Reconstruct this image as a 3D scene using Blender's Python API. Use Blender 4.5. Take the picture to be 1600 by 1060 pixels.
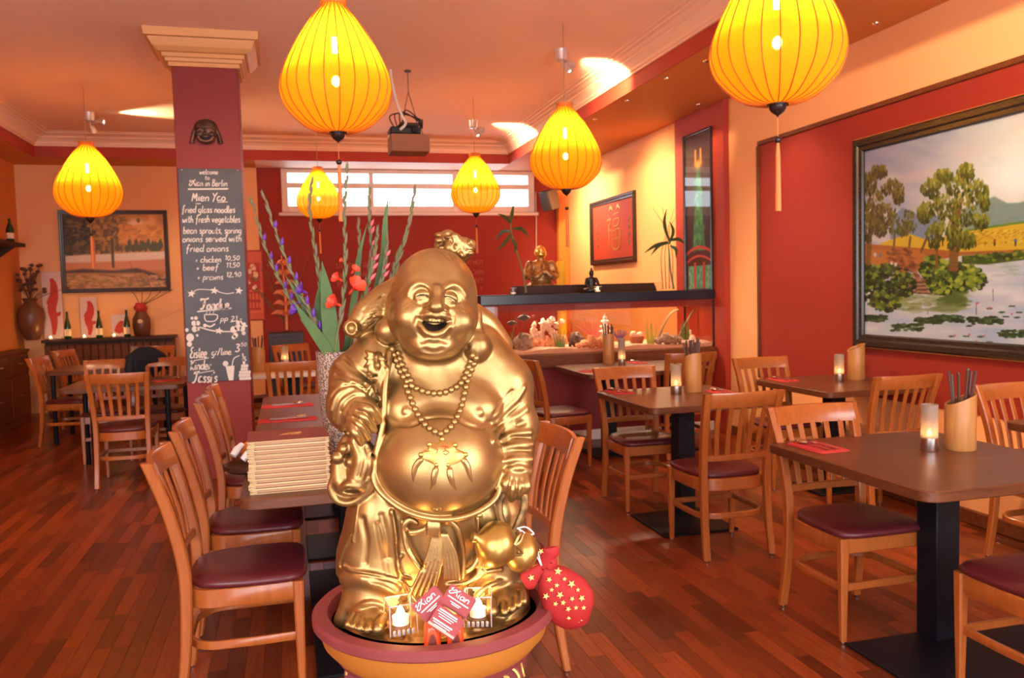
import bpy, bmesh, math, random
import numpy as np
from mathutils import Vector, Matrix

for o in list(bpy.data.objects):
    bpy.data.objects.remove(o)
sc = bpy.context.scene
col = sc.collection
PI = math.pi
random.seed(7)

# ------------------------------------------------------------------ camera
FPX, YAW, PITCH, ROLL, CAMH = 1300.0, 0.261469, 0.0590941, -0.0254253, 1.5
_cy, _sy, _cp, _sp, _cr, _sr = math.cos(YAW), math.sin(YAW), math.cos(PITCH), math.sin(PITCH), math.cos(ROLL), math.sin(ROLL)
_F = Vector((_sy*_cp, _cy*_cp, -_sp)); _R0 = Vector((_cy, -_sy, 0)); _U0 = _R0.cross(_F)
CR = _R0*_cr + _U0*_sr
CU = _U0*_cr - _R0*_sr
CB = -_F
cam_data = bpy.data.cameras.new('camera')
cam = bpy.data.objects.new('camera', cam_data)
col.objects.link(cam)
cam.matrix_world = Matrix(((CR.x, CU.x, CB.x, 0), (CR.y, CU.y, CB.y, 0), (CR.z, CU.z, CB.z, CAMH), (0, 0, 0, 1)))
cam_data.sensor_width = 36.0
cam_data.lens = 36.0*FPX/1600.0
cam_data.clip_start = 0.05
cam_data.clip_end = 100
cam_data.dof.use_dof = True
cam_data.dof.focus_distance = 1.85
cam_data.dof.aperture_fstop = 9.0
sc.camera = cam

def ray(px, py):
    return CR*((px-800)/FPX) + CU*(-(py-530)/FPX) - CB
def atY(px, py, Y):
    d = ray(px, py); return Vector((0, 0, CAMH)) + d*(Y/d.y)
def atX(px, py, X):
    d = ray(px, py); return Vector((0, 0, CAMH)) + d*(X/d.x)
def atZ(px, py, Z):
    d = ray(px, py); return Vector((0, 0, CAMH)) + d*((Z-CAMH)/d.z)

# ------------------------------------------------------------------ world, exposure, big lights
world = bpy.data.worlds.new('world'); sc.world = world
world.use_nodes = True
_bg = world.node_tree.nodes['Background']
_bg.inputs[0].default_value = (0.80, 0.90, 1.0, 1)
_bg.inputs[1].default_value = 4.5
sc.view_settings.view_transform = 'Standard'
sc.view_settings.look = 'None'
sc.view_settings.gamma = 1.0
sc.view_settings.use_curve_mapping = False
sc.view_settings.exposure = 0.62

def light(name, kind, loc, energy, color, target=None, size=0.1, size_y=None, spot=None, blend=0.4):
    d = bpy.data.lights.new(name, kind)
    d.energy = energy; d.color = color
    if kind == 'AREA':
        d.shape = 'RECTANGLE'; d.size = size; d.size_y = size_y or size
    else:
        d.shadow_soft_size = size
    if kind == 'SPOT':
        d.spot_size = spot; d.spot_blend = blend
    o = bpy.data.objects.new(name, d); col.objects.link(o)
    o.location = loc
    if target is not None:
        o.rotation_euler = (Vector(target)-Vector(loc)).to_track_quat('-Z', 'Y').to_euler()
    return o

DAY = (1.0, 0.93, 0.86)
light('shop_window_daylight_west', 'AREA', (-2.45, -0.55, 1.75), 42, DAY, (-1.6, 4, 1.1), 2.0, 2.0)
light('shop_window_daylight_east', 'AREA', (2.85, -0.55, 1.75), 55, DAY, (2.2, 4, 1.1), 2.2, 2.0)
light('shop_door_daylight', 'AREA', (0.2, -0.55, 1.35), 7, DAY, (0.2, 4, 0.9), 1.3, 2.4)

# ------------------------------------------------------------------ helpers
def nrm(v):
    v = np.asarray(v, float); return v/max(np.linalg.norm(v), 1e-9)

class MB:
    """collects pieces and links them as ONE mesh object"""
    def __init__(s): s.v = []; s.f = []; s.m = []
    def add(s, verts, faces, mi=0):
        n = len(s.v)
        s.v.extend([tuple(map(float, p)) for p in verts])
        s.f.extend([tuple(i+n for i in f) for f in faces])
        s.m.extend([mi]*len(faces))
        return s
    def box(s, c, d, bev=0.0, rz=0.0, mi=0, M=None):
        x, y, z = d[0]/2, d[1]/2, d[2]/2
        if bev <= 0:
            v = [(sx*x, sy*y, sz*z) for sx in (-1, 1) for sy in (-1, 1) for sz in (-1, 1)]
            f = [(0, 1, 3, 2), (4, 6, 7, 5), (0, 4, 5, 1), (2, 3, 7, 6), (0, 2, 6, 4), (1, 5, 7, 3)]
        else:
            b = min(bev, x*.99, y*.99, z*.99)
            v = []; f = []
            idx = {}
            for sx in (-1, 1):
                for sy in (-1, 1):
                    for sz in (-1, 1):
                        for a in range(3):
                            p = [sx*(x-b), sy*(y-b), sz*(z-b)]
                            p[a] = (sx*x, sy*y, sz*z)[a]
                            idx[(sx, sy, sz, a)] = len(v); v.append(tuple(p))
            I = lambda *k: idx[k]
            for a in range(3):
                o1, o2 = (a+1) % 3, (a+2) % 3
                for sg in (-1, 1):
                    q = []
                    for s1, s2 in ((-1, -1), (1, -1), (1, 1), (-1, 1)):
                        k = [0, 0, 0]; k[a] = sg; k[o1] = s1; k[o2] = s2
                        q.append(I(k[0], k[1], k[2], a))
                    f.append(tuple(q if sg > 0 else q[::-1]))
            for a in range(3):
                o1, o2 = (a+1) % 3, (a+2) % 3
                for s1 in (-1, 1):
                    for s2 in (-1, 1):
                        k0 = [0, 0, 0]; k0[a] = -1; k0[o1] = s1; k0[o2] = s2
                        k1 = list(k0); k1[a] = 1
                        q = [I(*k0, o1), I(*k1, o1), I(*k1, o2), I(*k0, o2)]
                        f.append(tuple(q))
            for sx in (-1, 1):
                for sy in (-1, 1):
                    for sz in (-1, 1):
                        f.append((I(sx, sy, sz, 0), I(sx, sy, sz, 1), I(sx, sy, sz, 2)))
        if M is not None:
            v = [tuple(M @ Vector(p)) for p in v]
        cz, sz_ = math.cos(rz), math.sin(rz)
        v = [(c[0]+p[0]*cz-p[1]*sz_, c[1]+p[0]*sz_+p[1]*cz, c[2]+p[2]) for p in v]
        return s.add(v, f, mi)
    def loft(s, rings, closed=True, cap=True, loop=False, mi=0):
        """rings: list of equal-length point lists; closed: each ring is a closed curve; loop: the last ring joins the first"""
        n = len(rings[0]); v = [p for r in rings for p in r]; f = []
        R = len(rings)
        for i in range(R if loop else R-1):
            i2 = (i+1) % R
            for j in range(n if closed else n-1):
                j2 = (j+1) % n
                f.append((i*n+j, i*n+j2, i2*n+j2, i2*n+j))
        if cap and not loop and closed:
            f.append(tuple(range(n))[::-1]); f.append(tuple((R-1)*n+j for j in range(n)))
        return s.add(v, f, mi)
    def tube(s, path, r, n=8, cap=True, sec=None, loop=False, up=(0, 0, 1), mi=0):
        """path swept with a round section of radius r (number or per-point list) or with a section sec [(a,b)...] (a sideways, b along up)"""
        P = np.asarray(path, float); N = len(P)
        rr = np.full(N, r, float) if np.isscalar(r) else np.asarray(r, float)
        T = np.zeros_like(P)
        for i in range(N):
            if loop: T[i] = nrm(P[(i+1) % N]-P[i-1])
            else: T[i] = nrm(P[min(i+1, N-1)]-P[max(i-1, 0)])
        rings = []
        u = np.asarray(up, float)
        if sec is None:
            u0 = u if abs(np.dot(T[0], u)) < .9 else np.array([1., 0, 0])
            a = nrm(np.cross(T[0], u0))
            for i in range(N):
                a = nrm(a-np.dot(a, T[i])*T[i]); b = np.cross(T[i], a)
                rings.append([P[i]+rr[i]*(math.cos(2*PI*k/n)*a+math.sin(2*PI*k/n)*b) for k in range(n)])
        else:
            for i in range(N):
                a = nrm(np.cross(T[i], u)); b = np.cross(a, T[i])
                rings.append([P[i]+rr[i]*(q[0]*a+q[1]*b) for q in sec])
        return s.loft(rings, True, cap, loop, mi)
    def lathe(s, prof, n=24, c=(0, 0, 0), mi=0, ang=2*PI, sx=1.0, sy=1.0):
        """prof: [(r, z)...] bottom to top"""
        full = abs(ang-2*PI) < 1e-6
        m = n if full else n+1
        v = []; f = []
        for (r, z) in prof:
            for k in range(m):
                t = ang*k/n
                v.append((c[0]+sx*r*math.cos(t), c[1]+sy*r*math.sin(t), c[2]+z))
        L = len(prof)
        for i in range(L-1):
            for k in range(n):
                k2 = (k+1) % m
                f.append((i*m+k, i*m+k2, (i+1)*m+k2, (i+1)*m+k))
        if full:
            if prof[0][0] > 1e-5: f.append(tuple(range(m))[::-1])
            if prof[-1][0] > 1e-5: f.append(tuple((L-1)*m+k for k in range(m)))
        return s.add(v, f, mi)
    def ball(s, c, r, n=12, k=8, mi=0, M=None):
        r = (r, r, r) if np.isscalar(r) else r
        v = []; f = []
        for i in range(1, k):
            t = PI*i/k
            for j in range(n):
                p = 2*PI*j/n
                v.append((r[0]*math.sin(t)*math.cos(p), r[1]*math.sin(t)*math.sin(p), -r[2]*math.cos(t)))
        a = len(v); v.append((0, 0, -r[2])); v.append((0, 0, r[2]))
        for i in range(k-2):
            for j in range(n):
                j2 = (j+1) % n
                f.append((i*n+j, i*n+j2, (i+1)*n+j2, (i+1)*n+j))
        for j in range(n):
            j2 = (j+1) % n
            f.append((a, j2, j)); f.append((a+1, (k-2)*n+j, (k-2)*n+j2))
        if M is not None: v = [tuple(M @ Vector(p)) for p in v]
        v = [(c[0]+p[0], c[1]+p[1], c[2]+p[2]) for p in v]
        return s.add(v, f, mi)
    def prism(s, poly, z0, z1, mi=0, M=None, c=(0, 0, 0)):
        n = len(poly)
        v = [(p[0], p[1], z0) for p in poly]+[(p[0], p[1], z1) for p in poly]
        if M is not None: v = [tuple(M @ Vector(p)) for p in v]
        v = [(c[0]+p[0], c[1]+p[1], c[2]+p[2]) for p in v]
        f = [tuple(range(n))[::-1], tuple(range(n, 2*n))]+[(i, (i+1) % n, n+(i+1) % n, n+i) for i in range(n)]
        return s.add(v, f, mi)
    def mesh(s, name, mats, smooth=40):
        me = bpy.data.meshes.new(name)
        me.from_pydata(s.v, [], s.f)
        me.validate()
        bm = bmesh.new(); bm.from_mesh(me)
        bmesh.ops.recalc_face_normals(bm, faces=bm.faces)
        bm.to_mesh(me); bm.free()
        if not isinstance(mats, (list, tuple)): mats = [mats]
        for m in mats: me.materials.append(m)
        if len(mats) > 1 and len(me.polygons) == len(s.m):
            me.polygons.foreach_set('material_index', s.m)
        if smooth:
            me.shade_smooth(); me.set_sharp_from_angle(angle=math.radians(smooth))
        me.update()
        return me
    def build(s, name, mats, parent=None, smooth=40, loc=None, rz=None):
        o = bpy.data.objects.new(name, s.mesh(name, mats, smooth))
        col.objects.link(o)
        if parent is not None: o.parent = parent
        if loc is not None: o.location = loc
        if rz is not None: o.rotation_euler[2] = rz
        return o

def tag(o, label=None, cat=None, group=None, kind=None):
    if label: o['label'] = label
    if cat: o['category'] = cat
    if group: o['group'] = group
    if kind: o['kind'] = kind
    return o
def empty(name, loc=(0, 0, 0), rz=0.0):
    o = bpy.data.objects.new(name, None); col.objects.link(o)
    o.location = loc; o.rotation_euler[2] = rz; o.empty_display_size = .1
    return o
def inst(name, me, parent=None, loc=(0, 0, 0), rot=(0, 0, 0), scale=None):
    o = bpy.data.objects.new(name, me); col.objects.link(o)
    if parent is not None: o.parent = parent
    o.location = loc; o.rotation_euler = rot
    if scale: o.scale = scale
    return o
def copy_tree(o, parent=None):
    c = o.copy(); col.objects.link(c)
    if parent is not None: c.parent = parent
    for ch in [x for x in o.children]:
        copy_tree(ch, c)
    return c
def catmull(pts, k=6, closed=False):
    P = [np.asarray(p, float) for p in pts]; n = len(P); out = []
    segs = n if closed else n-1
    for i in range(segs):
        p0 = P[(i-1) % n] if closed or i > 0 else P[0]*2-P[1]
        p1, p2 = P[i], P[(i+1) % n]
        p3 = P[(i+2) % n] if closed or i+2 < n else P[-1]*2-P[-2]
        for j in range(k):
            t = j/k
            out.append(.5*((2*p1)+(-p0+p2)*t+(2*p0-5*p1+4*p2-p3)*t*t+(-p0+3*p1-3*p2+p3)*t**3))
    if not closed: out.append(P[-1])
    return out

# ------------------------------------------------------------------ materials
def srgb(r, g, b):
    f = lambda c: ((c/255+.055)/1.055)**2.4 if c/255 > .04045 else c/255/12.92
    return (f(r), f(g), f(b))
def mat(name, color=(.8, .8, .8), rough=.5, metal=0., spec=.5, emit=None, estr=0., trans=0., ior=1.45, coat=0., alpha=1.,
        noise=None, bump=None, sss=0.):
    """noise: (scale, amount, (r,g,b) second colour); bump: (scale, strength)"""
    m = bpy.data.materials.new(name); m.use_nodes = True
    nt = m.node_tree; b = nt.nodes['Principled BSDF']
    b.inputs['Base Color'].default_value = (*color, 1)
    b.inputs['Roughness'].default_value = rough
    b.inputs['Metallic'].default_value = metal
    b.inputs['Specular IOR Level'].default_value = spec
    b.inputs['IOR'].default_value = ior
    b.inputs['Transmission Weight'].default_value = trans
    b.inputs['Coat Weight'].default_value = coat
    b.inputs['Alpha'].default_value = alpha
    if emit: b.inputs['Emission Color'].default_value = (*emit, 1); b.inputs['Emission Strength'].default_value = estr
    if noise or bump:
        tc = nt.nodes.new('ShaderNodeTexCoord')
    if noise:
        n = nt.nodes.new('ShaderNodeTexNoise'); n.inputs['Scale'].default_value = noise[0]; n.inputs['Detail'].default_value = 4
        nt.links.new(tc.outputs['Object'], n.inputs['Vector'])
        r = nt.nodes.new('ShaderNodeMapRange'); r.inputs[1].default_value = .35; r.inputs[2].default_value = .65
        r.inputs[3].default_value = 0; r.inputs[4].default_value = noise[1]
        nt.links.new(n.outputs['Fac'], r.inputs[0])
        mx = nt.nodes.new('ShaderNodeMix'); mx.data_type = 'RGBA'
        mx.inputs[6].default_value = (*color, 1); mx.inputs[7].default_value = (*noise[2], 1)
        nt.links.new(r.outputs[0], mx.inputs[0]); nt.links.new(mx.outputs[2], b.inputs['Base Color'])
    if bump:
        n2 = nt.nodes.new('ShaderNodeTexNoise'); n2.inputs['Scale'].default_value = bump[0]; n2.inputs['Detail'].default_value = 3
        nt.links.new(tc.outputs['Object'], n2.inputs['Vector'])
        bp = nt.nodes.new('ShaderNodeBump'); bp.inputs['Strength'].default_value = bump[1]; bp.inputs['Distance'].default_value = .004
        nt.links.new(n2.outputs['Fac'], bp.inputs['Height']); nt.links.new(bp.outputs[0], b.inputs['Normal'])
    return m
def wood(name, c1, c2, rough=.35, scale=(3, 3, 30), spec=.5, coat=0., rand=0.0):
    """grain: noise stretched along one axis (small scale value = along the grain); rand: brightness varies per object / per island"""
    m = bpy.data.materials.new(name); m.use_nodes = True
    nt = m.node_tree; b = nt.nodes['Principled BSDF']; N = nt.nodes.new; L = nt.links.new
    b.inputs['Roughness'].default_value = rough; b.inputs['Specular IOR Level'].default_value = spec
    b.inputs['Coat Weight'].default_value = coat; b.inputs['Coat Roughness'].default_value = .15
    tc = N('ShaderNodeTexCoord'); mp = N('ShaderNodeMapping'); mp.inputs['Scale'].default_value = scale
    L(tc.outputs['Object'], mp.inputs['Vector'])
    n = N('ShaderNodeTexNoise'); n.inputs['Scale'].default_value = 4; n.inputs['Detail'].default_value = 5; n.inputs['Distortion'].default_value = .6
    L(mp.outputs[0], n.inputs['Vector'])
    mx = N('ShaderNodeMix'); mx.data_type = 'RGBA'
    mx.inputs[6].default_value = (*c1, 1); mx.inputs[7].default_value = (*c2, 1)
    r = N('ShaderNodeMapRange'); r.inputs[1].default_value = .3; r.inputs[2].default_value = .7
    L(n.outputs['Fac'], r.inputs[0]); L(r.outputs[0], mx.inputs[0])
    out = mx.outputs[2]
    if rand:
        oi = N('ShaderNodeObjectInfo'); g = N('ShaderNodeNewGeometry'); ad = N('ShaderNodeMath'); ad.operation = 'ADD'
        L(oi.outputs['Random'], ad.inputs[0]); L(g.outputs['Random Per Island'], ad.inputs[1])
        fr = N('ShaderNodeMath'); fr.operation = 'FRACT'; L(ad.outputs[0], fr.inputs[0])
        mr = N('ShaderNodeMapRange'); mr.inputs[3].default_value = 1-rand; mr.inputs[4].default_value = 1+rand*.6
        L(fr.outputs[0], mr.inputs[0])
        vm = N('ShaderNodeVectorMath'); vm.operation = 'SCALE'; L(out, vm.inputs[0]); L(mr.outputs[0], vm.inputs['Scale'])
        out = vm.outputs[0]
        ofs = N('ShaderNodeVectorMath'); ofs.operation = 'SCALE'; ofs.inputs[0].default_value = (7, 13, 5); L(fr.outputs[0], ofs.inputs['Scale'])
        L(ofs.outputs[0], mp.inputs['Location'])
    L(out, b.inputs['Base Color'])
    bp = N('ShaderNodeBump'); bp.inputs['Strength'].default_value = .08; bp.inputs['Distance'].default_value = .002
    L(n.outputs['Fac'], bp.inputs['Height']); L(bp.outputs[0], b.inputs['Normal'])
    return m
def glass(name, color=(1, 1, 1), rough=.0, clear=1.0):
    """thin pane: mostly clear with a glossy coat (cheap, no caustics)"""
    m = bpy.data.materials.new(name); m.use_nodes = True
    nt = m.node_tree; N = nt.nodes.new; L = nt.links.new
    nt.nodes.remove(nt.nodes['Principled BSDF']); out = nt.nodes['Material Output']
    t = N('ShaderNodeBsdfTransparent'); t.inputs[0].default_value = (*color, 1)
    g = N('ShaderNodeBsdfGlossy'); g.inputs['Roughness'].default_value = rough
    fr = N('ShaderNodeFresnel'); fr.inputs[0].default_value = 1.45
    ge = N('ShaderNodeNewGeometry'); iv = N('ShaderNodeMath'); iv.operation = 'SUBTRACT'; iv.inputs[0].default_value = 1; L(ge.outputs['Backfacing'], iv.inputs[1])
    mu = N('ShaderNodeMath'); mu.operation = 'MULTIPLY'; L(fr.outputs[0], mu.inputs[0]); L(iv.outputs[0], mu.inputs[1])      # the reflection sits on the outer face only
    mx = N('ShaderNodeMixShader'); L(mu.outputs[0], mx.inputs[0]); L(t.outputs[0], mx.inputs[1]); L(g.outputs[0], mx.inputs[2])
    if clear < 1:
        d = N('ShaderNodeBsdfDiffuse'); d.inputs[0].default_value = (*color, 1)
        tl = N('ShaderNodeBsdfTranslucent'); tl.inputs[0].default_value = (*color, 1)
        m2 = N('ShaderNodeMixShader'); m2.inputs[0].default_value = .5; L(d.outputs[0], m2.inputs[1]); L(tl.outputs[0], m2.inputs[2])
        m3 = N('ShaderNodeMixShader'); m3.inputs[0].default_value = clear; L(m2.outputs[0], m3.inputs[1]); L(mx.outputs[0], m3.inputs[2])
        L(m3.outputs[0], out.inputs[0])
    else:
        L(mx.outputs[0], out.inputs[0])
    return m

M = {}
M['ceiling'] = mat('ceiling_paint', (.90, .60, .44), .8)
M['cornice'] = mat('cornice_paint', (.86, .58, .42), .6)
M['capital'] = mat('golden_capital_paint', (.66, .33, .12), .55)
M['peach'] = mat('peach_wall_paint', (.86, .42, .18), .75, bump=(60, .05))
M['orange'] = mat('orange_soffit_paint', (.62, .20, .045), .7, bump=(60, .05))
M['red'] = mat('red_wall_paint', (.29, .021, .009), .7, bump=(60, .06))
M['fascia'] = mat('red_fascia_paint', (.38, .035, .015), .6)
M['darkred'] = mat('dark_red_paint', (.22, .018, .016), .6, bump=(60, .05))
M['chairwood'] = wood('honey_beech_varnish', (.400, .108, .021), (.320, .078, .013), .28, (14, 14, 2), .5, .3)
M['tablewood'] = wood('walnut_stained_table', (.150, .046, .015), (.090, .025, .009), .36, (2, 16, 16), .4, .1)
M['floorwood'] = wood('cherry_parquet', (.250, .046, .009), (.150, .022, .005), .36, (22, 1.6, 8), .32, .12, rand=.58)
M['darkwood'] = wood('dark_brown_wood', (.065, .021, .008), (.040, .013, .006), .5, (14, 14, 2), .25)
M['beamwood'] = wood('brown_beam_wood', (.19, .056, .018), (.11, .030, .010), .5, (1.5, 14, 14), .2)
M['vinyl'] = mat('burgundy_vinyl', (.095, .012, .016), .33, bump=(300, .08))
M['blackmetal'] = mat('black_powder_coat', (.007, .007, .011), .45, spec=.22)
M['steel'] = mat('steel', (.62, .58, .55), .25, 1.)
M['black'] = mat('black_plastic', (.012, .012, .014), .4)
M['white'] = mat('white_plastic', (.75, .70, .66), .4)
M['darkgap'] = mat('dark_underlay', (.03, .012, .008), .8)
# ------------------------------------------------------------------ a small solid modeller: distance fields blended on a grid
def sdf_grid(lo, hi, vox):
    global gx, gy, gz, G, VOX
    VOX = vox
    gx, gy, gz = (np.arange(a, b, vox, dtype=np.float32) for a, b in zip(lo, hi))
    G = np.full((len(gx), len(gy), len(gz)), .2, np.float32)
def _sl(lo, hi):
    s = []
    for g, a, b in zip((gx, gy, gz), lo, hi):
        i0 = max(0, int((a-g[0])/VOX)-1); i1 = min(len(g), int((b-g[0])/VOX)+3)
        if i1 <= i0: return None
        s.append(slice(i0, i1))
    return tuple(s)
def _grid(s):
    return gx[s[0]][:, None, None], gy[s[1]][None, :, None], gz[s[2]][None, None, :]
def _comb(s, d, mode, k):
    a = G[s]
    if mode == 'add':
        if k > 0:
            h = np.clip(.5+.5*(a-d)/k, 0, 1); G[s] = a*(1-h)+d*h-k*h*(1-h)
        else: G[s] = np.minimum(a, d)
    else:
        if k > 0:
            h = np.clip(.5-.5*(a+d)/k, 0, 1); G[s] = a*(1-h)-d*h+k*h*(1-h)
        else: G[s] = np.maximum(a, -d)
def ell(c, r, mode='add', k=.012, rot=None):
    """ellipsoid, radii r along the axes of rot (3x3, columns the axes)"""
    c = np.asarray(c, float); r = np.asarray(r, float); R = max(r)
    m = R+k+.012 if rot is not None else r+k+.012
    s = _sl(c-m, c+m)
    if s is None: return
    x, y, z = _grid(s); x = x-np.float32(c[0]); y = y-np.float32(c[1]); z = z-np.float32(c[2])
    if rot is not None:
        Q = np.asarray(rot, np.float32)
        x, y, z = (Q[0, i]*x+Q[1, i]*y+Q[2, i]*z for i in range(3))
    k0 = np.sqrt((x/r[0])**2+(y/r[1])**2+(z/r[2])**2)
    k1 = np.sqrt((x/r[0]**2)**2+(y/r[1]**2)**2+(z/r[2]**2)**2)+1e-6
    _comb(s, (k0*(k0-1)/k1).astype(np.float32), mode, k)
def cap(a, b, ra, rb=None, mode='add', k=.008):
    a = np.asarray(a, float); b = np.asarray(b, float); rb = ra if rb is None else rb
    m = max(ra, rb)+k+.008
    s = _sl(np.minimum(a, b)-m, np.maximum(a, b)+m)
    if s is None: return
    x, y, z = _grid(s); d = (b-a).astype(np.float32); L = float(d@d)+1e-9
    px_, py_, pz_ = x-np.float32(a[0]), y-np.float32(a[1]), z-np.float32(a[2])
    t = np.clip((px_*d[0]+py_*d[1]+pz_*d[2])/L, 0, 1)
    q = np.sqrt((px_-t*d[0])**2+(py_-t*d[1])**2+(pz_-t*d[2])**2)-(ra+(rb-ra)*t)
    _comb(s, q.astype(np.float32), mode, k)
def line(pts, r, mode='add', k=.006, n=5):
    """smooth tube through points (x,y,z); r a number or one per point; blended in once as a whole"""
    P = catmull(pts, n) if len(pts) > 2 else [np.asarray(p, float) for p in pts]
    N = len(P)
    rr = np.full(N, r) if np.isscalar(r) else np.interp(np.linspace(0, 1, N), np.linspace(0, 1, len(r)), r)
    A = np.array(P); m = max(rr)+k+.008
    s = _sl(A.min(0)-m, A.max(0)+m)
    if s is None: return
    x, y, z = _grid(s); D = np.full(G[s].shape, .2, np.float32)
    for i in range(N-1):
        a, b = A[i], A[i+1]
        q = _sl(np.minimum(a, b)-m, np.maximum(a, b)+m)
        if q is None: continue
        x, y, z = _grid(q); d = (b-a).astype(np.float32); L = float(d@d)+1e-9
        u, v, w = x-np.float32(a[0]), y-np.float32(a[1]), z-np.float32(a[2])
        t = np.clip((u*d[0]+v*d[1]+w*d[2])/L, 0, 1)
        e = np.sqrt((u-t*d[0])**2+(v-t*d[1])**2+(w-t*d[2])**2)-(rr[i]+(rr[i+1]-rr[i])*t)
        o = tuple(slice(q[j].start-s[j].start, q[j].stop-s[j].start) for j in range(3))
        D[o] = np.minimum(D[o], e.astype(np.float32))
    _comb(s, D, mode, k)
def surface_nets(F, ox, oy, oz, h):
    nx, ny, nz = F.shape
    ins = F < 0
    cnt = np.zeros((nx-1, ny-1, nz-1), np.uint8)
    for a in (0, 1):
        for b in (0, 1):
            for c in (0, 1):
                cnt += ins[a:nx-1+a, b:ny-1+b, c:nz-1+c]
    cells = np.argwhere((cnt > 0) & (cnt < 8))
    idx = np.full((nx-1, ny-1, nz-1), -1, np.int32)
    idx[cells[:, 0], cells[:, 1], cells[:, 2]] = np.arange(len(cells))
    acc = np.zeros((len(cells), 3)); num = np.zeros(len(cells))
    corners = [(a, b, c) for a in (0, 1) for b in (0, 1) for c in (0, 1)]
    val = {k: F[cells[:, 0]+k[0], cells[:, 1]+k[1], cells[:, 2]+k[2]] for k in corners}
    for k in corners:
        for ax in range(3):
            if k[ax] == 0:
                k2 = list(k); k2[ax] = 1; k2 = tuple(k2)
                v0, v1 = val[k], val[k2]
                cr = (v0 < 0) != (v1 < 0)
                t = np.where(cr, v0/np.where(cr, v0-v1, 1), 0)
                p = np.zeros((len(cells), 3)); p[:] = k
                p[:, ax] += t
                acc[cr] += p[cr]; num[cr] += 1
    V = (cells+acc/num[:, None])*h+np.array([ox, oy, oz])
    faces = []
    for ax in range(3):
        sl0 = [slice(None)]*3; sl1 = [slice(None)]*3
        sl0[ax] = slice(0, -1); sl1[ax] = slice(1, None)
        cr = ins[tuple(sl0)] != ins[tuple(sl1)]
        e = np.argwhere(cr)
        o1, o2 = (ax+1) % 3, (ax+2) % 3
        ok = (e[:, o1] > 0) & (e[:, o2] > 0) & (e[:, o1] < F.shape[o1]-1) & (e[:, o2] < F.shape[o2]-1)
        e = e[ok]
        q = []
        for d1, d2 in ((-1, -1), (0, -1), (0, 0), (-1, 0)):
            c = e.copy(); c[:, o1] += d1; c[:, o2] += d2
            q.append(idx[c[:, 0], c[:, 1], c[:, 2]])
        q = np.stack(q, 1)
        flip = ~ins[e[:, 0], e[:, 1], e[:, 2]]
        q[flip] = q[flip][:, ::-1]
        faces.append(q)
    return V, np.concatenate(faces)

def np_mesh(name, V, Q, material):
    me = bpy.data.meshes.new(name)
    me.vertices.add(len(V)); me.vertices.foreach_set('co', V.astype(np.float32).ravel())
    me.loops.add(Q.size); me.loops.foreach_set('vertex_index', Q.astype(np.int32).ravel())
    me.polygons.add(len(Q)); me.polygons.foreach_set('loop_start', np.arange(0, Q.size, Q.shape[1], dtype=np.int32))
    me.update(calc_edges=True); me.validate()
    me.shade_smooth(); me.materials.append(material)
    return me

def sdf_mesh(name, material, flip=True, soften=True):
    """skin of the field; flip: y points to the front in the field and to the back in the mesh"""
    F = G.copy()
    if soften:
        F[1:-1, 1:-1, 1:-1] = (F[1:-1, 1:-1, 1:-1]*4+F[:-2, 1:-1, 1:-1]+F[2:, 1:-1, 1:-1]+F[1:-1, :-2, 1:-1]+F[1:-1, 2:, 1:-1]+F[1:-1, 1:-1, :-2]+F[1:-1, 1:-1, 2:])/10
    V, Q = surface_nets(F, gx[0], gy[0], gz[0], VOX)
    if flip: V[:, 1] *= -1; Q = Q[:, ::-1]
    return np_mesh(name, V, Q, material)
M['gold'] = mat('antique_gold_paint', (.43, .262, .098), .36, .85, noise=(9, .8, (.255, .142, .048)), bump=(160, .05))
M['goldbright'] = mat('bright_gold_paint', (.50, .31, .085), .32, .88, noise=(30, .6, (.38, .215, .05)))
M['goldaged'] = mat('aged_gold_paint', (.42, .25, .09), .45, .8, noise=(40, .9, (.12, .07, .035)))
# ------------------------------------------------------------------ the room
XL, XR, YB, YF = -3.42, 4.25, 12.4, -0.75
ZS, ZC = 3.315, 3.60                     # soffit, ceiling
TX0, TX1, TY1 = -3.0, 3.16, 11.7         # the raised ceiling field
def structure(name, mb, mats, parent=None, smooth=40):
    o = mb.build(name, mats, parent, smooth)
    if parent is None: o['kind'] = 'structure'
    return o
# floor: dark underlay, the parquet boards are its parts
fb = MB(); fb.box(((XL+XR)/2, (YB+YF)/2, -.065), (XR-XL+.3, YB-YF+.3, .1))
floor = structure('floor', fb, M['darkgap'])
BW, BLN = .071, .50
pl_meshes = []
for ln in (.40, .50, .60):
    b = MB(); b.box((0, 0, -.007), (BW-.0008, ln-.0008, .014), .0006)
    pl_meshes.append((ln, b.mesh('plank', M['floorwood'], 0)))
rng = random.Random(3)
rows = []
x = XL
Rinv = Matrix((CR, CU, CB))
def to_px(p):
    c = Rinv @ (Vector(p)-Vector((0, 0, CAMH)))
    if c.z > -.05: return None
    return 800+FPX*c.x/-c.z, 530-FPX*c.y/-c.z, -c.z
cands = []; others = []
while x < XR:
    y = YF-rng.random()*.4
    while y < YB:
        k = rng.randrange(3); ln = pl_meshes[k][0]
        cx0, cy0 = x+BW/2, y+ln/2
        q = to_px((cx0, cy0, 0))
        if q and -60 < q[0] < 1660 and -50 < q[1] < 1120 and cy0 > 1.0: cands.append((q[2], k, cx0, cy0))
        else: others.append((k, cx0, cy0))
        y += ln
    x += BW
cands.sort()
for d, k, cx0, cy0 in cands[:300]:
    inst('plank', pl_meshes[k][1], floor, (cx0, cy0, 0))
pm = MB()
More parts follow.
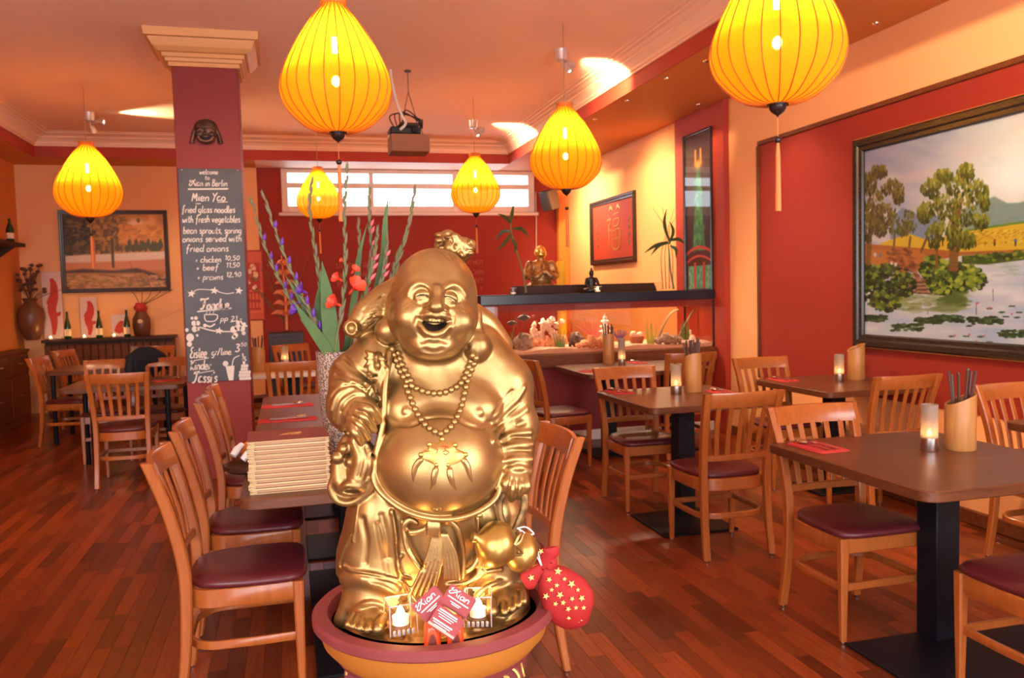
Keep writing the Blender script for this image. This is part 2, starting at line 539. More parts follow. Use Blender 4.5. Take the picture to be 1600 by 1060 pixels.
for k, cx0, cy0 in [c[1:] for c in cands[300:]]+others:
    ln = pl_meshes[k][0]
    x0, x1, y0, y1 = cx0-BW/2+.0004, cx0+BW/2-.0004, cy0-ln/2+.0004, cy0+ln/2-.0004
    pm.add([(x0, y0, 0), (x1, y0, 0), (x1, y1, 0), (x0, y1, 0), (x0, y0, -.014), (x1, y0, -.014), (x1, y1, -.014), (x0, y1, -.014)],
           [(0, 1, 2, 3), (0, 4, 5, 1), (1, 5, 6, 2), (2, 6, 7, 3), (3, 7, 4, 0)])
tag(pm.build('far_planks', M['floorwood'], floor, 0), kind='stuff')
# ceiling field, soffits round it
c = MB(); c.box(((TX0+TX1)/2, (TY1+YF)/2, ZC+.05), (TX1-TX0+.3, TY1-YF+.3, .1)); structure('ceiling', c, M['ceiling'])
s = MB()
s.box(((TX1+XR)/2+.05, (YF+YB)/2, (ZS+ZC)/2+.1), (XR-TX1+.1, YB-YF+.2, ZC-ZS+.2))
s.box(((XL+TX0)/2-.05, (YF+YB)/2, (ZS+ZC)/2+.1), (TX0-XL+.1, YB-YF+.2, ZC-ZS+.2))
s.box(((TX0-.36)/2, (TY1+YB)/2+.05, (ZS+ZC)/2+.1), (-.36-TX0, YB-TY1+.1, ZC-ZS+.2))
s.box(((TX1-.36)/2, (TY1+YB)/2+.05, (ZS+ZC)/2+.1), (TX1+.36, YB-TY1+.1, ZC-ZS+.2), mi=1)  # paler stretch: the window's light spill is put into the paint colour
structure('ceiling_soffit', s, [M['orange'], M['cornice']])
f = MB(); zt, zb = ZC-.09, ZS-.004
f.box((TX1-.006, (YF+TY1)/2, (zt+zb)/2), (.012, TY1-YF, zt-zb))
f.box((TX0+.006, (YF+TY1)/2, (zt+zb)/2), (.012, TY1-YF, zt-zb))
f.box(((TX0+TX1)/2, TY1-.006, (zt+zb)/2), (TX1-TX0-.024, .012, zt-zb))
structure('trim_1', f, M['fascia'])
# cornice: a stepped profile swept round the field
prof = [(0, -.155), (.018, -.155), (.018, -.135), (.030, -.130), (.034, -.105), (.055, -.085), (.085, -.062), (.100, -.058), (.100, -.044), (.125, -.040), (.150, -.024), (.190, -.020), (.190, -.008), (.235, -.006), (.235, .0)]
cn = MB()
path = [(TX0+.012, YF), (TX0+.012, TY1-.012), (TX1-.012, TY1-.012), (TX1-.012, YF)]
inw = [(1, 0), (1, -1), (-1, -1), (-1, 0)]
rings = [[(p[0]+i[0]*a, p[1]+i[1]*a, ZC+b) for a, b in prof]+[(p[0], p[1], ZC)] for p, i in zip(path, inw)]
cn.loft(rings, True, True)
structure('trim_2', cn, M['cornice'], smooth=25)
# walls
XRED = -.36
def wall_y(name, y, th, holes, x0, x1, z1, mats, split=None):
    """wall across the room with rectangular holes (xa, xb, za, zb); split: x where the paint changes"""
    xs = sorted({x0, x1, *(h[0] for h in holes), *(h[1] for h in holes), *([split] if split is not None else [])})
    zs = sorted({0, z1, *(h[2] for h in holes), *(h[3] for h in holes)})
    m = MB()
    for xa, xb in zip(xs, xs[1:]):
        for za, zb_ in zip(zs, zs[1:]):
            mx, mz = (xa+xb)/2, (za+zb_)/2
            if any(h[0] < mx < h[1] and h[2] < mz < h[3] for h in holes): continue
            m.box((mx, y+th/2, mz), (xb-xa, th, zb_-za), mi=1 if split is not None and mx > split else 0)
    return structure(name, m, mats, smooth=0)
WZ0, WZ1, WX0, WX1 = 2.69, 3.312, -.03, 3.74
wall_y('wall_back', YB, .25, [(WX0, WX1, WZ0, WZ1)], XL-.2, XR+.2, ZS+.1, [M['peach'], M['red']], XRED)
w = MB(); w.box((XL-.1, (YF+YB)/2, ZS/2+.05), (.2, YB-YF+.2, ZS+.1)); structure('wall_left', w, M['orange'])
w = MB(); w.box((XR+.1, (YF+YB)/2, ZS/2+.05), (.2, YB-YF+.2, ZS+.1)); wr = structure('wall_right', w, M['peach'])
# red painted field with a brown moulding on the right wall
PY1, PZ0, PZ1 = 6.88, .62, 2.765
b = MB(); b.box((XR-.003, (PY1+YF)/2, (PZ0+PZ1)/2), (.006, PY1-YF, PZ1-PZ0)); b.build('red_field', M['red'], wr)
for nm, cc, dd in (('moulding', (XR-.011, (PY1+YF)/2, PZ1+.02), (.022, PY1-YF+.04, .04)), ('moulding', (XR-.011, PY1+.02, (PZ0+PZ1)/2), (.022, .04, PZ1-PZ0))):
    b = MB(); b.box(cc, dd, .006); b.build(nm, M['beamwood'], wr)
# low boxed-in duct along the right wall with its wooden skirting
w = MB(); w.box(((3.985+XR)/2, (6.05+YF)/2, .20), (XR-3.985, 6.05-YF, .40)); structure('wall_right_duct', w, M['peach'])
b = MB(); b.box((3.972, (6.05+YF)/2, .045), (.026, 6.05-YF, .09), .006); b.box((XR-.013, (6.05+7.44)/2, .045), (.026, 7.44-6.05, .09), .006); structure('baseboard_right', b, M['beamwood'])
b = MB(); b.box((XL+.012, (10.3+YF)/2, .045), (.024, 10.3-YF, .09), .006); structure('baseboard_left', b, M['beamwood'])
b = MB(); b.box(((-1.4+1.7)/2, YB-.012, .045), (3.1, .024, .09), .006); structure('baseboard_back', b, M['beamwood'])
# red pier on the right wall
w = MB(); w.box(((4.19+XR)/2, (7.44+8.50)/2, ZS/2), (XR-4.19, 1.06, ZS)); structure('wall_right_pier', w, M['fascia'])
# front wall behind the camera: two shop windows and a glazed door opening
wall_y('wall_front', YF-.2, .2, [(-3.2, -.75, .7, 2.9), (-.45, .85, 0.02, 2.9), (1.2, 4.0, .7, 2.9)], XL-.2, XR+.2, ZC+.2, M['peach'])
# back window: frame with a transom, two rows of three panes
M['winframe'] = mat('white_window_paint', (.82, .72, .66), .4)
M['pane'] = glass('window_pane', (.97, .97, .97))
fr = MB(); y0 = YB+.05
fr.box(((WX0+WX1)/2, y0, WZ0+.045), (WX1-WX0, .07, .09), .006); fr.box(((WX0+WX1)/2, y0, WZ1-.03), (WX1-WX0, .07, .06), .006)
fr.box((WX0+.045, y0, (WZ0+WZ1)/2), (.09, .082, WZ1-WZ0), .006); fr.box((WX1-.05, y0, (WZ0+WZ1)/2), (.10, .082, WZ1-WZ0), .006)
zt = 3.075
fr.box(((WX0+WX1)/2, y0, zt), (WX1-WX0, .07, .075), .006)
c1, c2 = 1.245, 2.49
for cx0 in (c1, c2): fr.box((cx0, y0, (WZ0+WZ1)/2), (.065, .090, WZ1-WZ0), .006)
win = structure('window_1', fr, M['winframe'])
for xa, xb in ((WX0+.09, c1-.032), (c1+.032, c2-.032), (c2+.032, WX1-.10)):
    for za, zb_ in ((WZ0+.09, zt-.037), (zt+.037, WZ1-.06)):
        p = MB(); p.box(((xa+xb)/2, y0+.01, (za+zb_)/2), (xb-xa, .008, zb_-za)); p.build('pane', M['pane'], win)
b = MB(); b.box(((WX0+WX1)/2, YB-.008, WZ0-.03), (WX1-WX0+.1, .05, .05), .01); structure('window_1_sill', b, M['winframe'])
# column with a stepped capital
CX0, CX1, CY0, CY1 = -.822, -.325, 7.20, 7.63
cb = MB(); cb.box(((CX0+CX1)/2, (CY0+CY1)/2, ZC/2), (CX1-CX0, CY1-CY0, ZC), .004)
column = structure('column', cb, M['darkred'])
cp = MB()
prof2 = [(.0, 3.345), (.022, 3.345), (.022, 3.375), (.040, 3.380), (.045, 3.405), (.062, 3.41), (.062, 3.44), (.085, 3.445), (.12, 3.475), (.145, 3.52), (.150, 3.535), (.175, 3.54), (.180, 3.60)]
rings = []
for a, z in prof2:
    rings.append([(CX0-a, CY0-a, z), (CX1+a, CY0-a, z), (CX1+a, CY1+a, z), (CX0-a, CY1+a, z)])
cp.loft(rings, True, True); cp.build('capital', M['capital'], column, 20)
b = MB(); b.box((4.165, YB-.06, ZS/2), (.17, .12, ZS), .01); structure('trim_4', b, mat('orange_corner_boxing', (.80, .24, .035), .6))
# half wall under the aquarium with a wooden beam
AQY0, AQY1, AX0, AX1 = 7.66, 8.30, 1.76, 4.185
w = MB(); w.box(((AX0-.25+4.19)/2, 8.06, .37), (4.19-AX0+.25, .72, .74)); structure('wall_aquarium', w, M['darkred'])
b = MB(); b.box(((AX0-.25+4.19)/2, 8.02, .805), (4.19-AX0+.25, .84, .13), .008); structure('trim_3', b, M['beamwood'])
b = MB(); b.box(((AX0-.25+4.19)/2, 7.686, .05), (4.19-AX0+.25, .024, .10), .006); structure('baseboard_aquarium', b, M['winframe'])
# ------------------------------------------------------------------ chairs
def arc_path(w, d0, d1, rb, z, n=7):
    """D-shaped path: straight front at y=d0, sides, bent round at the back y=d1 (closed)"""
    pts = [(-w/2, d0, z), (w/2, d0, z), (w/2+.004, (d0+d1)/2-.03, z)]
    for i in range(n+1):
        a = PI/2*i/n; pts.append((w/2-rb+rb*math.cos(a), d1-rb*.8+rb*.8*math.sin(a), z))
    for i in range(n+1):
        a = PI/2*(1-i/n); pts.append((-w/2+rb-rb*math.cos(a), d1-rb*.8+rb*.8*math.sin(a), z))
    pts.append((-w/2-.004, (d0+d1)/2-.03, z))
    return pts
def rect(a, b): return [(-a/2, -b/2), (a/2, -b/2), (a/2, b/2), (-a/2, b/2)]
def crect(a, b, c): return [(-a/2+c, -b/2), (a/2-c, -b/2), (a/2, -b/2+c), (a/2, b/2-c), (a/2-c, b/2), (-a/2+c, b/2), (-a/2, b/2-c), (-a/2, -b/2+c)]
CH = {}
def _chair_meshes():
    W = M['chairwood']
    m = MB(); rings = []
    for z, s_ in ((.012, .026), (.22, .033), (.445, .040)):
        h = s_/2; c_ = .006
        rings.append([(-h+c_, -h, z), (h-c_, -h, z), (h, -h+c_, z), (h, h-c_, z), (h-c_, h, z), (-h+c_, h, z), (-h, h-c_, z), (-h, -h+c_, z)])
    m.loft(rings); CH['leg'] = m.mesh('leg', W)
    g = MB(); g.lathe([(.011, 0), (.013, .004), (.013, .012)], 10); CH['glide'] = g.mesh('glide', M['steel'])
    for sx in (-1, 1):
        m = MB()
        P = catmull([(sx*.198, .236, .012), (sx*.194, .208, .20), (sx*.192, .195, .43), (sx*.196, .205, .58), (sx*.206, .245, .76), (sx*.219, .300, .925)], 5)
        wd = np.interp(np.linspace(0, 1, len(P)), [0, .3, .55, 1], [.030, .040, .044, .042])
        rings = []
        for p, a in zip(P, wd):
            h = .0195; c_ = .006; q = a/2
            rings.append([(p[0]+u, p[1]+v, p[2]) for u, v in ((-h+c_, -q), (h-c_, -q), (h, -q+c_), (h, q-c_), (h-c_, q), (-h+c_, q), (-h, q-c_), (-h, -q+c_))])
        m.loft(rings); CH['post%d' % sx] = m.mesh('rear_post', W)
    m = MB()
    # top rail: bowed backwards
    P = [(x, .280+.034*(1-(x/.21)**2)-.01, .872) for x in np.linspace(-.212, .212, 11)]
    sec = [(-.011, -.030), (.011, -.030), (.012, -.026), (.012, .046), (.008, .053), (-.008, .053), (-.012, .046), (-.012, -.026)]
    m.tube(P, 1, sec=sec); CH['top_rail'] = m.mesh('top_rail', W)
    # lean the rail with the posts
    for v in CH['top_rail'].vertices: v.co.y += (v.co.z-.872)*.30
    m = MB(); P = [(x, .205+.020*(1-(x/.19)**2)-.004, .560) for x in np.linspace(-.190, .190, 9)]
    m.tube(P, 1, sec=crect(.020, .034, .004)); CH['cross_rail'] = m.mesh('cross_rail', W)
    for i in range(5):
        t = (i-2)/2; xb, xt = t*.122, t*.140
        yb = .205+.020*(1-(xb/.19)**2)-.004; yt = .270+.034*(1-(xt/.21)**2)-.016
        m = MB(); P = catmull([(xb, yb, .565), (xb*.55+xt*.45, yb*.58+yt*.42-.006, .69), (xt, yt+.003, .848)], 5)
        m.tube(P, 1, sec=crect(.028, .011, .003), up=(0, 1, 0)); CH['slat%d' % i] = m.mesh('slat', W)
    m = MB(); m.tube(arc_path(.400, -.190, .205, .13, .410), 1, sec=crect(.022, .068, .004), loop=True); CH['apron'] = m.mesh('apron', W)
    m = MB(); m.tube(arc_path(.392, -.190, .200, .13, .235), 1, sec=crect(.018, .032, .004), loop=True); CH['stretcher'] = m.mesh('stretcher', W)
    # seat pad: domed burgundy vinyl
    m = MB(); out = []
    def outline(k, n=40):
        o_ = []
        for i in range(n):
            a = 2*PI*i/n; ca, sa = math.cos(a), math.sin(a)
            e_ = 7 if sa < 0 else 5; r = 1/((abs(ca)**e_+abs(sa)**e_)**(1/e_))
            x = ca*r; y = sa*r
            wx = .218-.030*max(0, y)
            if y > 0: y2 = y*.205*(1-.06*x*x)
            else: y2 = y*.222*(1-.03*x*x)
            o_.append((x*wx*k, y2*k-.008))
        return o_
    rings = []
    for k, z in ((.97, .444), (1.0, .450), (1.005, .458), (.995, .466), (.96, .474), (.86, .481), (.6, .486), (.3, .487)):
        rings.append([(x, y, z) for x, y in outline(k)])
    m.loft(rings); CH['seat'] = m.mesh('seat', M['vinyl'], 50)
_chair_meshes()
def make_chair():
    t = empty('dining_chair')
    inst('seat', CH['seat'], t)
    for sx in (-1, 1):
        l = inst('leg', CH['leg'], t, (sx*.196, -.195, 0)); inst('glide', CH['glide'], l)
        l = inst('rear_post', CH['post%d' % sx], t); inst('glide', CH['glide'], l, (sx*.198, .236, 0))
    for k in ('top_rail', 'cross_rail', 'apron', 'stretcher'): inst(k, CH[k], t)
    for i in range(5): inst('slat', CH['slat%d' % i], t)
    return t
CHAIRS = [
    # x, y, heading (0 = faces the camera), label
    (-.20, 3.34, 90, 'slat-back chair nearest at the left, whole burgundy seat showing before the menu table', 'chairs along the left of the long table'),
    (-.20, 4.04, 90, 'second slat-back chair of the row left of the menu table, seat level with the stack', 'chairs along the left of the long table'),
    (-.20, 5.02, 90, 'third slat-back chair of the row left of the long table', 'chairs along the left of the long table'),
    (-.20, 5.66, 90, 'fourth slat-back chair of the row, standing close before the column', 'chairs along the left of the long table'),
    (.76, 3.22, -90, "slat-back chair just behind the statue's right arm, facing the menu table", 'chairs along the right of the long table'),
    (.76, 3.95, -90, 'slat-back chair almost hidden behind the chair at the statue\'s right', 'chairs along the right of the long table'),
    (-1.32, 7.38, 180, 'slat-back chair with its back to the camera before the table left of the column', 'chairs around the left tables'),
    (-1.66, 8.46, 4, 'chair with its back rail left of the dark jacket, at the left table', 'chairs around the left tables'),
    (-1.16, 8.42, -6, 'chair under the dark jacket, right half of its back showing beside the column', 'chairs around the left tables'),
    (-2.26, 9.62, 82, 'chair seen side-on at far left, between the cabinet and the left tables', 'chairs around the left tables'),
    (-2.30, 10.75, 75, 'smaller chair back before the slatted sideboard, at the far left table', 'chairs around the left tables'),
    (-1.60, 10.62, 0, 'chair facing the camera behind the candles of the far left table', 'chairs around the left tables'),
    (.02, 7.76, 180, 'chair with its back to the camera at the back table just right of the column', 'chairs at the pale back table'),
    (-.22, 8.80, 90, 'chair mostly hidden under the back table, beside the bamboo holder right of the column', 'chairs at the pale back table'),
    (.14, 9.86, 28, 'orange lit chair back beyond the back table, behind the candle tube right of the column', 'chairs at the pale back table'),
    (2.16, 6.66, 100, 'chair seen side-on left of the aquarium table, right behind the statue\'s shoulder', 'chairs at the aquarium table'),
    (3.30, 6.73, 180, 'chair half hidden by a bamboo holder, before the right end of the aquarium', 'chairs at the aquarium table'),
    (2.32, 5.27, 0, 'chair facing the camera, tucked behind the middle table with the white candle tube', 'chairs at the middle table'),
    (2.33, 4.24, 180, 'chair with its whole back to the camera in front of the middle table', 'chairs at the middle table'),
    (3.54, 5.46, 0, 'chair facing the camera behind the wall table, beside the peach wall strip', 'chairs along the right wall'),
    (3.59, 4.50, 180, 'chair with its back to the camera below the left edge of the landscape painting', 'chairs along the right wall'),
    (2.36, 3.10, 0, 'chair facing the camera, tucked behind the big front table at the right', 'chairs at the front right tables'),
    (3.78, 3.36, 0, 'chair cut by the right edge of the photograph, against the wall below the painting', 'chairs at the front right tables'),
    (2.50, 2.235, 180, 'chair of which only a burgundy seat and leg show, bottom right corner', 'chairs at the front right tables'),
]
proto = make_chair()
for i, (x, y, a, lb, gp) in enumerate(CHAIRS):
    o = proto if i == 0 else copy_tree(proto)
    o.location = (x, y, 0); o.rotation_euler[2] = math.radians(a)
    tag(o, lb, 'chair', gp)
# ------------------------------------------------------------------ tables
TZ = .77
def rrect(x0, x1, y0, y1, r, n=5):
    p = []
    for cx0, cy0, a0 in ((x1-r, y0+r, -90), (x1-r, y1-r, 0), (x0+r, y1-r, 90), (x0+r, y0+r, 180)):
        for i in range(n+1):
            a = math.radians(a0+90*i/n); p.append((cx0+r*math.cos(a), cy0+r*math.sin(a)))
    return p
def table_top(x0, x1, y0, y1, parent, mt, r=.055, th=.042):
    m = MB(); cx0, cy0 = parent.location[0], parent.location[1]
    o = rrect(x0-cx0, x1-cx0, y0-cy0, y1-cy0, r)
    i_ = rrect(x0-cx0+.004, x1-cx0-.004, y0-cy0+.004, y1-cy0-.004, r)
    m.loft([[(*p, TZ-th) for p in i_], [(*p, TZ-th+.004) for p in o], [(*p, TZ-.004) for p in o], [(*p, TZ) for p in i_]])
    return m.build('tabletop', mt, parent, 25)
def table(name, x0, x1, y0, y1, label, posts, plates, group=None, legs=None, mt=None):
    t = empty(name, ((x0+x1)/2, (y0+y1)/2, 0)); tag(t, label, 'table', group)
    table_top(x0, x1, y0, y1, t, mt or M['tablewood'])
    L = lambda p: (p[0]-t.location[0], p[1]-t.location[1])
    for p in posts:
        a = L(p); m = MB(); m.box((a[0], a[1], (TZ-.044)/2+.005), (.115, .115, TZ-.054), .004); m.build('post', M['blackmetal'], t)
        m = MB(); m.box((a[0], a[1], TZ-.052), (.34, .34, .018), .003); m.build('mounting_plate', M['blackmetal'], t)
    for (xa, xb, ya, yb) in plates:
        a, b = L((xa, ya)), L((xb, yb)); m = MB(); m.box(((a[0]+b[0])/2, (a[1]+b[1])/2, .007), (b[0]-a[0], b[1]-a[1], .014), .004); m.build('base_plate', M['blackmetal'], t)
    for p in legs or []:
        a = L(p); m = MB(); m.lathe([(.020, .0), (.022, .01), (.022, TZ-.04)], 14, (a[0], a[1], 0)); m.build('leg', M['blackmetal'], t)
    return t
table('dining_table', 2.09, 2.97, 2.35, 3.36, 'big square brown table at the front right on a black post', [(2.575, 2.84)], [(2.16, 2.98, 2.42, 2.885)], 'square tables')
table('dining_table', 3.49, 3.97, 2.5, 3.42, 'brown table of which a corner shows against the right edge of the photograph', [(3.73, 3.0)], [(3.55, 3.92, 2.75, 3.25)], 'square tables')
table('dining_table', 2.07, 2.93, 4.56, 5.50, 'brown middle table with a white candle tube and bamboo holder', [(2.47, 4.95)], [(2.11, 2.60, 4.48, 5.0)], 'square tables')
table('dining_table', 3.41, 4.22, 4.73, 5.64, 'brown table against the red wall left of the landscape painting', [(3.80, 5.2)], [(3.55, 3.96, 5.0, 5.4)], 'square tables')
table('dining_table', 2.42, 3.62, 6.58, 7.52, 'brown table in front of the aquarium beam', [(2.76, 7.0), (3.36, 7.0)], [(2.55, 2.97, 6.8, 7.2), (3.15, 3.57, 6.8, 7.2)], 'square tables')
table('dining_table', -.20, .70, 3.10, 4.66, 'long table carrying the stack of menus, front half of the pair', [(.30, 3.50), (.30, 4.3)], [(.05, .55, 3.25, 3.75), (.05, .55, 4.05, 4.55)], 'long tables')
table('dining_table', -.20, .70, 4.68, 6.28, 'long table with two red napkins, rear half of the pair before the column', [(.30, 5.0), (.30, 5.9)], [(.05, .55, 4.75, 5.25), (.05, .55, 5.65, 6.15)], 'long tables')
table('dining_table', -1.87, -.90, 7.56, 8.36, 'table with round black legs left of the column behind the turned chair', [], [], 'left tables', [(-1.62, 7.62), (-1.03, 7.62), (-1.82, 8.30), (-.96, 8.30)])
table('dining_table', -2.46, -1.36, 9.52, 10.36, 'far left table with candles before the slatted sideboard', [], [], 'left tables', [(-2.40, 9.6), (-1.42, 9.6), (-2.40, 10.28), (-1.42, 10.28)])
M['glaretop'] = mat('glare_pale_tabletop', (.75, .62, .54), .25)  # white glare on the top painted in as a pale base colour
table('dining_table', -.44, .50, 8.06, 9.32, 'table with glare painted into its pale top behind the chair right of the column', [(.02, 8.7)], [(-.2, .24, 8.48, 8.92)], None, None, M['glaretop'])
# ------------------------------------------------------------------ lanterns
def lantern_mat():
    m = bpy.data.materials.new('silk_lantern_cloth'); m.use_nodes = True
    nt = m.node_tree; N = nt.nodes.new; L = nt.links.new
    nt.nodes.remove(nt.nodes['Principled BSDF']); out = nt.nodes['Material Output']
    tc = N('ShaderNodeTexCoord'); mp = N('ShaderNodeMapping'); mp.inputs['Scale'].default_value = (6, 6, 90); L(tc.outputs['Object'], mp.inputs[0])
    nz = N('ShaderNodeTexNoise'); nz.inputs['Scale'].default_value = 3; nz.inputs['Detail'].default_value = 5; L(mp.outputs[0], nz.inputs[0])
    cr = N('ShaderNodeMix'); cr.data_type = 'RGBA'; cr.inputs[6].default_value = (.95, .47, .012, 1); cr.inputs[7].default_value = (1.0, .60, .035, 1); L(nz.outputs[0], cr.inputs[0])
    t = N('ShaderNodeBsdfTranslucent'); L(cr.outputs[2], t.inputs[0])
    d = N('ShaderNodeBsdfDiffuse'); L(cr.outputs[2], d.inputs[0])
    tr = N('ShaderNodeBsdfTransparent'); tr.inputs[0].default_value = (1, .72, .30, 1)
    a = N('ShaderNodeMixShader'); a.inputs[0].default_value = .35; L(t.outputs[0], a.inputs[1]); L(d.outputs[0], a.inputs[2])
    b = N('ShaderNodeMixShader'); b.inputs[0].default_value = .24; L(a.outputs[0], b.inputs[1]); L(tr.outputs[0], b.inputs[2])
    L(b.outputs[0], out.inputs[0])
    return m
M['silk'] = lantern_mat()
M['rib'] = mat('lantern_rib', (.42, .09, .01), .5)
M['lantcap'] = mat('lantern_collar', (.70, .20, .03), .6)
M['ebony'] = mat('dark_turned_wood', (.025, .012, .010), .25)
M['tassel'] = mat('orange_silk_tassel', (.75, .22, .06), .7)
M['bulb'] = mat('glowing_bulb', (1, .9, .6), .3, emit=(1, .80, .35), estr=40)
M['cordm'] = mat('lamp_cord', (.45, .22, .10), .6)
LP = [(.17, .0), (.36, .012), (.56, .045), (.76, .115), (.92, .20), (1.0, .31), (.985, .40), (.93, .48), (.84, .57), (.72, .67), (.58, .77), (.44, .86), (.31, .93), (.225, .972), (.215, 1.0)]
def make_lantern(name, base, rad, label, ztop, cord=True):
    """base: where the silk ends at the bottom; all shapes in lantern radii"""
    H = 2.30
    t = empty(name, base); tag(t, label, 'lantern', 'yellow silk lanterns')
    if not CH.get('shade'):
        m = MB(); P = catmull([(r, z*H) for r, z in LP], 3); n = 24*4; rings = []
        for r, z in P:
            rings.append([(r*(1-.018*math.sin(PI*(k % 4)/4))*math.cos(2*PI*k/n), r*(1-.018*math.sin(PI*(k % 4)/4))*math.sin(2*PI*k/n), z) for k in range(n)])
        m.loft(rings, True, False); CH['shade'] = m.mesh('shade', M['silk'], 60)
        m = MB(); m.tube([(p[0]+.006, 0, p[1]) for p in P], .0095, 5); CH['lrib'] = m.mesh('rib', M['rib'])
        m = MB(); m.lathe([(.218, H-.03), (.235, H-.02), (.238, H+.085), (.225, H+.09), (.20, H+.085), (.20, H-.03)], 24); CH['collar'] = m.mesh('collar', M['lantcap'])
        m = MB(); m.lathe([(.004, -.20), (.02, -.17), (.05, -.15), (.10, -.11), (.125, -.07), (.135, -.03), (.165, -.025), (.165, .012), (.10, .02)], 20); CH['finial'] = m.mesh('finial', M['ebony'])
        m = MB(); m.tube([(0, 0, -.19), (0, 0, -.50)], .007, 6); CH['string'] = m.mesh('string', M['tassel'])
        m = MB(); m.ball((0, 0, -.535), .055, 12, 8); CH['lbead'] = m.mesh('wooden_bead', M['ebony'])
        m = MB(); m.lathe([(.045, -1.62), (.047, -1.55), (.042, -1.2), (.036, -.75), (.022, -.585)], 12); CH['tas'] = m.mesh('tassel', M['tassel'])
        m = MB(); m.ball((0, 0, H*.40), (.075, .075, .10), 12, 8); m.lathe([(.05, H*.62), (.055, H*.66), (.055, H*.74)], 10); CH['bulb'] = m.mesh('bulb', M['bulb'])
        m = MB(); m.lathe([(.0, H*.555), (.22, H*.548), (.225, H*.552), (.0, H*.562)], 24); CH['dish'] = m.mesh('reflector', M['lantcap'])
    for nm, k in (('shade', 'shade'), ('collar', 'collar'), ('finial', 'finial'), ('string', 'string'), ('wooden_bead', 'lbead'), ('tassel', 'tas'), ('bulb', 'bulb'), ('reflector', 'dish')):
        inst(nm, CH[k], t, scale=(rad,)*3)
    for i in range(24): inst('rib', CH['lrib'], t, rot=(0, 0, 2*PI*i/24), scale=(rad,)*3)
    m = MB(); m.tube([(0, 0, H*rad*.64), (0, 0, ztop-base[2])], .0035, 6); m.build('cord', M['cordm'], t)
    d = bpy.data.lights.new('lantern_light', 'POINT'); d.energy = LANT_W*(rad/.285)**2; d.color = (1, .58, .22); d.shadow_soft_size = rad*.05
    o = bpy.data.objects.new('lantern_light', d); col.objects.link(o); o.parent = t; o.location = (0, 0, H*rad*.58)
    return t
LANT_W = 14
def lant(px, py, wpx, Y, label, zt=ZC):
    p = atY(px, py, Y); dist = (p-Vector((0, 0, CAMH))).dot(_F)
    return make_lantern('hanging_lantern', p, wpx/2*dist/FPX, label, zt)
lant(528, 207, 171, 4.5, 'largest yellow lantern in the upper middle, left of the hanging projector box')
lant(1215, 163, 205, 3.25, 'big yellow lantern cut by the top edge, above the red wall panel')
lant(141, 340, 98, 9.1, 'yellow lantern hanging before the autumn painting at the left')
lant(499, 342, 67, 10.3, 'yellow lantern before the left end of the back window')
lant(744, 333, 77, 9.0, 'yellow lantern before the right part of the back window')
lant(885, 296, 111, 6.4, 'yellow lantern in front of the corner with the loudspeaker')
# ------------------------------------------------------------------ ceiling spots
M['spotglow'] = mat('spot_glow', (1, .9, .7), .3, emit=(1, .86, .62), estr=25)
M['spotbody'] = mat('spot_body', (.62, .55, .52), .35, .5)
def spot_fixture(p, aim1, aim2, label, w1, w2):
    t = empty('ceiling_spotlight', p); tag(t, label, 'spotlight', 'twin ceiling spotlights')
    m = MB(); m.lathe([(.045, -.10), (.055, -.09), (.058, -.02), (.062, 0)], 18); m.build('canopy', M['spotbody'], t)
    for k, (aim, w) in enumerate(((aim1, w1), (aim2, w2))):
        d = (Vector(aim)-Vector(p)).normalized(); hd = Vector((d.x*.10, d.y*.10, -.10-.05*k))
        q = d.to_track_quat('Z', 'Y').to_matrix()
        a = MB(); a.tube([(0, 0, -.08), (hd.x*.4, hd.y*.4, -.12-.05*k), tuple(hd)], .007, 6)
        am = a.build('arm', M['spotbody'], t)
        h = MB(); h.lathe([(.016, -.03), (.022, -.025), (.026, 0), (.040, .05), (.042, .055), (.036, .053)], 16)
        h.v = [tuple(Vector(v) @ q.transposed() + hd) for v in h.v]; ho = h.build('spot_head', M['spotbody'], t)
        l = MB(); l.lathe([(.0, .046), (.034, .047), (.036, .051), (.0, .054)], 16)
        l.v = [tuple(Vector(v) @ q.transposed() + hd) for v in l.v]; l.build('lens', M['spotglow'], ho)
        ld = bpy.data.lights.new('spot_beam', 'SPOT'); ld.energy = w; ld.color = (1, .74, .42); ld.spot_size = math.radians(72); ld.spot_blend = .8; ld.shadow_soft_size = .03
        lo = bpy.data.objects.new('spot_beam', ld); col.objects.link(lo); lo.parent = t; lo.location = hd+d*.075
        lo.rotation_euler = d.to_track_quat('-Z', 'Y').to_euler()
p = atZ(139, 176, ZC); spot_fixture(p, (p.x+1.6, p.y-.2, ZC-.12), (p.x+.3, p.y+1.6, 1.5), 'twin spotlight on the ceiling left of the column', 170, 45)
p = atZ(877, 78, ZC); spot_fixture(p, (3.1, p.y+.5, ZC-.12), (p.x+1.2, p.y-1, .8), 'twin spotlight on the ceiling nearest the right cornice', 190, 130)
p = atZ(739, 188, ZC); spot_fixture(p, (p.x+1.0, p.y+.5, ZC-.10), (p.x+.9, p.y-1.2, 1.0), 'twin spotlight on the ceiling above the right back lantern', 190, 130)
spot_fixture((2.05, 3.3, ZC), (3.1, 3.9, ZC-.12), (3.6, 4.2, 1.2), 'added twin spotlight, out of view, on the ceiling over the big right lantern', 160, 160)  # unseen fixture, added to brighten the ceiling and right wall
spot_fixture((.28, 4.5, ZC), (-1.3, 5.2, ZC-.12), (-.9, 8.0, .4), 'added twin spotlight, out of view, on the ceiling over the largest lantern', 160, 120)  # another unseen fixture added for more warm light on the ceiling
spot_fixture((-1.6, 3.2, ZC), (-.2, 2.0, ZC-.12), (-2.6, 7.0, .3), 'added twin spotlight, out of view, on the ceiling left of the entrance', 160, 100)  # invented fixture above the view, fills the front ceiling with light
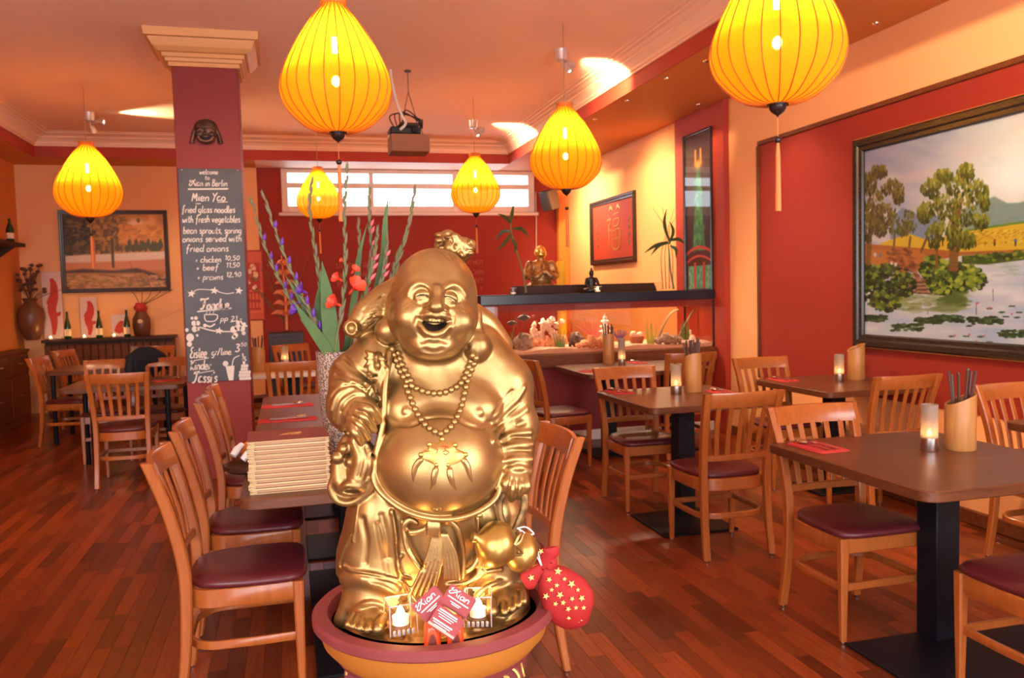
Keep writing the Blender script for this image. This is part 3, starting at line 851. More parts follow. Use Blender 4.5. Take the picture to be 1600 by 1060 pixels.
# recessed downlight in the right soffit
p = atZ(1108, 95, ZS); t = empty('recessed_downlight', p); tag(t, 'small recessed steel downlight in the orange soffit beside the big right lantern', 'downlight')
m = MB(); m.lathe([(.030, -.002), (.036, -.010), (.046, -.008), (.050, 0)], 20); m.build('ring', M['steel'], t)
m = MB(); m.lathe([(0, -.004), (.030, -.004)], 20); m.build('lens', M['white'], t)
for i, (px, py, lb) in enumerate(((98, 255, 'tiny round fitting in the orange soffit left of the left lantern'), (1042, 122, 'tiny round fitting in the right soffit below the bright cornice'), (980, 157, 'tiny round fitting in the right soffit halfway along the red fascia'),
                               (930, 186, 'tiny round fitting in the right soffit just right of the corner lantern'), (1092, 163, 'tiny round fitting in the right soffit just above the red pier'), (1369, 36, 'tiny round fitting in the soffit right of the big cut lantern'))):
    p = atZ(px, py, ZS); t = empty('soffit_fitting', p); tag(t, lb, 'downlight', 'tiny fittings in the soffit')
    m = MB(); m.lathe([(.012, -.002), (.016, -.008), (.024, -.007), (.026, 0)], 14); m.build('ring', M['steel'], t)
    m = MB(); m.lathe([(0, -.003), (.012, -.003)], 14); m.build('lens', M['white'], t)
# picture light over the alcove behind the aquarium: warm spots recessed in the right soffit
for (x, y, w_) in ((3.40, 11.2, 210), (3.40, 9.0, 120)):
    light('alcove_downlight', 'SPOT', (x, y, ZS-.03), w_, (1, .72, .36), (4.25, y, 2.0), .05, None, math.radians(120), 1.0)
for (x, y, w_) in ((3.6, 6.3, 62), (3.5, 3.6, 34), (3.5, 1.6, 30)):
    light('soffit_downlight', 'SPOT', (x, y, ZS-.03), w_, (1, .74, .46), (3.9, y, .5), .03, None, math.radians(100), .8)
# ------------------------------------------------------------------ chalk writing: single strokes
GL = {
 'a': [[(.45,.45),(.3,.52),(.1,.45),(.05,.2),(.15,.02),(.32,.05),(.45,.25),(.46,.48),(.46,.1),(.55,.0)]], 'b': [[(.1,1),(.08,.5),(.08,.05)],[(.08,.3),(.25,.5),(.45,.4),(.45,.15),(.28,0),(.08,.08)]],
 'c': [[(.45,.42),(.3,.52),(.1,.4),(.06,.2),(.2,.02),(.45,.08)]], 'd': [[(.42,.4),(.25,.5),(.06,.35),(.08,.1),(.25,.02),(.42,.15)],[(.48,1),(.46,.5),(.46,.05),(.55,0)]],
 'e': [[(.08,.25),(.42,.3),(.4,.46),(.22,.52),(.06,.35),(.08,.1),(.25,0),(.48,.1)]], 'f': [[(.5,.9),(.38,1),(.28,.85),(.25,.4),(.2,-.3)],[(.05,.48),(.42,.5)]],
 'g': [[(.42,.42),(.25,.5),(.06,.35),(.1,.1),(.28,.05),(.44,.3),(.45,.48),(.42,-.15),(.25,-.35),(.05,-.25)]], 'h': [[(.1,1),(.08,0)],[(.09,.3),(.25,.5),(.42,.4),(.44,0)]],
 'i': [[(.12,.5),(.1,.1),(.2,0)],[(.14,.7),(.15,.73)]], 'j': [[(.2,.5),(.18,-.2),(.05,-.3)]], 'k': [[(.1,1),(.08,0)],[(.42,.5),(.1,.25),(.45,0)]], 'l': [[(.15,1),(.1,.4),(.15,.05),(.28,0)]],
 'm': [[(.06,.5),(.06,0)],[(.06,.3),(.18,.5),(.3,.4),(.3,0)],[(.3,.3),(.44,.5),(.56,.4),(.57,0)]], 'n': [[(.08,.5),(.08,0)],[(.08,.3),(.25,.5),(.42,.4),(.44,0)]],
 'o': [[(.26,.5),(.08,.38),(.08,.12),(.26,0),(.44,.14),(.42,.38),(.26,.5)]], 'p': [[(.1,.5),(.05,-.4)],[(.09,.35),(.28,.5),(.46,.35),(.4,.1),(.22,.02),(.08,.1)]],
 'q': [[(.44,.4),(.26,.5),(.08,.35),(.1,.1),(.3,.05),(.44,.3)],[(.46,.5),(.42,-.4)]], 'r': [[(.1,.5),(.08,0)],[(.09,.3),(.22,.48),(.38,.46)]], 's': [[(.4,.44),(.22,.52),(.1,.38),(.35,.2),(.3,.02),(.08,.06)]],
 't': [[(.22,.85),(.2,.15),(.3,0),(.42,.06)],[(.05,.52),(.42,.54)]], 'u': [[(.08,.5),(.08,.12),(.22,0),(.4,.15),(.44,.5),(.44,.1),(.54,0)]], 'v': [[(.05,.5),(.22,0),(.42,.5)]],
 'w': [[(.04,.5),(.14,0),(.28,.4),(.42,0),(.56,.5)]], 'x': [[(.05,.5),(.42,0)],[(.42,.5),(.05,0)]], 'y': [[(.08,.5),(.2,.1),(.4,.15)],[(.44,.5),(.35,-.2),(.15,-.35)]], 'z': [[(.08,.5),(.42,.48),(.08,.02),(.45,.02)]],
 'M': [[(.02,0),(.12,.95),(.3,.3),(.5,.95),(.58,0)]], 'Y': [[(.02,.95),(.28,.5)],[(.55,1),(.28,.5),(.12,-.1)]], 'X': [[(-.25,.9),(-.4,.7),(-.15,.55),(.1,.85),(.35,.4),(.5,.05)],[(.5,1),(.1,.4),(-.2,.0),(-.45,.15),(-.3,.4)]],
 'B': [[(.1,1),(.08,0)],[(.0,.95),(.35,1),(.42,.75),(.12,.55),(.45,.45),(.45,.1),(.05,0)]], 'F': [[(-.2,.8),(-.25,1),(.1,.95),(.5,1.0),(.65,1.1)],[(.25,.95),(.2,.3),(.0,0),(-.2,.1)],[(.05,.5),(.4,.55)]],
 'E': [[(.5,.95),(.25,1),(.1,.75),(.3,.55),(.05,.35),(.1,.05),(.5,.1)]], 'K': [[(.1,1),(.08,0)],[(.5,1),(.1,.45),(.5,0)],[(-.1,.9),(.15,1)]], 'T': [[(-.1,.95),(.3,1),(.6,1.05)],[(.3,1),(.22,.3),(.0,0),(-.15,.1)]],
 '+': [[(.05,.3),(.4,.3)],[(.22,.5),(.22,.1)]], ',': [[(.12,.08),(.06,-.12)]], '.': [[(.1,.03),(.13,.0)]], '-': [[(.05,.25),(.4,.27)]], '/': [[(.05,-.05),(.4,.95)]], "'": [[(.1,.95),(.08,.8)]],
 '0': [[(.25,.8),(.08,.55),(.08,.2),(.25,0),(.42,.25),(.42,.6),(.25,.8)]], '1': [[(.1,.65),(.25,.8),(.24,0)]], '2': [[(.08,.62),(.22,.8),(.4,.65),(.3,.35),(.06,0),(.45,.02)]], '3': [[(.08,.72),(.25,.8),(.4,.65),(.2,.45),(.42,.25),(.28,0),(.06,.08)]],
 '5': [[(.42,.8),(.12,.8),(.1,.48),(.3,.5),(.42,.3),(.3,.02),(.06,.05)]], '9': [[(.4,.6),(.22,.8),(.08,.6),(.22,.42),(.4,.55),(.38,.1),(.3,0)]], ' ': [],
}
def adv(ch): return {'i': .28, 'l': .32, 'm': .68, 'w': .66, 'M': .72, ' ': .34, ',': .22, '.': .22, "'": .2, '1': .38, 'r': .44, 't': .46, 's': .46}.get(ch, .56)
def chalk(mb, text, x, z, h, slant=.12, width=None, thick=.11, wob=None):
    """strokes in the plane y=0; x, z = start on the base line, h = capital height; width squeezes the line to that length"""
    W = sum(adv(c_) for c_ in text)*h
    sx = (width/W) if width else 1.0
    r = random.Random(len(text)*7+int(abs(x)*1000))
    for ch in text:
        dz = (r.random()-.5)*.06*h
        for st in GL.get(ch, []):
            P = catmull(st, 3) if len(st) > 2 else [np.array(st[0], float), np.array(st[1], float)]
            P = [(x+(p[0]+slant*p[1])*h*sx, 0, z+dz+p[1]*h) for p in P]
            mb.tube(P, 1, sec=rect(thick*h, .0012), up=(0, 1, 0))
        x += adv(ch)*h*sx
def star(mb, x, z, r, y=0):
    mb.loft([[(x+(r if k % 2 == 0 else r*.42)*math.sin(PI*k/5+.2), y+dy, z+(r if k % 2 == 0 else r*.42)*math.cos(PI*k/5+.2)) for k in range(10)] for dy in (-.0008, .0008)])
def disc(mb, x, z, rx, rz, y=0):
    mb.loft([[(x+rx*math.cos(2*PI*k/14), y+dy, z+rz*math.sin(2*PI*k/14)) for k in range(14)] for dy in (-.0008, .0008)])
# chalk board on the column
YBD = CY0-.012
q0, q1 = atY(270, 263, YBD), atY(371, 264, YBD); q2, q3 = atY(286, 598, YBD), atY(383, 594, YBD)
bx0, bx1, bz1, bz0 = CX0+.012, CX1-.002, (q0.z+q1.z)/2, (q2.z+q3.z)/2
board = empty('chalkboard', ((bx0+bx1)/2, YBD, bz0)); tag(board, 'tall narrow chalkboard menu on the column', 'chalkboard')
M['slate'] = mat('slate_board', (.040, .034, .042), .42, noise=(3, .6, (.075, .066, .072)))
M['chalk'] = mat('white_chalk', (.66, .58, .55), .9)
bh = bz1-bz0; bw2 = (bx1-bx0)/2
m = MB(); m.box((0, .004, bh/2), (bx1-bx0, .012, bh), .002); m.build('board', M['slate'], board)
def line_at(py): return (594-py)/(594-263)*bh
def bxp(px, py):
    """picture x on the board -> board x (the board's edges lean a little in the picture)"""
    t = (py-263)/(596-263); xl = 270+16*t; xr = 371+12*t
    return -bw2+(px-xl)/(xr-xl)*2*bw2
wr_ = MB()
def flush(nm):
    global wr_
    o = wr_.build(nm, M['chalk'], board, 0); o.location = (0, -.0035, 0); wr_ = MB()
def wl(text, px0, px1, py, hp, slant=.15, thick=.13):
    h = hp/(594-263)*bh; x0, x1 = bxp(px0, py), bxp(px1, py)
    chalk(wr_, text, x0, line_at(py), h, slant, x1-x0, thick); flush('chalk_line')
for a in (('welcome', 304, 334, 272, 8), ('to', 312, 321, 280, 7), ('Xian in Berlin', 292, 349, 290, 10), ('Mien Yao', 292, 346, 313, 13), ('fried glass noodles', 276, 361, 331, 11), ('with fresh vegetables', 277, 369, 346, 11),
          ('bean sprouts, spring', 278, 371, 363, 11), ('onions served with', 277, 371, 376, 11), ('fried onions', 282, 350, 391, 11), ('+ chicken', 297, 338, 408, 10), ('10,50', 343, 368, 405, 9),
          ('+ beef', 298, 334, 420, 10), ('11,50', 345, 368, 416, 9), ('+ prawns', 300, 341, 435, 10), ('12,90', 345, 370, 431, 9),
          ('pp 21,-', 336, 372, 500, 9)): wl(*a)
wl('Fondue', 307, 350, 481, 16, .25, .16)
wl('Eistee', 289, 315, 556, 17, .2, .12); wl('gr/lime.', 322, 355, 553, 11); wl('3', 358, 368, 549, 15); wl('50', 368, 378, 541, 7)
wl('Kinder', 289, 322, 575, 15, .2, .12); wl('Tassi\'s', 294, 331, 595, 17, .25, .13)
def und(pa, pb, py, py2=None, th=.006):
    wr_.tube([(bxp(pa, py), 0, line_at(py)), (bxp(pb, py2 or py), 0, line_at(py2 or py))], 1, sec=rect(th, .0012), up=(0, 1, 0)); flush('chalk_underline')
und(286, 350, 295, 294, .012); und(298, 306, 317); und(333, 349, 315, 314); und(300, 354, 484, 480, .010); und(296, 318, 560, 557); und(294, 326, 581, 577); und(352, 362, 502, 500)
for sx, sz in ((291, 456), (327, 452), (366, 453), (334, 515)): star(wr_, bxp(sx, sz), line_at(sz), .033); flush('chalk_star')
def bline(pts, th=.006): wr_.tube([(bxp(*p), 0, line_at(p[1])) for p in catmull(pts, 5)], 1, sec=rect(th, .0012), up=(0, 1, 0))
bline([(291, 456), (300, 450), (314, 450), (327, 452), (345, 457), (358, 456)], .006); flush('chalk_garland'); bline([(303, 508), (318, 513), (334, 516), (356, 517)], .010)
flush('chalk_garland')
bline([(311, 489), (331, 490), (328, 499), (314, 499), (311, 490)], .008); bline([(313, 505), (320, 508), (328, 504)], .012)
bline([(314, 489), (316, 482)], .004); bline([(319, 489), (321, 481)], .004); bline([(324, 489), (327, 482)], .004)
flush('chalk_pot')
for (x, y, r) in ((292, 494, .012), (298, 494, .014), (295, 502, .020), (301, 502, .018), (296, 511, .022), (301, 511, .014), (284, 512, .014), (289, 524, .030), (288, 534, .020), (300, 521, .010), (312, 506, .014),
                  (357, 514, .026), (364, 511, .026), (371, 513, .022), (360, 523, .020), (373, 520, .016), (357, 526, .016), (364, 503, .016), (374, 506, .014)):
    disc(wr_, bxp(x, y), line_at(y), r, r*1.1); flush('chalk_grape')
bline([(368, 500), (373, 508), (379, 509)], .012)
flush('chalk_leaf')
# drink with a straw and a pineapple
wr_.loft([[(bxp(x, y), dy, line_at(y)) for x, y in ((344, 571), (358, 571), (356, 594), (349, 594))] for dy in (-.0008, .0008)])
disc(wr_, bxp(344, 567), line_at(567), .022, .022); bline([(354, 572), (357, 560), (366, 555)], .007)
flush('chalk_drink')
for r_ in range(6):
    for c_ in range(-2, 3):
        if abs(c_) <= (r_+1)*.5+.3: disc(wr_, bxp(373, 568)+c_*.018+(r_ % 2)*.005, line_at(567+r_*5), .011, .014)
for (x, y) in ((371, 560), (375, 557), (371, 552), (377, 562)): bline([(373, 566), (x, y)], .010)
flush('chalk_pineapple')
for sx in (-1, 1):
    m = MB(); m.ball((sx*(bw2-.03), -.004, bh-.015), .010, 8, 6); m.build('mounting_screw', M['steel'], board)
# ------------------------------------------------------------------ laughing mask above it
mk0 = atY(322, 207, CY0)
mask = empty('buddha_mask', (mk0.x, CY0, mk0.z)); tag(mask, 'small dark laughing face mask hung on the column above the chalkboard', 'mask')
M['bronze'] = mat('dark_bronze', (.055, .030, .022), .42, .5, noise=(18, .9, (.16, .075, .05)))
mm = MB(); u = .0057
mm.ball((0, -.012, -1*u), (14.5*u, .056, 15*u), 22, 14); mm.ball((0, -.026, -9*u), (12.5*u, .044, 8.5*u), 18, 10)
for sx in (-1, 1):
    mm.tube(catmull([(sx*14*u, -.008, 4*u), (sx*17*u, -.008, -4*u), (sx*18.5*u, -.012, -12*u), (sx*19*u, -.012, -16*u)], 4), [.016, .017, .018, .018, .018, .018, .018, .018, .019, .020, .021, .022, .020], 10)
    mm.ball((sx*7.5*u, -.054, -4.5*u), (5*u, .018, 4*u), 12, 8)
mm.ball((0, -.068, -3.5*u), (3.6*u, .016, 3*u), 10, 8); mm.ball((0, -.062, .5*u), (1.8*u, .012, 4*u), 10, 8)
mm.build('face', M['bronze'], mask)
cp_ = MB(); cp_.ball((0, -.004, 6*u), (16*u, .050, 12.5*u), 22, 12); cp_.tube(catmull([(-15.6*u, -.012, 3*u), (-9*u, -.048, 5.5*u), (0, -.060, 6.2*u), (9*u, -.048, 5.5*u), (15.6*u, -.012, 3*u)], 5), .010, 8); cp_.build('headdress', M['bronze'], mask)
M['bronzelight'] = mat('rubbed_bronze', (.30, .17, .12), .4, .5)
for pts, r in (([(-11*u, -.050, .5*u), (-7*u, -.060, 2.2*u), (-3*u, -.064, .5*u)], .004), ([(11*u, -.050, .5*u), (7*u, -.060, 2.2*u), (3*u, -.064, .5*u)], .004),
               ([(-10*u, -.058, -7.5*u), (-6.5*u, -.066, -12.5*u), (0, -.070, -14.5*u), (6.5*u, -.066, -12.5*u), (10*u, -.058, -7.5*u)], .008)):
    b = MB(); b.tube(catmull(pts, 5), r, 6); b.build('lip' if r > .005 else 'eyelid', M['bronzelight'], mask)
b = MB(); b.tube(catmull([(-7*u, -.062, -8.5*u), (0, -.068, -11*u), (7*u, -.062, -8.5*u)], 5), .012, 8); b.build('mouth', M['black'], mask)
# ------------------------------------------------------------------ pictures: flat paintings as coloured canvases
def lin(c):
    c = np.asarray(c, float)/255.0
    return np.where(c > .04045, ((c+.055)/1.055)**2.4, c/12.92)
def vnoise(x, y, s, seed=0):
    """smooth value noise in [0,1]"""
    r = np.random.RandomState(seed).rand(64, 64)
    x = x*s; y = y*s; xi = np.floor(x).astype(int); yi = np.floor(y).astype(int); fx = x-xi; fy = y-yi
    fx = fx*fx*(3-2*fx); fy = fy*fy*(3-2*fy)
    g = lambda a, b: r[(a % 64), (b % 64)]
    return (g(xi, yi)*(1-fx)+g(xi+1, yi)*fx)*(1-fy)+(g(xi, yi+1)*(1-fx)+g(xi+1, yi+1)*fx)*fy
def fbm(x, y, s, seed=0):
    return (vnoise(x, y, s, seed)+.5*vnoise(x, y, s*2.1, seed+1)+.25*vnoise(x, y, s*4.3, seed+2))/1.75
def paint_mat(name, rough=.45):
    m = bpy.data.materials.new(name); m.use_nodes = True; nt = m.node_tree
    a = nt.nodes.new('ShaderNodeVertexColor'); a.layer_name = 'paint'
    b = nt.nodes['Principled BSDF']; b.inputs['Roughness'].default_value = rough
    nt.links.new(a.outputs[0], b.inputs['Base Color'])
    return m
M['paint'] = paint_mat('oil_paint'); M['print'] = paint_mat('painted_panel', .55)
class Canvas:
    """colour field over picture coordinates X (right), Y (down)"""
    def __init__(s, X, Y): s.X = X; s.Y = Y; s.C = np.zeros(X.shape+(3,))
    def mix(s, w, c): w = np.clip(w, 0, 1)[..., None]; s.C = s.C*(1-w)+np.asarray(c, float)*w
    def poly(s, pts, c, soft=3.0):
        """polygon band given by an upper and a lower outline [(x, y)...]"""
        up, lo = pts
        u = np.interp(s.X, *zip(*up)); l = np.interp(s.X, *zip(*lo))
        xa = max(up[0][0], lo[0][0]); xb = min(up[-1][0], lo[-1][0])
        w = np.clip((s.Y-u)/soft+.5, 0, 1)*np.clip((l-s.Y)/soft+.5, 0, 1)*np.clip((s.X-xa)/soft+.5, 0, 1)*np.clip((xb-s.X)/soft+.5, 0, 1)
        s.mix(w, c)
    def dab(s, x, y, rx, ry, c, a=1.0, rot=0.0):
        R = max(rx, ry)
        m = (np.abs(s.X-x) < R) & (np.abs(s.Y-y) < R)
        if not m.any(): return
        dx = s.X[m]-x; dy = s.Y[m]-y; cr, sr = math.cos(rot), math.sin(rot)
        q = ((dx*cr+dy*sr)/rx)**2+((-dx*sr+dy*cr)/ry)**2
        w = (np.clip((1-q)*2.2, 0, 1)*a)[:, None]
        s.C[m] = s.C[m]*(1-w)+np.asarray(c, float)*w
def canvas_object(name, W, H, nx, ny, colours, parent, material, gain=1.0):
    """grid W x H in the plane y=0 (x right, z up from 0), a colour per vertex; colours indexed [row from the top, column]"""
    me = bpy.data.meshes.new(name)
    xs = np.linspace(-W/2, W/2, nx); zs = np.linspace(H, 0, ny)
    V = np.zeros((ny, nx, 3)); V[..., 0] = xs[None, :]; V[..., 2] = zs[:, None]
    I = np.arange(nx*ny).reshape(ny, nx)
    Q = np.stack([I[1:, :-1], I[1:, 1:], I[:-1, 1:], I[:-1, :-1]], -1).reshape(-1, 4)
    me = np_mesh(name, V.reshape(-1, 3), Q, material)
    at = me.color_attributes.new('paint', 'FLOAT_COLOR', 'POINT')
    cc = np.ones((nx*ny, 4), np.float32); cc[:, :3] = lin(colours.reshape(-1, 3))
    cc[:, :3] *= np.asarray(gain)
    at.data.foreach_set('color', cc.ravel())
    return inst(name, me, parent)
def frame(parent, W, H, w, d, material, name='frame', prof=None):
    """mitred moulding round an opening W x H (outer size), standing out towards -y"""
    m = MB(); prof = prof or [(0, 0), (0, -d*.8), (w*.15, -d), (w*.5, -d*.86), (w*.62, -d*.62), (w*.9, -d*.55), (w, -d*.3), (w, 0)]
    rings = []
    for sx, sz in ((-1, -1), (1, -1), (1, 1), (-1, 1)):
        rings.append([(sx*(W/2-a), b, H/2+sz*(H/2-a)) for a, b in prof])
    m.loft(rings, True, False, True)
    return m.build(name, material, parent, 30)
RX = -PI/2       # things on the right wall: local -y looks to -x
# --- the large landscape on the right wall
def big_landscape():
    y1 = atX(1341, 224, XR).y; zt, zb = 2.565, 1.000
    fw, Wd = .095, 2.35
    t = empty('landscape_painting', (XR-.008, y1-Wd/2, zb), RX)
    tag(t, 'large framed landscape painting of trees, yellow field and lily pond on the right wall', 'painting')
    M['frameblack'] = wood('black_lacquered_frame', (.035, .020, .014), (.018, .012, .010), .25, (2, 20, 20))
    M['gilt'] = mat('gilt_edge', (.62, .34, .10), .4, .6)
    frame(t, Wd, zt-zb, fw, .055, M['frameblack'])
    frame(t, Wd+.02, zt-zb+.02, .012, .02, M['gilt'], 'gilt_edge', [(0, 0), (0, -.022), (.012, -.022), (.012, 0)]).location = (0, 0, -.01)
    W, H = Wd-2*fw+.01, zt-zb-2*fw+.01
    nx, ny = 460, 300
    yy = y1-fw-np.linspace(0, 1, nx)*W; zz = zb+fw+np.linspace(1, 0, ny)*H
    YY, ZZ = np.meshgrid(yy, zz)
    v = np.stack([np.full(YY.shape, XR), YY, ZZ-CAMH], -1)
    c = v @ np.array([[*CR], [*CU], [*CB]]).T
    d = np.maximum(-c[..., 2], .6)
    X = (800+FPX*c[..., 0]/d-1340)*3.119; Y = (530-FPX*c[..., 1]/d-200)*3.119
    k = Canvas(X, Y); r = random.Random(5)
    # sky
    t_ = np.clip((X-40)/760, 0, 1); h_ = np.clip((Y-60)/420, 0, 1)
    sky = np.array([168, 160, 178])*(1-t_)[..., None]+np.array([236, 228, 206])*t_[..., None]
    k.C = sky+h_[..., None]*np.array([14, 6, -4])
    st = fbm(X*.35+Y*.55, Y*1.3-X*.32, .012, 3)
    k.mix((st-.5)*2.6, (228, 205, 190)); k.mix((.45-st)*1.8*(1-t_*.4), (150, 158, 178))
    k.mix(np.exp(-((X-290)**2/90**2+(Y-235-(X-290)*-.25)**2/26**2))*.6, (226, 188, 176)); k.mix(np.exp(-((X-800)**2/170**2+(Y-240)**2/120**2)), (250, 246, 230))
    k.poly(([(170, 440), (230, 385), (330, 430), (420, 420)], [(170, 560), (420, 560)]), (128, 138, 158), 8)
    k.poly(([(520, 400), (600, 360), (680, 330), (740, 362), (800, 360), (900, 330), (1400, 340)], [(520, 500), (1400, 480)]), (136, 152, 138), 10)
    for i in range(70): k.dab(r.uniform(520, 1100), r.uniform(360, 470), r.uniform(15, 45), r.uniform(4, 10), (118+r.randrange(30), 140+r.randrange(24), 118+r.randrange(24)), .5, -.3)
    # field and banks
    k.poly(([(120, 560), (260, 512), (360, 545), (540, 498), (811, 455), (1400, 420)], [(120, 610), (540, 600), (1400, 570)]), (226, 176, 44), 5)
    for i in range(420):
        x = r.uniform(520, 1300); y = r.uniform(500, 580)-(x-540)*.055
        k.dab(x, y, r.uniform(6, 16), r.uniform(2, 5), r.choice(((190, 130, 30), (236, 196, 70), (160, 104, 28), (240, 205, 90))), .6, -.4)
    k.poly(([(540, 492), (811, 450), (1400, 412)], [(540, 502), (811, 462), (1400, 424)]), (110, 140, 50), 3)
    k.poly(([(30, 560), (350, 585), (520, 600), (820, 588), (1400, 560)], [(30, 640), (350, 650), (520, 618), (820, 602), (1400, 575)]), (176, 100, 44), 5)
    k.poly(([(30, 590), (330, 590), (345, 640)], [(30, 700), (330, 690), (345, 680)]), (196, 112, 46), 6)
    # water
    k.poly(([(20, 780), (380, 800), (560, 690), (700, 640), (820, 620), (1400, 590)], [(20, 1100), (1400, 1100)]), (214, 206, 204), 8)
    wn = fbm(X*.5, Y*2.2, .012, 9); on = np.clip((Y-np.interp(X, (20, 380, 560, 700, 820, 1400), (800, 830, 705, 655, 635, 600)))/20, 0, 1)
    k.mix((wn-.52)*3*on, (236, 226, 214)); k.mix((.46-wn)*3*on, (178, 190, 204))
    for i in range(90): k.dab(r.uniform(200, 540), r.uniform(800, 890), r.uniform(20, 60), r.uniform(4, 14), r.choice(((136, 144, 76), (170, 172, 110), (120, 128, 60))), .5)
    for i in range(60): k.dab(r.uniform(420, 540), r.uniform(780, 860), r.uniform(12, 40), r.uniform(4, 14), (92, 106, 44), .55)
    for i in range(60): k.dab(r.uniform(640, 1200), r.uniform(650, 720), r.uniform(20, 60), r.uniform(3, 8), r.choice(((170, 180, 150), (205, 205, 190))), .5)
    # earth bank and path
    for i in range(260):
        x = r.uniform(150, 350); y = r.uniform(590, 800)
        if abs(x-(190+(y-590)*.62)) < 70: k.dab(x, y, r.uniform(10, 26), r.uniform(4, 9), r.choice(((150, 78, 36), (120, 60, 30), (176, 98, 48), (96, 50, 28))), .7, .3)
    for i in range(8): k.dab(300+i*5, 740+i*9, 40, 5, (110, 66, 40) if i % 2 else (176, 120, 88), .9)
    # bushes
    def bush(pts, n, cols, rx, ry):
        for i in range(n):
            cx0, cy0, ex, ey = r.choice(pts); a = r.uniform(0, 2*PI); q = math.sqrt(r.random())
            x, y = cx0+ex*q*math.cos(a), cy0+ey*q*math.sin(a)
            s_ = r.choice(cols[:2]) if i < n*.5 else r.choice(cols)
            k.dab(x, y, rx*r.uniform(.6, 1.3), ry*r.uniform(.6, 1.3), s_, .85, r.uniform(-.5, .5))
    GR = ((26, 34, 14), (40, 54, 20), (64, 82, 28), (104, 120, 36), (150, 156, 46))
    bush(((100, 790, 75, 75), (170, 720, 110, 60), (70, 720, 50, 60), (230, 770, 60, 50), (150, 840, 70, 50)), 520, GR, 15, 11)
    k.poly(([(520, 620), (640, 612), (820, 600), (1400, 575)], [(520, 660), (640, 662), (820, 640), (1400, 610)]), (72, 92, 32), 6)
    bush(((700, 625, 180, 16), (1000, 605, 240, 18)), 160, GR[1:], 14, 9)
    bush(((470, 720, 130, 70), (560, 730, 80, 60), (380, 680, 60, 60), (420, 760, 70, 45)), 620, ((34, 46, 16), (58, 78, 24), (92, 116, 34), (138, 156, 46), (178, 182, 60)), 15, 12)
    # trunks
    for pts, w_ in (([(478, 690), (480, 600), (486, 480), (500, 360)], 26), ([(395, 680), (398, 600), (392, 520)], 7), ([(62, 660), (70, 520), (86, 400)], 14), ([(188, 575), (190, 520)], 6), ([(262, 578), (268, 530)], 6), ([(320, 600), (345, 540)], 7)):
        for p in catmull(pts, 14): k.dab(p[0], p[1], w_, 9, (112+r.randrange(40), 74+r.randrange(26), 40), .9)
    # weeping foliage
    def weep(pts, n, cols):
        for i in range(n):
            cx0, cy0, ex, ey = r.choice(pts); a = r.uniform(0, 2*PI); q = math.sqrt(r.random())
            x, y = cx0+ex*q*math.cos(a), cy0+ey*q*math.sin(a)
            j = min(len(cols)-1, int(r.random()*2+(1-(y-cy0)/ey)*.5*len(cols)*.5))
            k.dab(x, y, 7*r.uniform(.6, 1.2), 15*r.uniform(.6, 1.3), cols[j], .85, r.uniform(-.35, .35))
    T = ((48, 54, 18), (74, 80, 24), (112, 112, 32), (154, 146, 44), (190, 176, 60))
    weep(((540, 215, 45, 40), (500, 280, 60, 50), (430, 230, 45, 30), (370, 290, 55, 45), (600, 310, 50, 60), (630, 360, 24, 40), (430, 380, 70, 60), (340, 410, 40, 50), (520, 400, 70, 80), (610, 450, 45, 38), (450, 480, 70, 70), (390, 520, 50, 60), (500, 540, 60, 60), (540, 545, 50, 34)), 1250, T)
    weep(((115, 210, 38, 30), (70, 270, 30, 60), (180, 290, 55, 40), (210, 330, 26, 40), (90, 380, 50, 80), (150, 420, 50, 50), (60, 480, 30, 70), (120, 480, 40, 45)), 620, ((52, 44, 18), (78, 66, 24), (112, 94, 34), (150, 130, 50)))
    weep(((190, 470, 30, 40), (255, 440, 34, 40), (270, 480, 30, 25), (225, 500, 30, 20)), 130, ((70, 74, 30), (96, 92, 40), (120, 112, 54)))
    # lily clumps, pads, flowers, small figures
    for (x, y, a_, b_) in ((90, 925, 55, 22), (255, 968, 76, 24), (355, 936, 60, 22), (450, 926, 80, 22), (635, 935, 80, 24), (780, 998, 85, 28), (980, 1000, 120, 26)):
        for i in range(70): k.dab(x+r.uniform(-a_, a_), y+r.uniform(-b_, b_)*.7, r.uniform(10, 20), r.uniform(4, 8), r.choice(((44, 62, 30), (58, 82, 38), (36, 48, 26), (88, 110, 60))), .85)
    for (x, y) in ((655, 876), (715, 895), (765, 865), (735, 916), (790, 920), (800, 895), (470, 1012), (540, 1012), (610, 1014), (655, 1040), (350, 1028), (555, 962)): k.dab(x, y, 20, 5, (56, 80, 40), .9)
    for (x, y) in ((485, 1008), (556, 1004), (630, 1010), (590, 1036), (655, 874), (764, 903), (597, 850)): k.dab(x, y, 8, 6, (226, 112, 130), .95)
    for (x, y0_, y1_) in ((590, 850, 910), (672, 785, 840), (353, 890, 905)): 
        for y in np.arange(y0_, y1_, 4): k.dab(x, y, 2.5, 5, (120, 104, 84), .7)
    for (x, y, c_) in ((680, 545, (196, 80, 50)), (782, 545, (70, 110, 170)), (95, 615, (200, 190, 190)), (122, 618, (90, 110, 150)), (176, 655, (226, 200, 180)), (196, 662, (226, 206, 190))): k.dab(x, y, 8, 11, c_, .95); k.dab(x, y+16, 6, 14, (60, 44, 34), .8 if x > 600 else 0)
    o = canvas_object('canvas', W, H, nx, ny, k.C, t, M['paint'], (.52, .64, .80)); o.location = (0, -.006, fw-.005)
big_landscape()
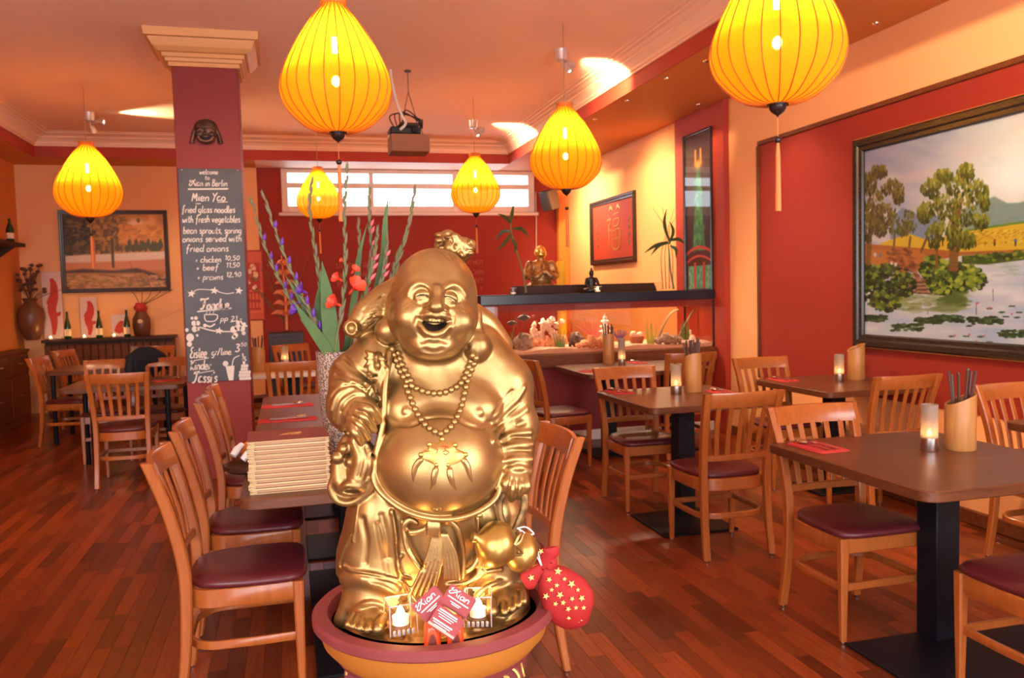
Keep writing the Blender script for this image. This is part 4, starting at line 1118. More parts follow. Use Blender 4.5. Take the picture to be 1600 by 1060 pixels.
# --- autumn painting at the far left
def autumn():
    pts = [atY(92, 330, YB), atY(262, 328, YB), atY(97, 458, YB), atY(266, 455, YB)]
    x0, x1 = (pts[0].x+pts[2].x)/2, (pts[1].x+pts[3].x)/2; z1, z0 = (pts[0].z+pts[1].z)/2, (pts[2].z+pts[3].z)/2
    t = empty('autumn_painting', ((x0+x1)/2, YB-.004, z0)); tag(t, 'dark framed painting of golden autumn trees by a pale river, on the far left wall', 'painting')
    M['framegrey'] = mat('dark_grey_frame', (.045, .038, .042), .3)
    W, H = x1-x0, z1-z0; frame(t, W, H, .055, .04, M['framegrey'])
    nx, ny = 190, 140; X, Y = np.meshgrid(np.linspace(0, 170, nx), np.linspace(0, 126, ny)); k = Canvas(X, Y); r = random.Random(8)
    k.C[:] = (176, 106, 40); k.mix((fbm(X, Y, .06, 2)-.45)*3*(X > 70), (226, 150, 70)); k.mix(np.clip((95-X)/40, 0, 1)*np.clip((70-Y)/20, 0, 1), (60, 46, 20))
    k.mix(np.exp(-((X-120)**2/22**2+(Y-16)**2/9**2)), (230, 180, 130))
    for i in range(420):
        x, y = r.uniform(0, 80), r.uniform(0, 70); k.dab(x, y, r.uniform(3, 7), r.uniform(2, 5), r.choice(((44, 36, 16), (80, 62, 22), (120, 92, 30), (62, 50, 20))), .8)
    for i in range(420):
        x, y = 80+r.gauss(0, 17), r.uniform(6, 66); k.dab(x, y, r.uniform(3, 6), r.uniform(3, 5), r.choice(((110, 76, 24), (150, 104, 34), (84, 60, 24), (186, 124, 40))), .8)
    for i in range(260): k.dab(r.uniform(95, 170), r.uniform(20, 52), r.uniform(4, 9), r.uniform(2, 4), r.choice(((206, 128, 40), (224, 150, 62), (180, 104, 34))), .6, -.4)
    for i in range(90): x = r.uniform(100, 165); k.dab(x, 60-abs(math.sin(x*.3))*14*r.random(), 3, 6, (72, 62, 30), .8)
    k.poly(([(0, 70), (40, 68), (170, 64)], [(0, 82), (60, 84), (170, 78)]), (214, 186, 168), 3); k.poly(([(0, 82), (170, 78)], [(0, 94), (170, 96)]), (196, 120, 76), 4)
    k.poly(([(0, 95), (30, 92), (80, 96), (120, 92), (170, 108)], [(0, 99), (40, 99), (90, 102), (130, 100), (170, 124)]), (74, 44, 36), 3)
    k.poly(([(0, 100), (60, 100), (110, 100), (170, 122)], [(0, 126), (170, 127)]), (170, 118, 58), 4)
    for i in range(200): k.dab(r.uniform(0, 165), r.uniform(103, 124), r.uniform(3, 8), r.uniform(1, 3), r.choice(((206, 150, 92), (120, 96, 44), (188, 132, 70), (140, 84, 50))), .7)
    k.poly(([(78, 40), (82, 40)], [(78, 90), (82, 92)]), (60, 40, 22), 3); k.poly(([(47, 40), (51, 40)], [(47, 88), (51, 88)]), (206, 112, 60), 2)
    o = canvas_object('canvas', W-.10, H-.10, nx, ny, k.C, t, M['paint']); o.location = (0, -.006, .05)
autumn()
# --- red panel with a golden character in a black frame, on the right wall beyond the pier
def stroke_part(parent, pts, w, material, name='golden_stroke', y=-.014, th=.004):
    m = MB(); P = catmull(pts, 5) if len(pts) > 2 else pts
    ws = w if not np.isscalar(w) else [w*(.7+.5*math.sin(PI*i/(len(P)-1))) for i in range(len(P))]
    m.tube([(p[0], y, p[1]) for p in P], ws, sec=rect(1, .25), up=(0, 1, 0)); return m.build(name, material, parent, 0)
def fu_panel():
    a, b, c, d = atX(925, 318, XR), atX(994, 297, XR), atX(927, 415, XR), atX(996, 409, XR)
    y1, y0 = (a.y+c.y)/2, (b.y+d.y)/2; zt, zb = (a.z+b.z)/2, (c.z+d.z)/2
    t = empty('red_character_panel', (XR-.004, (y0+y1)/2, zb), RX); tag(t, 'red panel with a golden brush character in a black frame above the aquarium', 'picture')
    W, H = y1-y0, zt-zb
    frame(t, W, H, .075, .045, M['frameblack'])
    m = MB(); m.box((0, -.006, H/2), (W-.12, .010, H-.12)); m.build('panel', M['fascia'], t)
    G_ = M['gilt']; s = H*.30; cx0, cz = .02*W, H*.47
    for pts, w in (([(-.42, .95), (-.36, .80)], .09), ([(-.62, .62), (-.20, .66), (-.50, .10)], .09), ([(-.40, .42), (-.40, -.80)], .11), ([(-.36, .20), (-.14, .04)], .09),
                   ([(.02, .88), (.62, .92)], .08), ([(.10, .62), (.10, .30), (.54, .34), (.56, .64), (.10, .62)], .07), ([(.0, .06), (.0, -.78), (.62, -.76), (.66, .10), (.0, .06)], .08), ([(.32, .06), (.32, -.74)], .07), ([(.02, -.34), (.62, -.32)], .07)):
        stroke_part(t, [(cx0+p[0]*s*W/H*.75, cz+p[1]*s) for p in pts], w*s, G_)
    for sx, n in ((-.36, 4), (.36, 4)):
        for i in range(n):
            stroke_part(t, [(sx*W-.03, H*(.62-.11*i)), (sx*W+.035, H*(.645-.11*i)), (sx*W-.01, H*(.58-.11*i))], .018, M['bronzelight'])
    for i in range(2): stroke_part(t, [(-.02*W+.16*i*W-.05, H*.80), (-.02*W+.16*i*W, H*.85), (.16*i*W+.04, H*.80)], .035, G_)
    for i in range(2): 
        m = MB(); m.tube([(W*(-.2+.4*i), -.01, H), (W*(-.2+.4*i), -.005, H+.03)], .006, 6); m.build('hook', M['steel'], t)
fu_panel()
# --- glazed tower picture on the pier
def tower_picture():
    XP = 4.19
    a, b, c = atX(1070, 214, XP), atX(1113, 197, XP), atX(1113, 456, XP)
    y1, y0, zt, zb = a.y, b.y, (a.z+b.z)/2, 1.44
    W, H = y1-y0, zt-zb
    t = empty('tower_picture', (XP-.002, (y0+y1)/2, zb), RX); tag(t, 'tall dark glazed picture of a green tower over a red arch, on the pier', 'picture')
    frame(t, W, H, .022, .03, M['frameblack'])
    nx, ny = 90, 260; X, Y = np.meshgrid(np.linspace(0, 100, nx), np.linspace(0, 600, ny)); k = Canvas(X, Y); r = random.Random(4)
    k.C[:] = (40, 16, 18); k.mix(np.exp(-((Y-120)/70)**2)*.6, (92, 56, 46))
    wd = np.interp(Y, (120, 300, 420, 440, 470), (8, 17, 24, 27, 18)); k.mix(np.clip((wd-np.abs(X-50))/3, 0, 1)*(Y > 118)*(Y < 480)*np.clip(.45+Y/900, 0, 1), (44, 132, 70))
    for i in range(120): x = 50+r.gauss(0, 9); k.dab(x, r.uniform(160, 460), 4, 14, r.choice(((70, 160, 90), (30, 96, 54), (96, 176, 110))), .5)
    k.mix(np.exp(-((X-50)/14)**2-((Y-118)/16)**2)*1.2, (226, 150, 60))
    for sx in (-1, 1): k.poly(([(50+sx*10-3, 60), (50+sx*10+3, 60)], [(50+sx*10-4, 120), (50+sx*10+4, 120)]), (216, 140, 60), 3)
    arch = 455+((X-50)/50)**2*26
    k.mix(np.clip((Y-arch+26)/4, 0, 1)*np.clip((arch-10-Y)/4, 0, 1), (206, 62, 36)); k.mix(np.clip((Y-arch+8)/4, 0, 1), (70, 22, 22)); k.mix(np.clip((Y-arch-10)/3, 0, 1)*np.clip((arch+22-Y)/3, 0, 1), (206, 66, 40))
    for x0, x1 in ((8, 30), (38, 64), (72, 94)): k.mix(((X > x0) & (X < x1) & (Y > 508))*1.0, (76, 148, 124)); 
    for i in range(90): k.dab(r.choice((19, 51, 83))+r.gauss(0, 5), r.uniform(512, 598), 4, 9, r.choice(((110, 170, 150), (50, 110, 96), (140, 190, 160))), .5)
    for x in (34, 68): k.mix(((np.abs(X-x) < 4) & (Y > 495))*1.0, (190, 56, 40))
    o = canvas_object('print', W-.03, H-.03, nx, ny, k.C, t, M['print']); o.location = (0, -.004, .015)
    m = MB(); m.box((0, -.016, H/2), (W-.03, .003, H-.03)); m.build('glass', glass('picture_glass'), t)
tower_picture()
# --- red poster beside the column
def poster():
    x0 = -.62; x1 = atY(413, 450, YB).x; z1 = atY(400, 391, YB).z; z0 = atY(400, 501, YB).z
    t = empty('red_poster', ((x0+x1)/2, YB-.001, z0)); tag(t, 'red poster with white flowers on the wall just right of the column', 'poster')
    W, H = x1-x0, z1-z0; nx, ny = 60, 110; X, Y = np.meshgrid(np.linspace(-24, 26, nx), np.linspace(0, 110, ny)); k = Canvas(X, Y); r = random.Random(2)
    k.C[:] = (214, 92, 50); k.mix((vnoise(X, Y, .8, 4)-.5)*1.2, (196, 60, 34)); k.mix(((np.abs(X) < 17) & (Y > 20) & (Y < 95))*1.0, (186, 30, 20))
    for (x, y) in ((2, 26), (8, 38), (3, 56), (-8, 34), (-12, 50)):
        for i in range(9): k.dab(x+r.uniform(-5, 5), y+r.uniform(-4, 4), 3, 2.5, r.choice(((236, 206, 160), (226, 190, 140), (240, 220, 180))), .9)
    for (x, y) in ((4, 44), (-3, 40), (9, 46)): k.dab(x, y, 4, 3, (120, 120, 50), .8)
    k.mix(((X < 22) & (X > -20) & (Y > 62) & (Y < 98))*.9, (222, 104, 56))
    for y in (66, 78, 80, 92): k.mix(((np.abs(Y-y) < 1.3) & (np.abs(X) < 16))*1.0, (176, 30, 20))
    for x in (-12, -4, 4, 12): k.mix(((np.abs(X-x) < 1.2) & (Y > 66) & (Y < 92))*1.0, (176, 30, 20))
    o = canvas_object('print', W, H, nx, ny, k.C, t, M['print']); o.location = (0, -.003, 0)
    frame(t, W, H, .02, .012, M['fascia'])
poster()
# --- lettering on the back wall (what shows of it)
M['letter'] = mat('pale_wall_lettering', (.44, .11, .055), .7)
lett = empty('wall_lettering', (1.5, YB-.002, 1.6)); tag(lett, 'rows of pale capital letters on the red back wall behind the flowers', 'lettering')
def text_mesh(s, size, material, name='word', ext=.002, align='LEFT', bold=0.0):
    cu = bpy.data.curves.new('txt', 'FONT'); cu.body = s; cu.size = size; cu.extrude = ext; cu.align_x = align; cu.resolution_u = 2; cu.offset = bold
    o = bpy.data.objects.new('txt', cu); col.objects.link(o)
    dg = bpy.context.evaluated_depsgraph_get(); me = bpy.data.meshes.new_from_object(o.evaluated_get(dg)); me.name = name
    bpy.data.objects.remove(o); bpy.data.curves.remove(cu)
    me.materials.clear(); me.materials.append(material)
    return me
def wall_word(s, px0, px1, py, hp):
    a, b = atY(px0, py, YB), atY(px1, py, YB); h = hp*(YB+.3)/FPX
    me = text_mesh(s, h/.70, M['letter'], bold=.001)
    xs = [v.co.x for v in me.vertices]; w = max(xs)-min(xs)
    o = inst('word', me, lett, (a.x-1.5, -.002, a.z-1.6), (PI/2, 0, 0), ((b.x-a.x)/w, 1, 1))
for a in (('LIEBEN', 525, 556, 419, 7), ('SEGEN', 558, 582, 418, 7), ('CO', 610, 624, 417, 7), ('MIT', 727, 737, 414, 7), ('MUT', 739, 755, 414, 7), ('TR', 526, 536, 434, 7), ('AN', 562, 573, 433, 7), ('A', 588, 594, 432, 7), ('CHEN', 737, 755, 429, 7),
          ('P', 527, 532, 448, 7), ('G', 565, 572, 447, 7), ('EIT', 741, 755, 442, 7), ('T', 750, 755, 456, 7)): wall_word(*a)
# ------------------------------------------------------------------ loudspeaker in the corner
sp0 = atY(858, 313, 12.1)
spk = empty('loudspeaker', sp0, math.radians(28)); tag(spk, 'dark wall loudspeaker angled down in the back right corner', 'loudspeaker')
M['spk'] = mat('speaker_body', (.05, .035, .03), .5); M['grill'] = mat('speaker_grille', (.16, .095, .06), .8, bump=(900, .2))
Rt_ = Matrix.Rotation(math.radians(-16), 4, 'Y')
m = MB(); m.box((0, 0, 0), (.20, .20, .30), .012, M=Rt_); m.build('cabinet', M['spk'], spk)
m = MB(); m.box((0, -.106, 0), (.185, .014, .285), .006, M=Rt_); m.build('grille', M['grill'], spk)
m = MB(); m.tube([(.06, .07, .02), (.16, .13, .0), (.245, .215, .0)], .014, 8); m.build('bracket', M['spk'], spk)
cbl = MB(); cbl.tube([atY(837, 300, YB-.02), atY(838, 340, YB-.02), atY(838, 395, YB-.02)], .006, 6)
tag(cbl.build('white_cable', M['white']), 'thin pale cable running down the back wall left of the loudspeaker', 'cable')
# ------------------------------------------------------------------ projector box hung from the ceiling
PJY = 7.9
p0, p1 = atY(612, 236, PJY), atY(672, 236, PJY); pt = atY(640, 209, PJY); W = p1.x-p0.x
hb = empty('hanging_projector_shelf', ((p0.x+p1.x)/2, PJY, p0.z)); tag(hb, 'brown wooden box shelf hung by wires from the ceiling, cables on top', 'shelf')
M['boxwood'] = mat('brown_box_board', (.30, .12, .05), .6)
HB = pt.z-p0.z
m = MB(); m.box((0, .15, HB/2), (W, .30, HB), .004); m.build('box', M['boxwood'], hb)
hk = atZ(637, 111, ZC); top = atY(638, 144, PJY+.1)
O = Vector(hb.location)
m = MB(); m.lathe([(.03, -.012), (.035, 0)], 12, (top.x-O.x, .10, ZC-O.z)); m.build('ceiling_hook', M['spk'], hb)
m = MB(); m.tube([(top.x-O.x, .10, ZC-O.z), tuple(top-O)], .004, 6); m.build('wire', M['spk'], hb)
for dx, dy in ((-.07, .0), (.10, .0), (-.07, .28), (.10, .28)):
    m = MB(); m.tube([tuple(top-O), (dx*.7, .1, HB+.18), (dx*1.2, dy, HB)], .0035, 6); m.build('wire', M['spk'], hb)
pj = empty('projector', (O.x-.02, PJY+.14, O.z+HB)); tag(pj, 'black projector lying on the hanging wooden box', 'projector')
m = MB(); m.box((-.02, 0, .035), (.29, .24, .07), .012); m.build('body', M['black'], pj)
m = MB(); m.box((.02, 0, .095), (.20, .18, .045), .02); m.build('upper_case', M['spk'], pj)
m = MB(); m.lathe([(.03, 0), (.032, .03), (.026, .035)], 16, (0, 0, 0)); m.v = [(v[0]+.06, -v[2]-.12, v[1]+.04) for v in m.v]; m.build('lens', M['blackmetal'], pj)
for i in range(4):
    r = random.Random(i); pts = [(-.12+.03*i, -.05, .07), (-.16+.05*i, -.08, .17+.02*i), (-.02+.05*i, -.04, .21-.02*i), (.10+.02*i, .0, .16), (.15, -.03, .07)]
    m = MB(); m.tube(catmull(pts, 6), .006, 6); m.build('cable', M['black'], pj)
wc = MB(); wc.tube(catmull([atY(609, 96, PJY+.1), atY(612, 125, PJY+.05), atY(620, 160, PJY), atY(629, 182, PJY-.03), atY(634, 193, PJY-.05), atY(625, 203, PJY-.04)], 6), .013, 8)
tag(wc.build('white_cable_hose', M['white']), 'pale cable hose curving down from the ceiling to the hanging projector', 'cable')
# ------------------------------------------------------------------ aquarium
aq = empty('aquarium', ((AX0+AX1)/2, (AQY0+AQY1)/2, .872)); tag(aq, 'long glass aquarium with a black hood on the wooden beam', 'aquarium')
AW, AD, AH = AX1-AX0, AQY1-AQY0, .47
m = MB()
M['tank'] = glass('tank_glass', (.99, .93, .86))
for nm, c_, d_ in (('glass_pane', (0, -AD/2+.004, AH/2), (AW, .008, AH)), ('glass_pane', (0, AD/2-.004, AH/2), (AW, .008, AH)), ('glass_pane', (-AW/2+.004, 0, AH/2), (.008, AD-.016, AH)), ('glass_pane', (AW/2-.004, 0, AH/2), (.008, AD-.016, AH))):
    b = MB(); b.box(c_, d_); b.build(nm, M['tank'], aq)
for sx in (-1, 1):
    for sy in (-1, 1):
        b = MB(); b.box((sx*(AW/2-.004), sy*(AD/2-.004), AH/2), (.014, .014, AH)); b.build('corner_seal', M['black'], aq)
b = MB(); b.box((0, .0, AH+.062), (AW+.03, AD+.04, .095), .006)
M['hood'] = mat('black_aquarium_hood', (.014, .015, .026), .25)
b.build('hood', M['hood'], aq)
b = MB(); b.box((0, -AD/2+.018, AH-.020), (AW-.03, .015, .07)); b.box((0, AD/2-.018, AH-.020), (AW-.03, .015, .07)); b.build('hood_lining', M['darkred'], aq)
M['aqlight'] = mat('aquarium_tube_glow', (1, 1, 1), .4, emit=(1, .78, .55), estr=6)
b = MB(); b.tube([(-AW/2+.2, .02, AH-.015), (AW/2-.2, .02, AH-.015)], .013, 8); b.build('lamp_tube', M['aqlight'], aq)
light('aquarium_lamp', 'AREA', (aq.location.x, aq.location.y, .872+AH-.035), 13, (1, .80, .58), (aq.location.x, aq.location.y, .8), AW-.4, .12)
M['gravel'] = mat('pale_aquarium_gravel', (.75, .45, .33), .8, noise=(160, .8, (.5, .22, .13)), bump=(200, .6))
g = MB(); nx = 90; ny = 10; V = []; F_ = []
for j in range(ny):
    for i in range(nx):
        x = -AW/2+.012+(AW-.024)*i/(nx-1); y = -AD/2+.012+(AD-.024)*j/(ny-1)
        V.append((x, y, .035+.012*math.sin(x*7+y*5)+.006*rng.random()+.02*j/ny))
for j in range(ny-1):
    for i in range(nx-1): F_.append((j*nx+i, j*nx+i+1, (j+1)*nx+i+1, (j+1)*nx+i))
edge = [i for i in range(nx)]; n0 = len(V)
V += [(V[i][0], V[i][1], .001) for i in edge]
for i in range(nx-1): F_.append((i, n0+i, n0+i+1, i+1))
g.add(V, F_); tag(g.build('gravel', M['gravel'], aq), kind='stuff')
def rock_mb(rx, ry, rz, seed, rough=.28, n=12, k=9):
    r = random.Random(seed); m = MB(); m.ball((0, 0, 0), 1, n, k)
    ph = [r.uniform(0, 6) for _ in range(9)]
    V = []
    for v in m.v:
        d = 1+rough*(math.sin(v[0]*4+ph[0])*math.sin(v[1]*5+ph[1])+.7*math.sin(v[2]*7+ph[2]+v[0]*3)+.5*math.sin(v[1]*11+ph[3]+v[2]*6))*.5+rough*.4*(r.random()-.5)
        V.append((v[0]*rx*d, v[1]*ry*d, v[2]*rz*d))
    m.v = V; return m
def aq_at(px, py, Y): return atY(px, py, Y)
AQZ = .872+.045
def aq_rock(px, Y, wpx, hpx, material, label, seed, rough=.3, name='aquarium_rock', cat='rock'):
    u_ = (Y+.3)/FPX; rx = wpx/2*u_; rz = hpx*u_*.55
    m = rock_mb(rx, min(rx, .09), rz, seed, rough); p = atY(px, 545, Y)
    o = m.build(name, material, None, 55, (p.x, Y, AQZ+rz*.72)); return tag(o, label, cat)
M['coralwhite'] = mat('white_coral', (.85, .62, .50), .7, noise=(40, .8, (.72, .32, .18)), bump=(120, .5))
M['coralorange'] = mat('orange_coral', (.70, .22, .08), .7, noise=(40, .8, (.80, .45, .28)), bump=(120, .5))
M['rockgrey'] = mat('grey_brown_rock', (.22, .13, .10), .85, noise=(30, .9, (.42, .27, .20)), bump=(90, .6))
M['rockdark'] = mat('dark_rock', (.07, .045, .05), .8, noise=(30, .7, (.20, .12, .10)), bump=(90, .5))
M['leafgreen'] = mat('green_leaf', (.075, .16, .025), .4, noise=(20, .6, (.15, .26, .05)))
M['plantyellow'] = mat('yellow_green_water_plant', (.42, .42, .06), .5)
M['purple'] = mat('purple_plant', (.16, .09, .24), .6); M['redfan'] = mat('red_sea_fan', (.34, .05, .05), .6)
M['driftwood'] = wood('driftwood', (.20, .10, .035), (.12, .055, .02), .6, (10, 10, 2))
def coral():
    p = atY(852, 545, 7.95); t = empty('coral_cluster', (p.x, 7.95, AQZ-.005)); tag(t, 'bright white and orange coral cluster in the left half of the aquarium', 'coral'); r = random.Random(6)
    for i in range(15):
        x = r.gauss(.02, .085); z = .05+r.random()*.20+max(0, x)*.35; s_ = r.uniform(.022, .045)
        m = rock_mb(s_, s_*.8, s_*1.3, i, .5, 9, 7); m.v = [(v[0]+x, v[1]+r.gauss(0, .002), v[2]+z) for v in m.v]; m.build('branch', M['coralwhite'] if z > .11 or i % 3 else M['coralorange'], t, 50)
    for i in range(6):
        x = r.gauss(0, .09); s_ = .05; m = rock_mb(s_, .06, .06, 40+i, .4, 9, 7); m.v = [(v[0]+x, v[1], v[2]+.05) for v in m.v]; m.build('foot_rock', M['coralorange'], t, 50)
coral()
def blades(px, Y, n, hpx, wpx, material, label, name='water_plant', seed=1, w=.008, lean=.3):
    p = atY(px, 545, Y); u_ = (Y+.3)/FPX; r = random.Random(seed); t = empty(name, (p.x, Y, AQZ-.01)); tag(t, label, 'plant')
    for i in range(n):
        x = (i/(max(n-1, 1))-.5)*wpx*u_; h = hpx*u_*r.uniform(.6, 1.0); lx = r.uniform(-lean, lean)*h*.6
        P = catmull([(x*.5, 0, 0), (x*.8+lx*.3, r.uniform(-.01, .01), h*.5), (x+lx, 0, h)], 4)
        m = MB(); m.tube(P, np.linspace(1, .2, len(P)), sec=[(-w, 0), (0, -w*.35), (w, 0), (0, w*.35)], up=(0, 1, 0)); m.build('leaf', material, t)
blades(795, 7.9, 9, 34, 26, M['leafgreen'], 'bushy green water plant at the left end of the aquarium', seed=2, w=.013)
aq_rock(818, 7.85, 30, 24, M['rockgrey'], 'spiky grey brown rock right of the left green plant in the aquarium', 3, .55)
blades(875, 7.85, 8, 38, 22, M['leafgreen'], 'thin green water plant right of the bright coral in the aquarium', seed=3, lean=.12)
blades(891, 8.0, 3, 40, 6, M['darkwood'], 'dark upright sticks beside the green plant in the aquarium', 'dark_sticks', seed=4, lean=.08, w=.006)
aq_rock(901, 7.95, 22, 24, M['rockdark'], 'dark rock with pale patches left of the red sea fan in the aquarium', 5, .4)
def fan(px, Y, hpx, material, label, name, seed):
    p = atY(px, 545, Y); u_ = (Y+.3)/FPX; H = hpx*u_; r = random.Random(seed); t = empty(name, (p.x, Y, AQZ+.01)); tag(t, label, 'plant')
    for i in range(13):
        a = (i/12-.5)*1.9; P = catmull([(0, 0, 0), (math.sin(a)*H*.35, 0, H*.4), (math.sin(a)*H*.75+r.uniform(-.01, .01), 0, math.cos(a)*H*.55+H*.35)], 4)
        m = MB(); m.tube(P, np.linspace(.006, .003, len(P)), 5); m.build('twig', material, t)
fan(926, 8.1, 44, M['redfan'], 'dark red sea fan left of the white pagoda ornament in the aquarium', 'sea_fan', 1)
fan(969, 7.95, 24, M['purple'], 'low purple plant right of the white pagoda ornament in the aquarium', 'purple_plant', 2)
for i, (px, w_, h_) in enumerate(((915, 20, 12), (925, 18, 20), (937, 20, 15), (905, 12, 8))):
    o = aq_rock(px, 7.78-.02*i, w_, h_, M['coralorange'], 'orange flat stone below the red sea fan in the aquarium, %s' % ('left of the middle', 'the tallest', 'right of the middle', 'lowest at the left')[i], 20+i, .25, 'orange_stone'); o['group'] = 'orange stones piled in the aquarium'
def pagoda():
    p = atY(946, 545, 7.86); t = empty('pagoda_ornament', (p.x, 7.86, AQZ)); tag(t, 'small white pagoda ornament in the middle of the aquarium', 'ornament')
    M['porcelain'] = mat('white_ornament', (.85, .72, .62), .4)
    m = rock_mb(.075, .07, .07, 31, .3); m.v = [(v[0], v[1], v[2]+.05) for v in m.v]; m.build('rock_foot', M['rockgrey'], t, 50)
    z = .11
    for i, r in enumerate((.055, .047, .038)):
        m = MB(); m.lathe([(r*.62, z), (r*.62, z+.028)], 12); m.build('storey', M['porcelain'], t)
        m = MB(); m.lathe([(r*1.15, z+.028), (r*1.1, z+.036), (r*.6, z+.048), (r*.4, z+.050)], 12); m.build('roof', M['porcelain'], t); z += .050
    m = MB(); m.ball((0, 0, z+.014), .022, 10, 8); m.lathe([(.010, z+.03), (.002, z+.065)], 8); m.build('spire', M['porcelain'], t)
pagoda()
def pot_with_balls():
    p = atY(995, 545, 7.86); t = empty('terracotta_pot', (p.x, 7.86, AQZ-.005)); tag(t, 'low brown terracotta pot in the right half of the aquarium', 'pot')
    M['terracotta'] = mat('terracotta', (.36, .11, .045), .7)
    m = MB(); m.lathe([(.055, 0), (.075, .05), (.078, .085), (.070, .09), (.066, .085), (.066, .075), (0, .075)], 20); m.build('bowl', M['terracotta'], t)
    for i, (dx, z) in enumerate(((-.035, .105), (.038, .095))):
        b = rock_mb(.034, .034, .032, 50+i, .1); tag(b.build('white_ball', M['coralwhite'], None, 60, (p.x+dx, 7.86, AQZ-.005+z)), 'round white stone on the %s side of the terracotta pot in the aquarium' % ('left', 'right')[i], 'stone', 'white stones on the terracotta pot')
pot_with_balls()
blades(1017, 7.85, 8, 44, 20, M['plantyellow'], 'yellow green water plant right of the terracotta pot', seed=5, w=.010, lean=.15)
for i, (px, w_, h_) in enumerate(((1030, 16, 10), (1041, 20, 18), (1052, 20, 14), (1062, 14, 10), (1046, 14, 8))):
    o = aq_rock(px, 7.80-.01*i, w_, h_, M['rockgrey'], 'brown stone in the heap at the right of the aquarium, %s' % ('lowest at its left', 'big left', 'big right', 'lowest at its right', 'small middle')[i], 60+i, .25, 'brown_stone'); o['group'] = 'brown stones heaped in the aquarium'
def driftwood(pts, r, label, Y):
    m = MB(); m.tube(catmull([atY(x, y, Y) for x, y in pts], 6), np.linspace(r, r*.5, (len(pts)-1)*6+1), 8); tag(m.build('driftwood_branch', M['driftwood']), label, 'branch')
driftwood([(1028, 532), (1035, 512), (1048, 490), (1060, 484)], .018, 'left driftwood branch in the aquarium, leaning right', 8.05)
driftwood([(1056, 536), (1068, 512), (1082, 488), (1088, 484)], .016, 'right driftwood branch in the aquarium, leaning right', 8.0)
blades(1071, 7.95, 10, 38, 16, M['leafgreen'], 'dark green upright water plant at the right end of the aquarium', seed=6, w=.011, lean=.12)
gs = empty('goose_ornament', tuple(atY(1082, 545, 7.76).xy)+(AQZ-.008,)); gs.location.y = 7.76; tag(gs, 'small white goose ornament at the right end of the aquarium', 'ornament')
m = MB(); m.ball((0, 0, .045), (.034, .024, .04), 12, 8); m.build('body', M['porcelain'], gs); m = MB(); m.tube(catmull([(-.008, 0, .07), (-.022, 0, .10), (-.020, 0, .118)], 4), .010, 8); m.ball((-.022, 0, .122), .013, 8, 6); m.build('neck', M['porcelain'], gs)
tb = empty('white_block', tuple(atY(1072, 545, 7.72).xy)+(AQZ-.012,)); tb.location.y = 7.72; tag(tb, 'small white block lying before the goose in the aquarium', 'block')
m = MB(); m.box((0, 0, .02), (.10, .03, .035), .006); m.build('block', M['porcelain'], tb)
M['fish'] = mat('dark_fish', (.09, .05, .035), .35)
def fish(px, py, L_, label, flip=1):
    p = atY(px, py, 7.9); t = empty('fish', p); tag(t, label, 'fish')
    m = MB(); m.loft([[(flip*L_*x, .22*L_*r*math.cos(2*PI*k/10), .30*L_*r*math.sin(2*PI*k/10)) for k in range(10)] for x, r in ((-.48, .03), (-.4, .3), (-.2, .7), (.05, .85), (.3, .6), (.45, .25), (.5, .05))]); m.build('body', M['fish'], t)
    m = MB(); m.prism([(-.44*L_*flip, 0), (-.66*L_*flip, .16*L_), (-.60*L_*flip, 0), (-.66*L_*flip, -.16*L_)], -.003, .003, M=Matrix.Rotation(PI/2, 4, 'X')); m.build('tail', M['fish'], t)
    m = MB(); m.prism([(-.1*L_, .2*L_), (.05*L_, .36*L_), (.2*L_, .2*L_)], -.002, .002, M=Matrix.Rotation(PI/2, 4, 'X')); m.build('fin', M['fish'], t)
fish(818, 497, .13, 'dark fish swimming at the left of the aquarium, higher of the two')
fish(800, 505, .10, 'dark fish swimming at the left of the aquarium, lower of the two', -1)
# ------------------------------------------------------------------ on the aquarium hood
HZ = .872+AH+.1095
tr = empty('dark_tray', (2.98, 8.14, HZ)); tag(tr, 'long dark wooden tray lying on the aquarium hood', 'tray')
a, b_ = atY(803, 450, 8.05), atY(1026, 450, 8.05); tr.location.x = (a.x+b_.x)/2
m = MB(); W = b_.x-a.x; o_ = [(-W/2, 0), (W/2, 0), (W/2-.03, .075), (-W/2+.03, .075)]
m.prism([(p[0], p[1]) for p in o_], -.10, .10, M=Matrix.Rotation(PI/2, 4, 'X')); m.build('case', M['darkwood'], tr)
m = MB(); m.box((0, -.0, .080), (W-.05, .19, .010), .003); m.build('lid', M['frameblack'], tr)
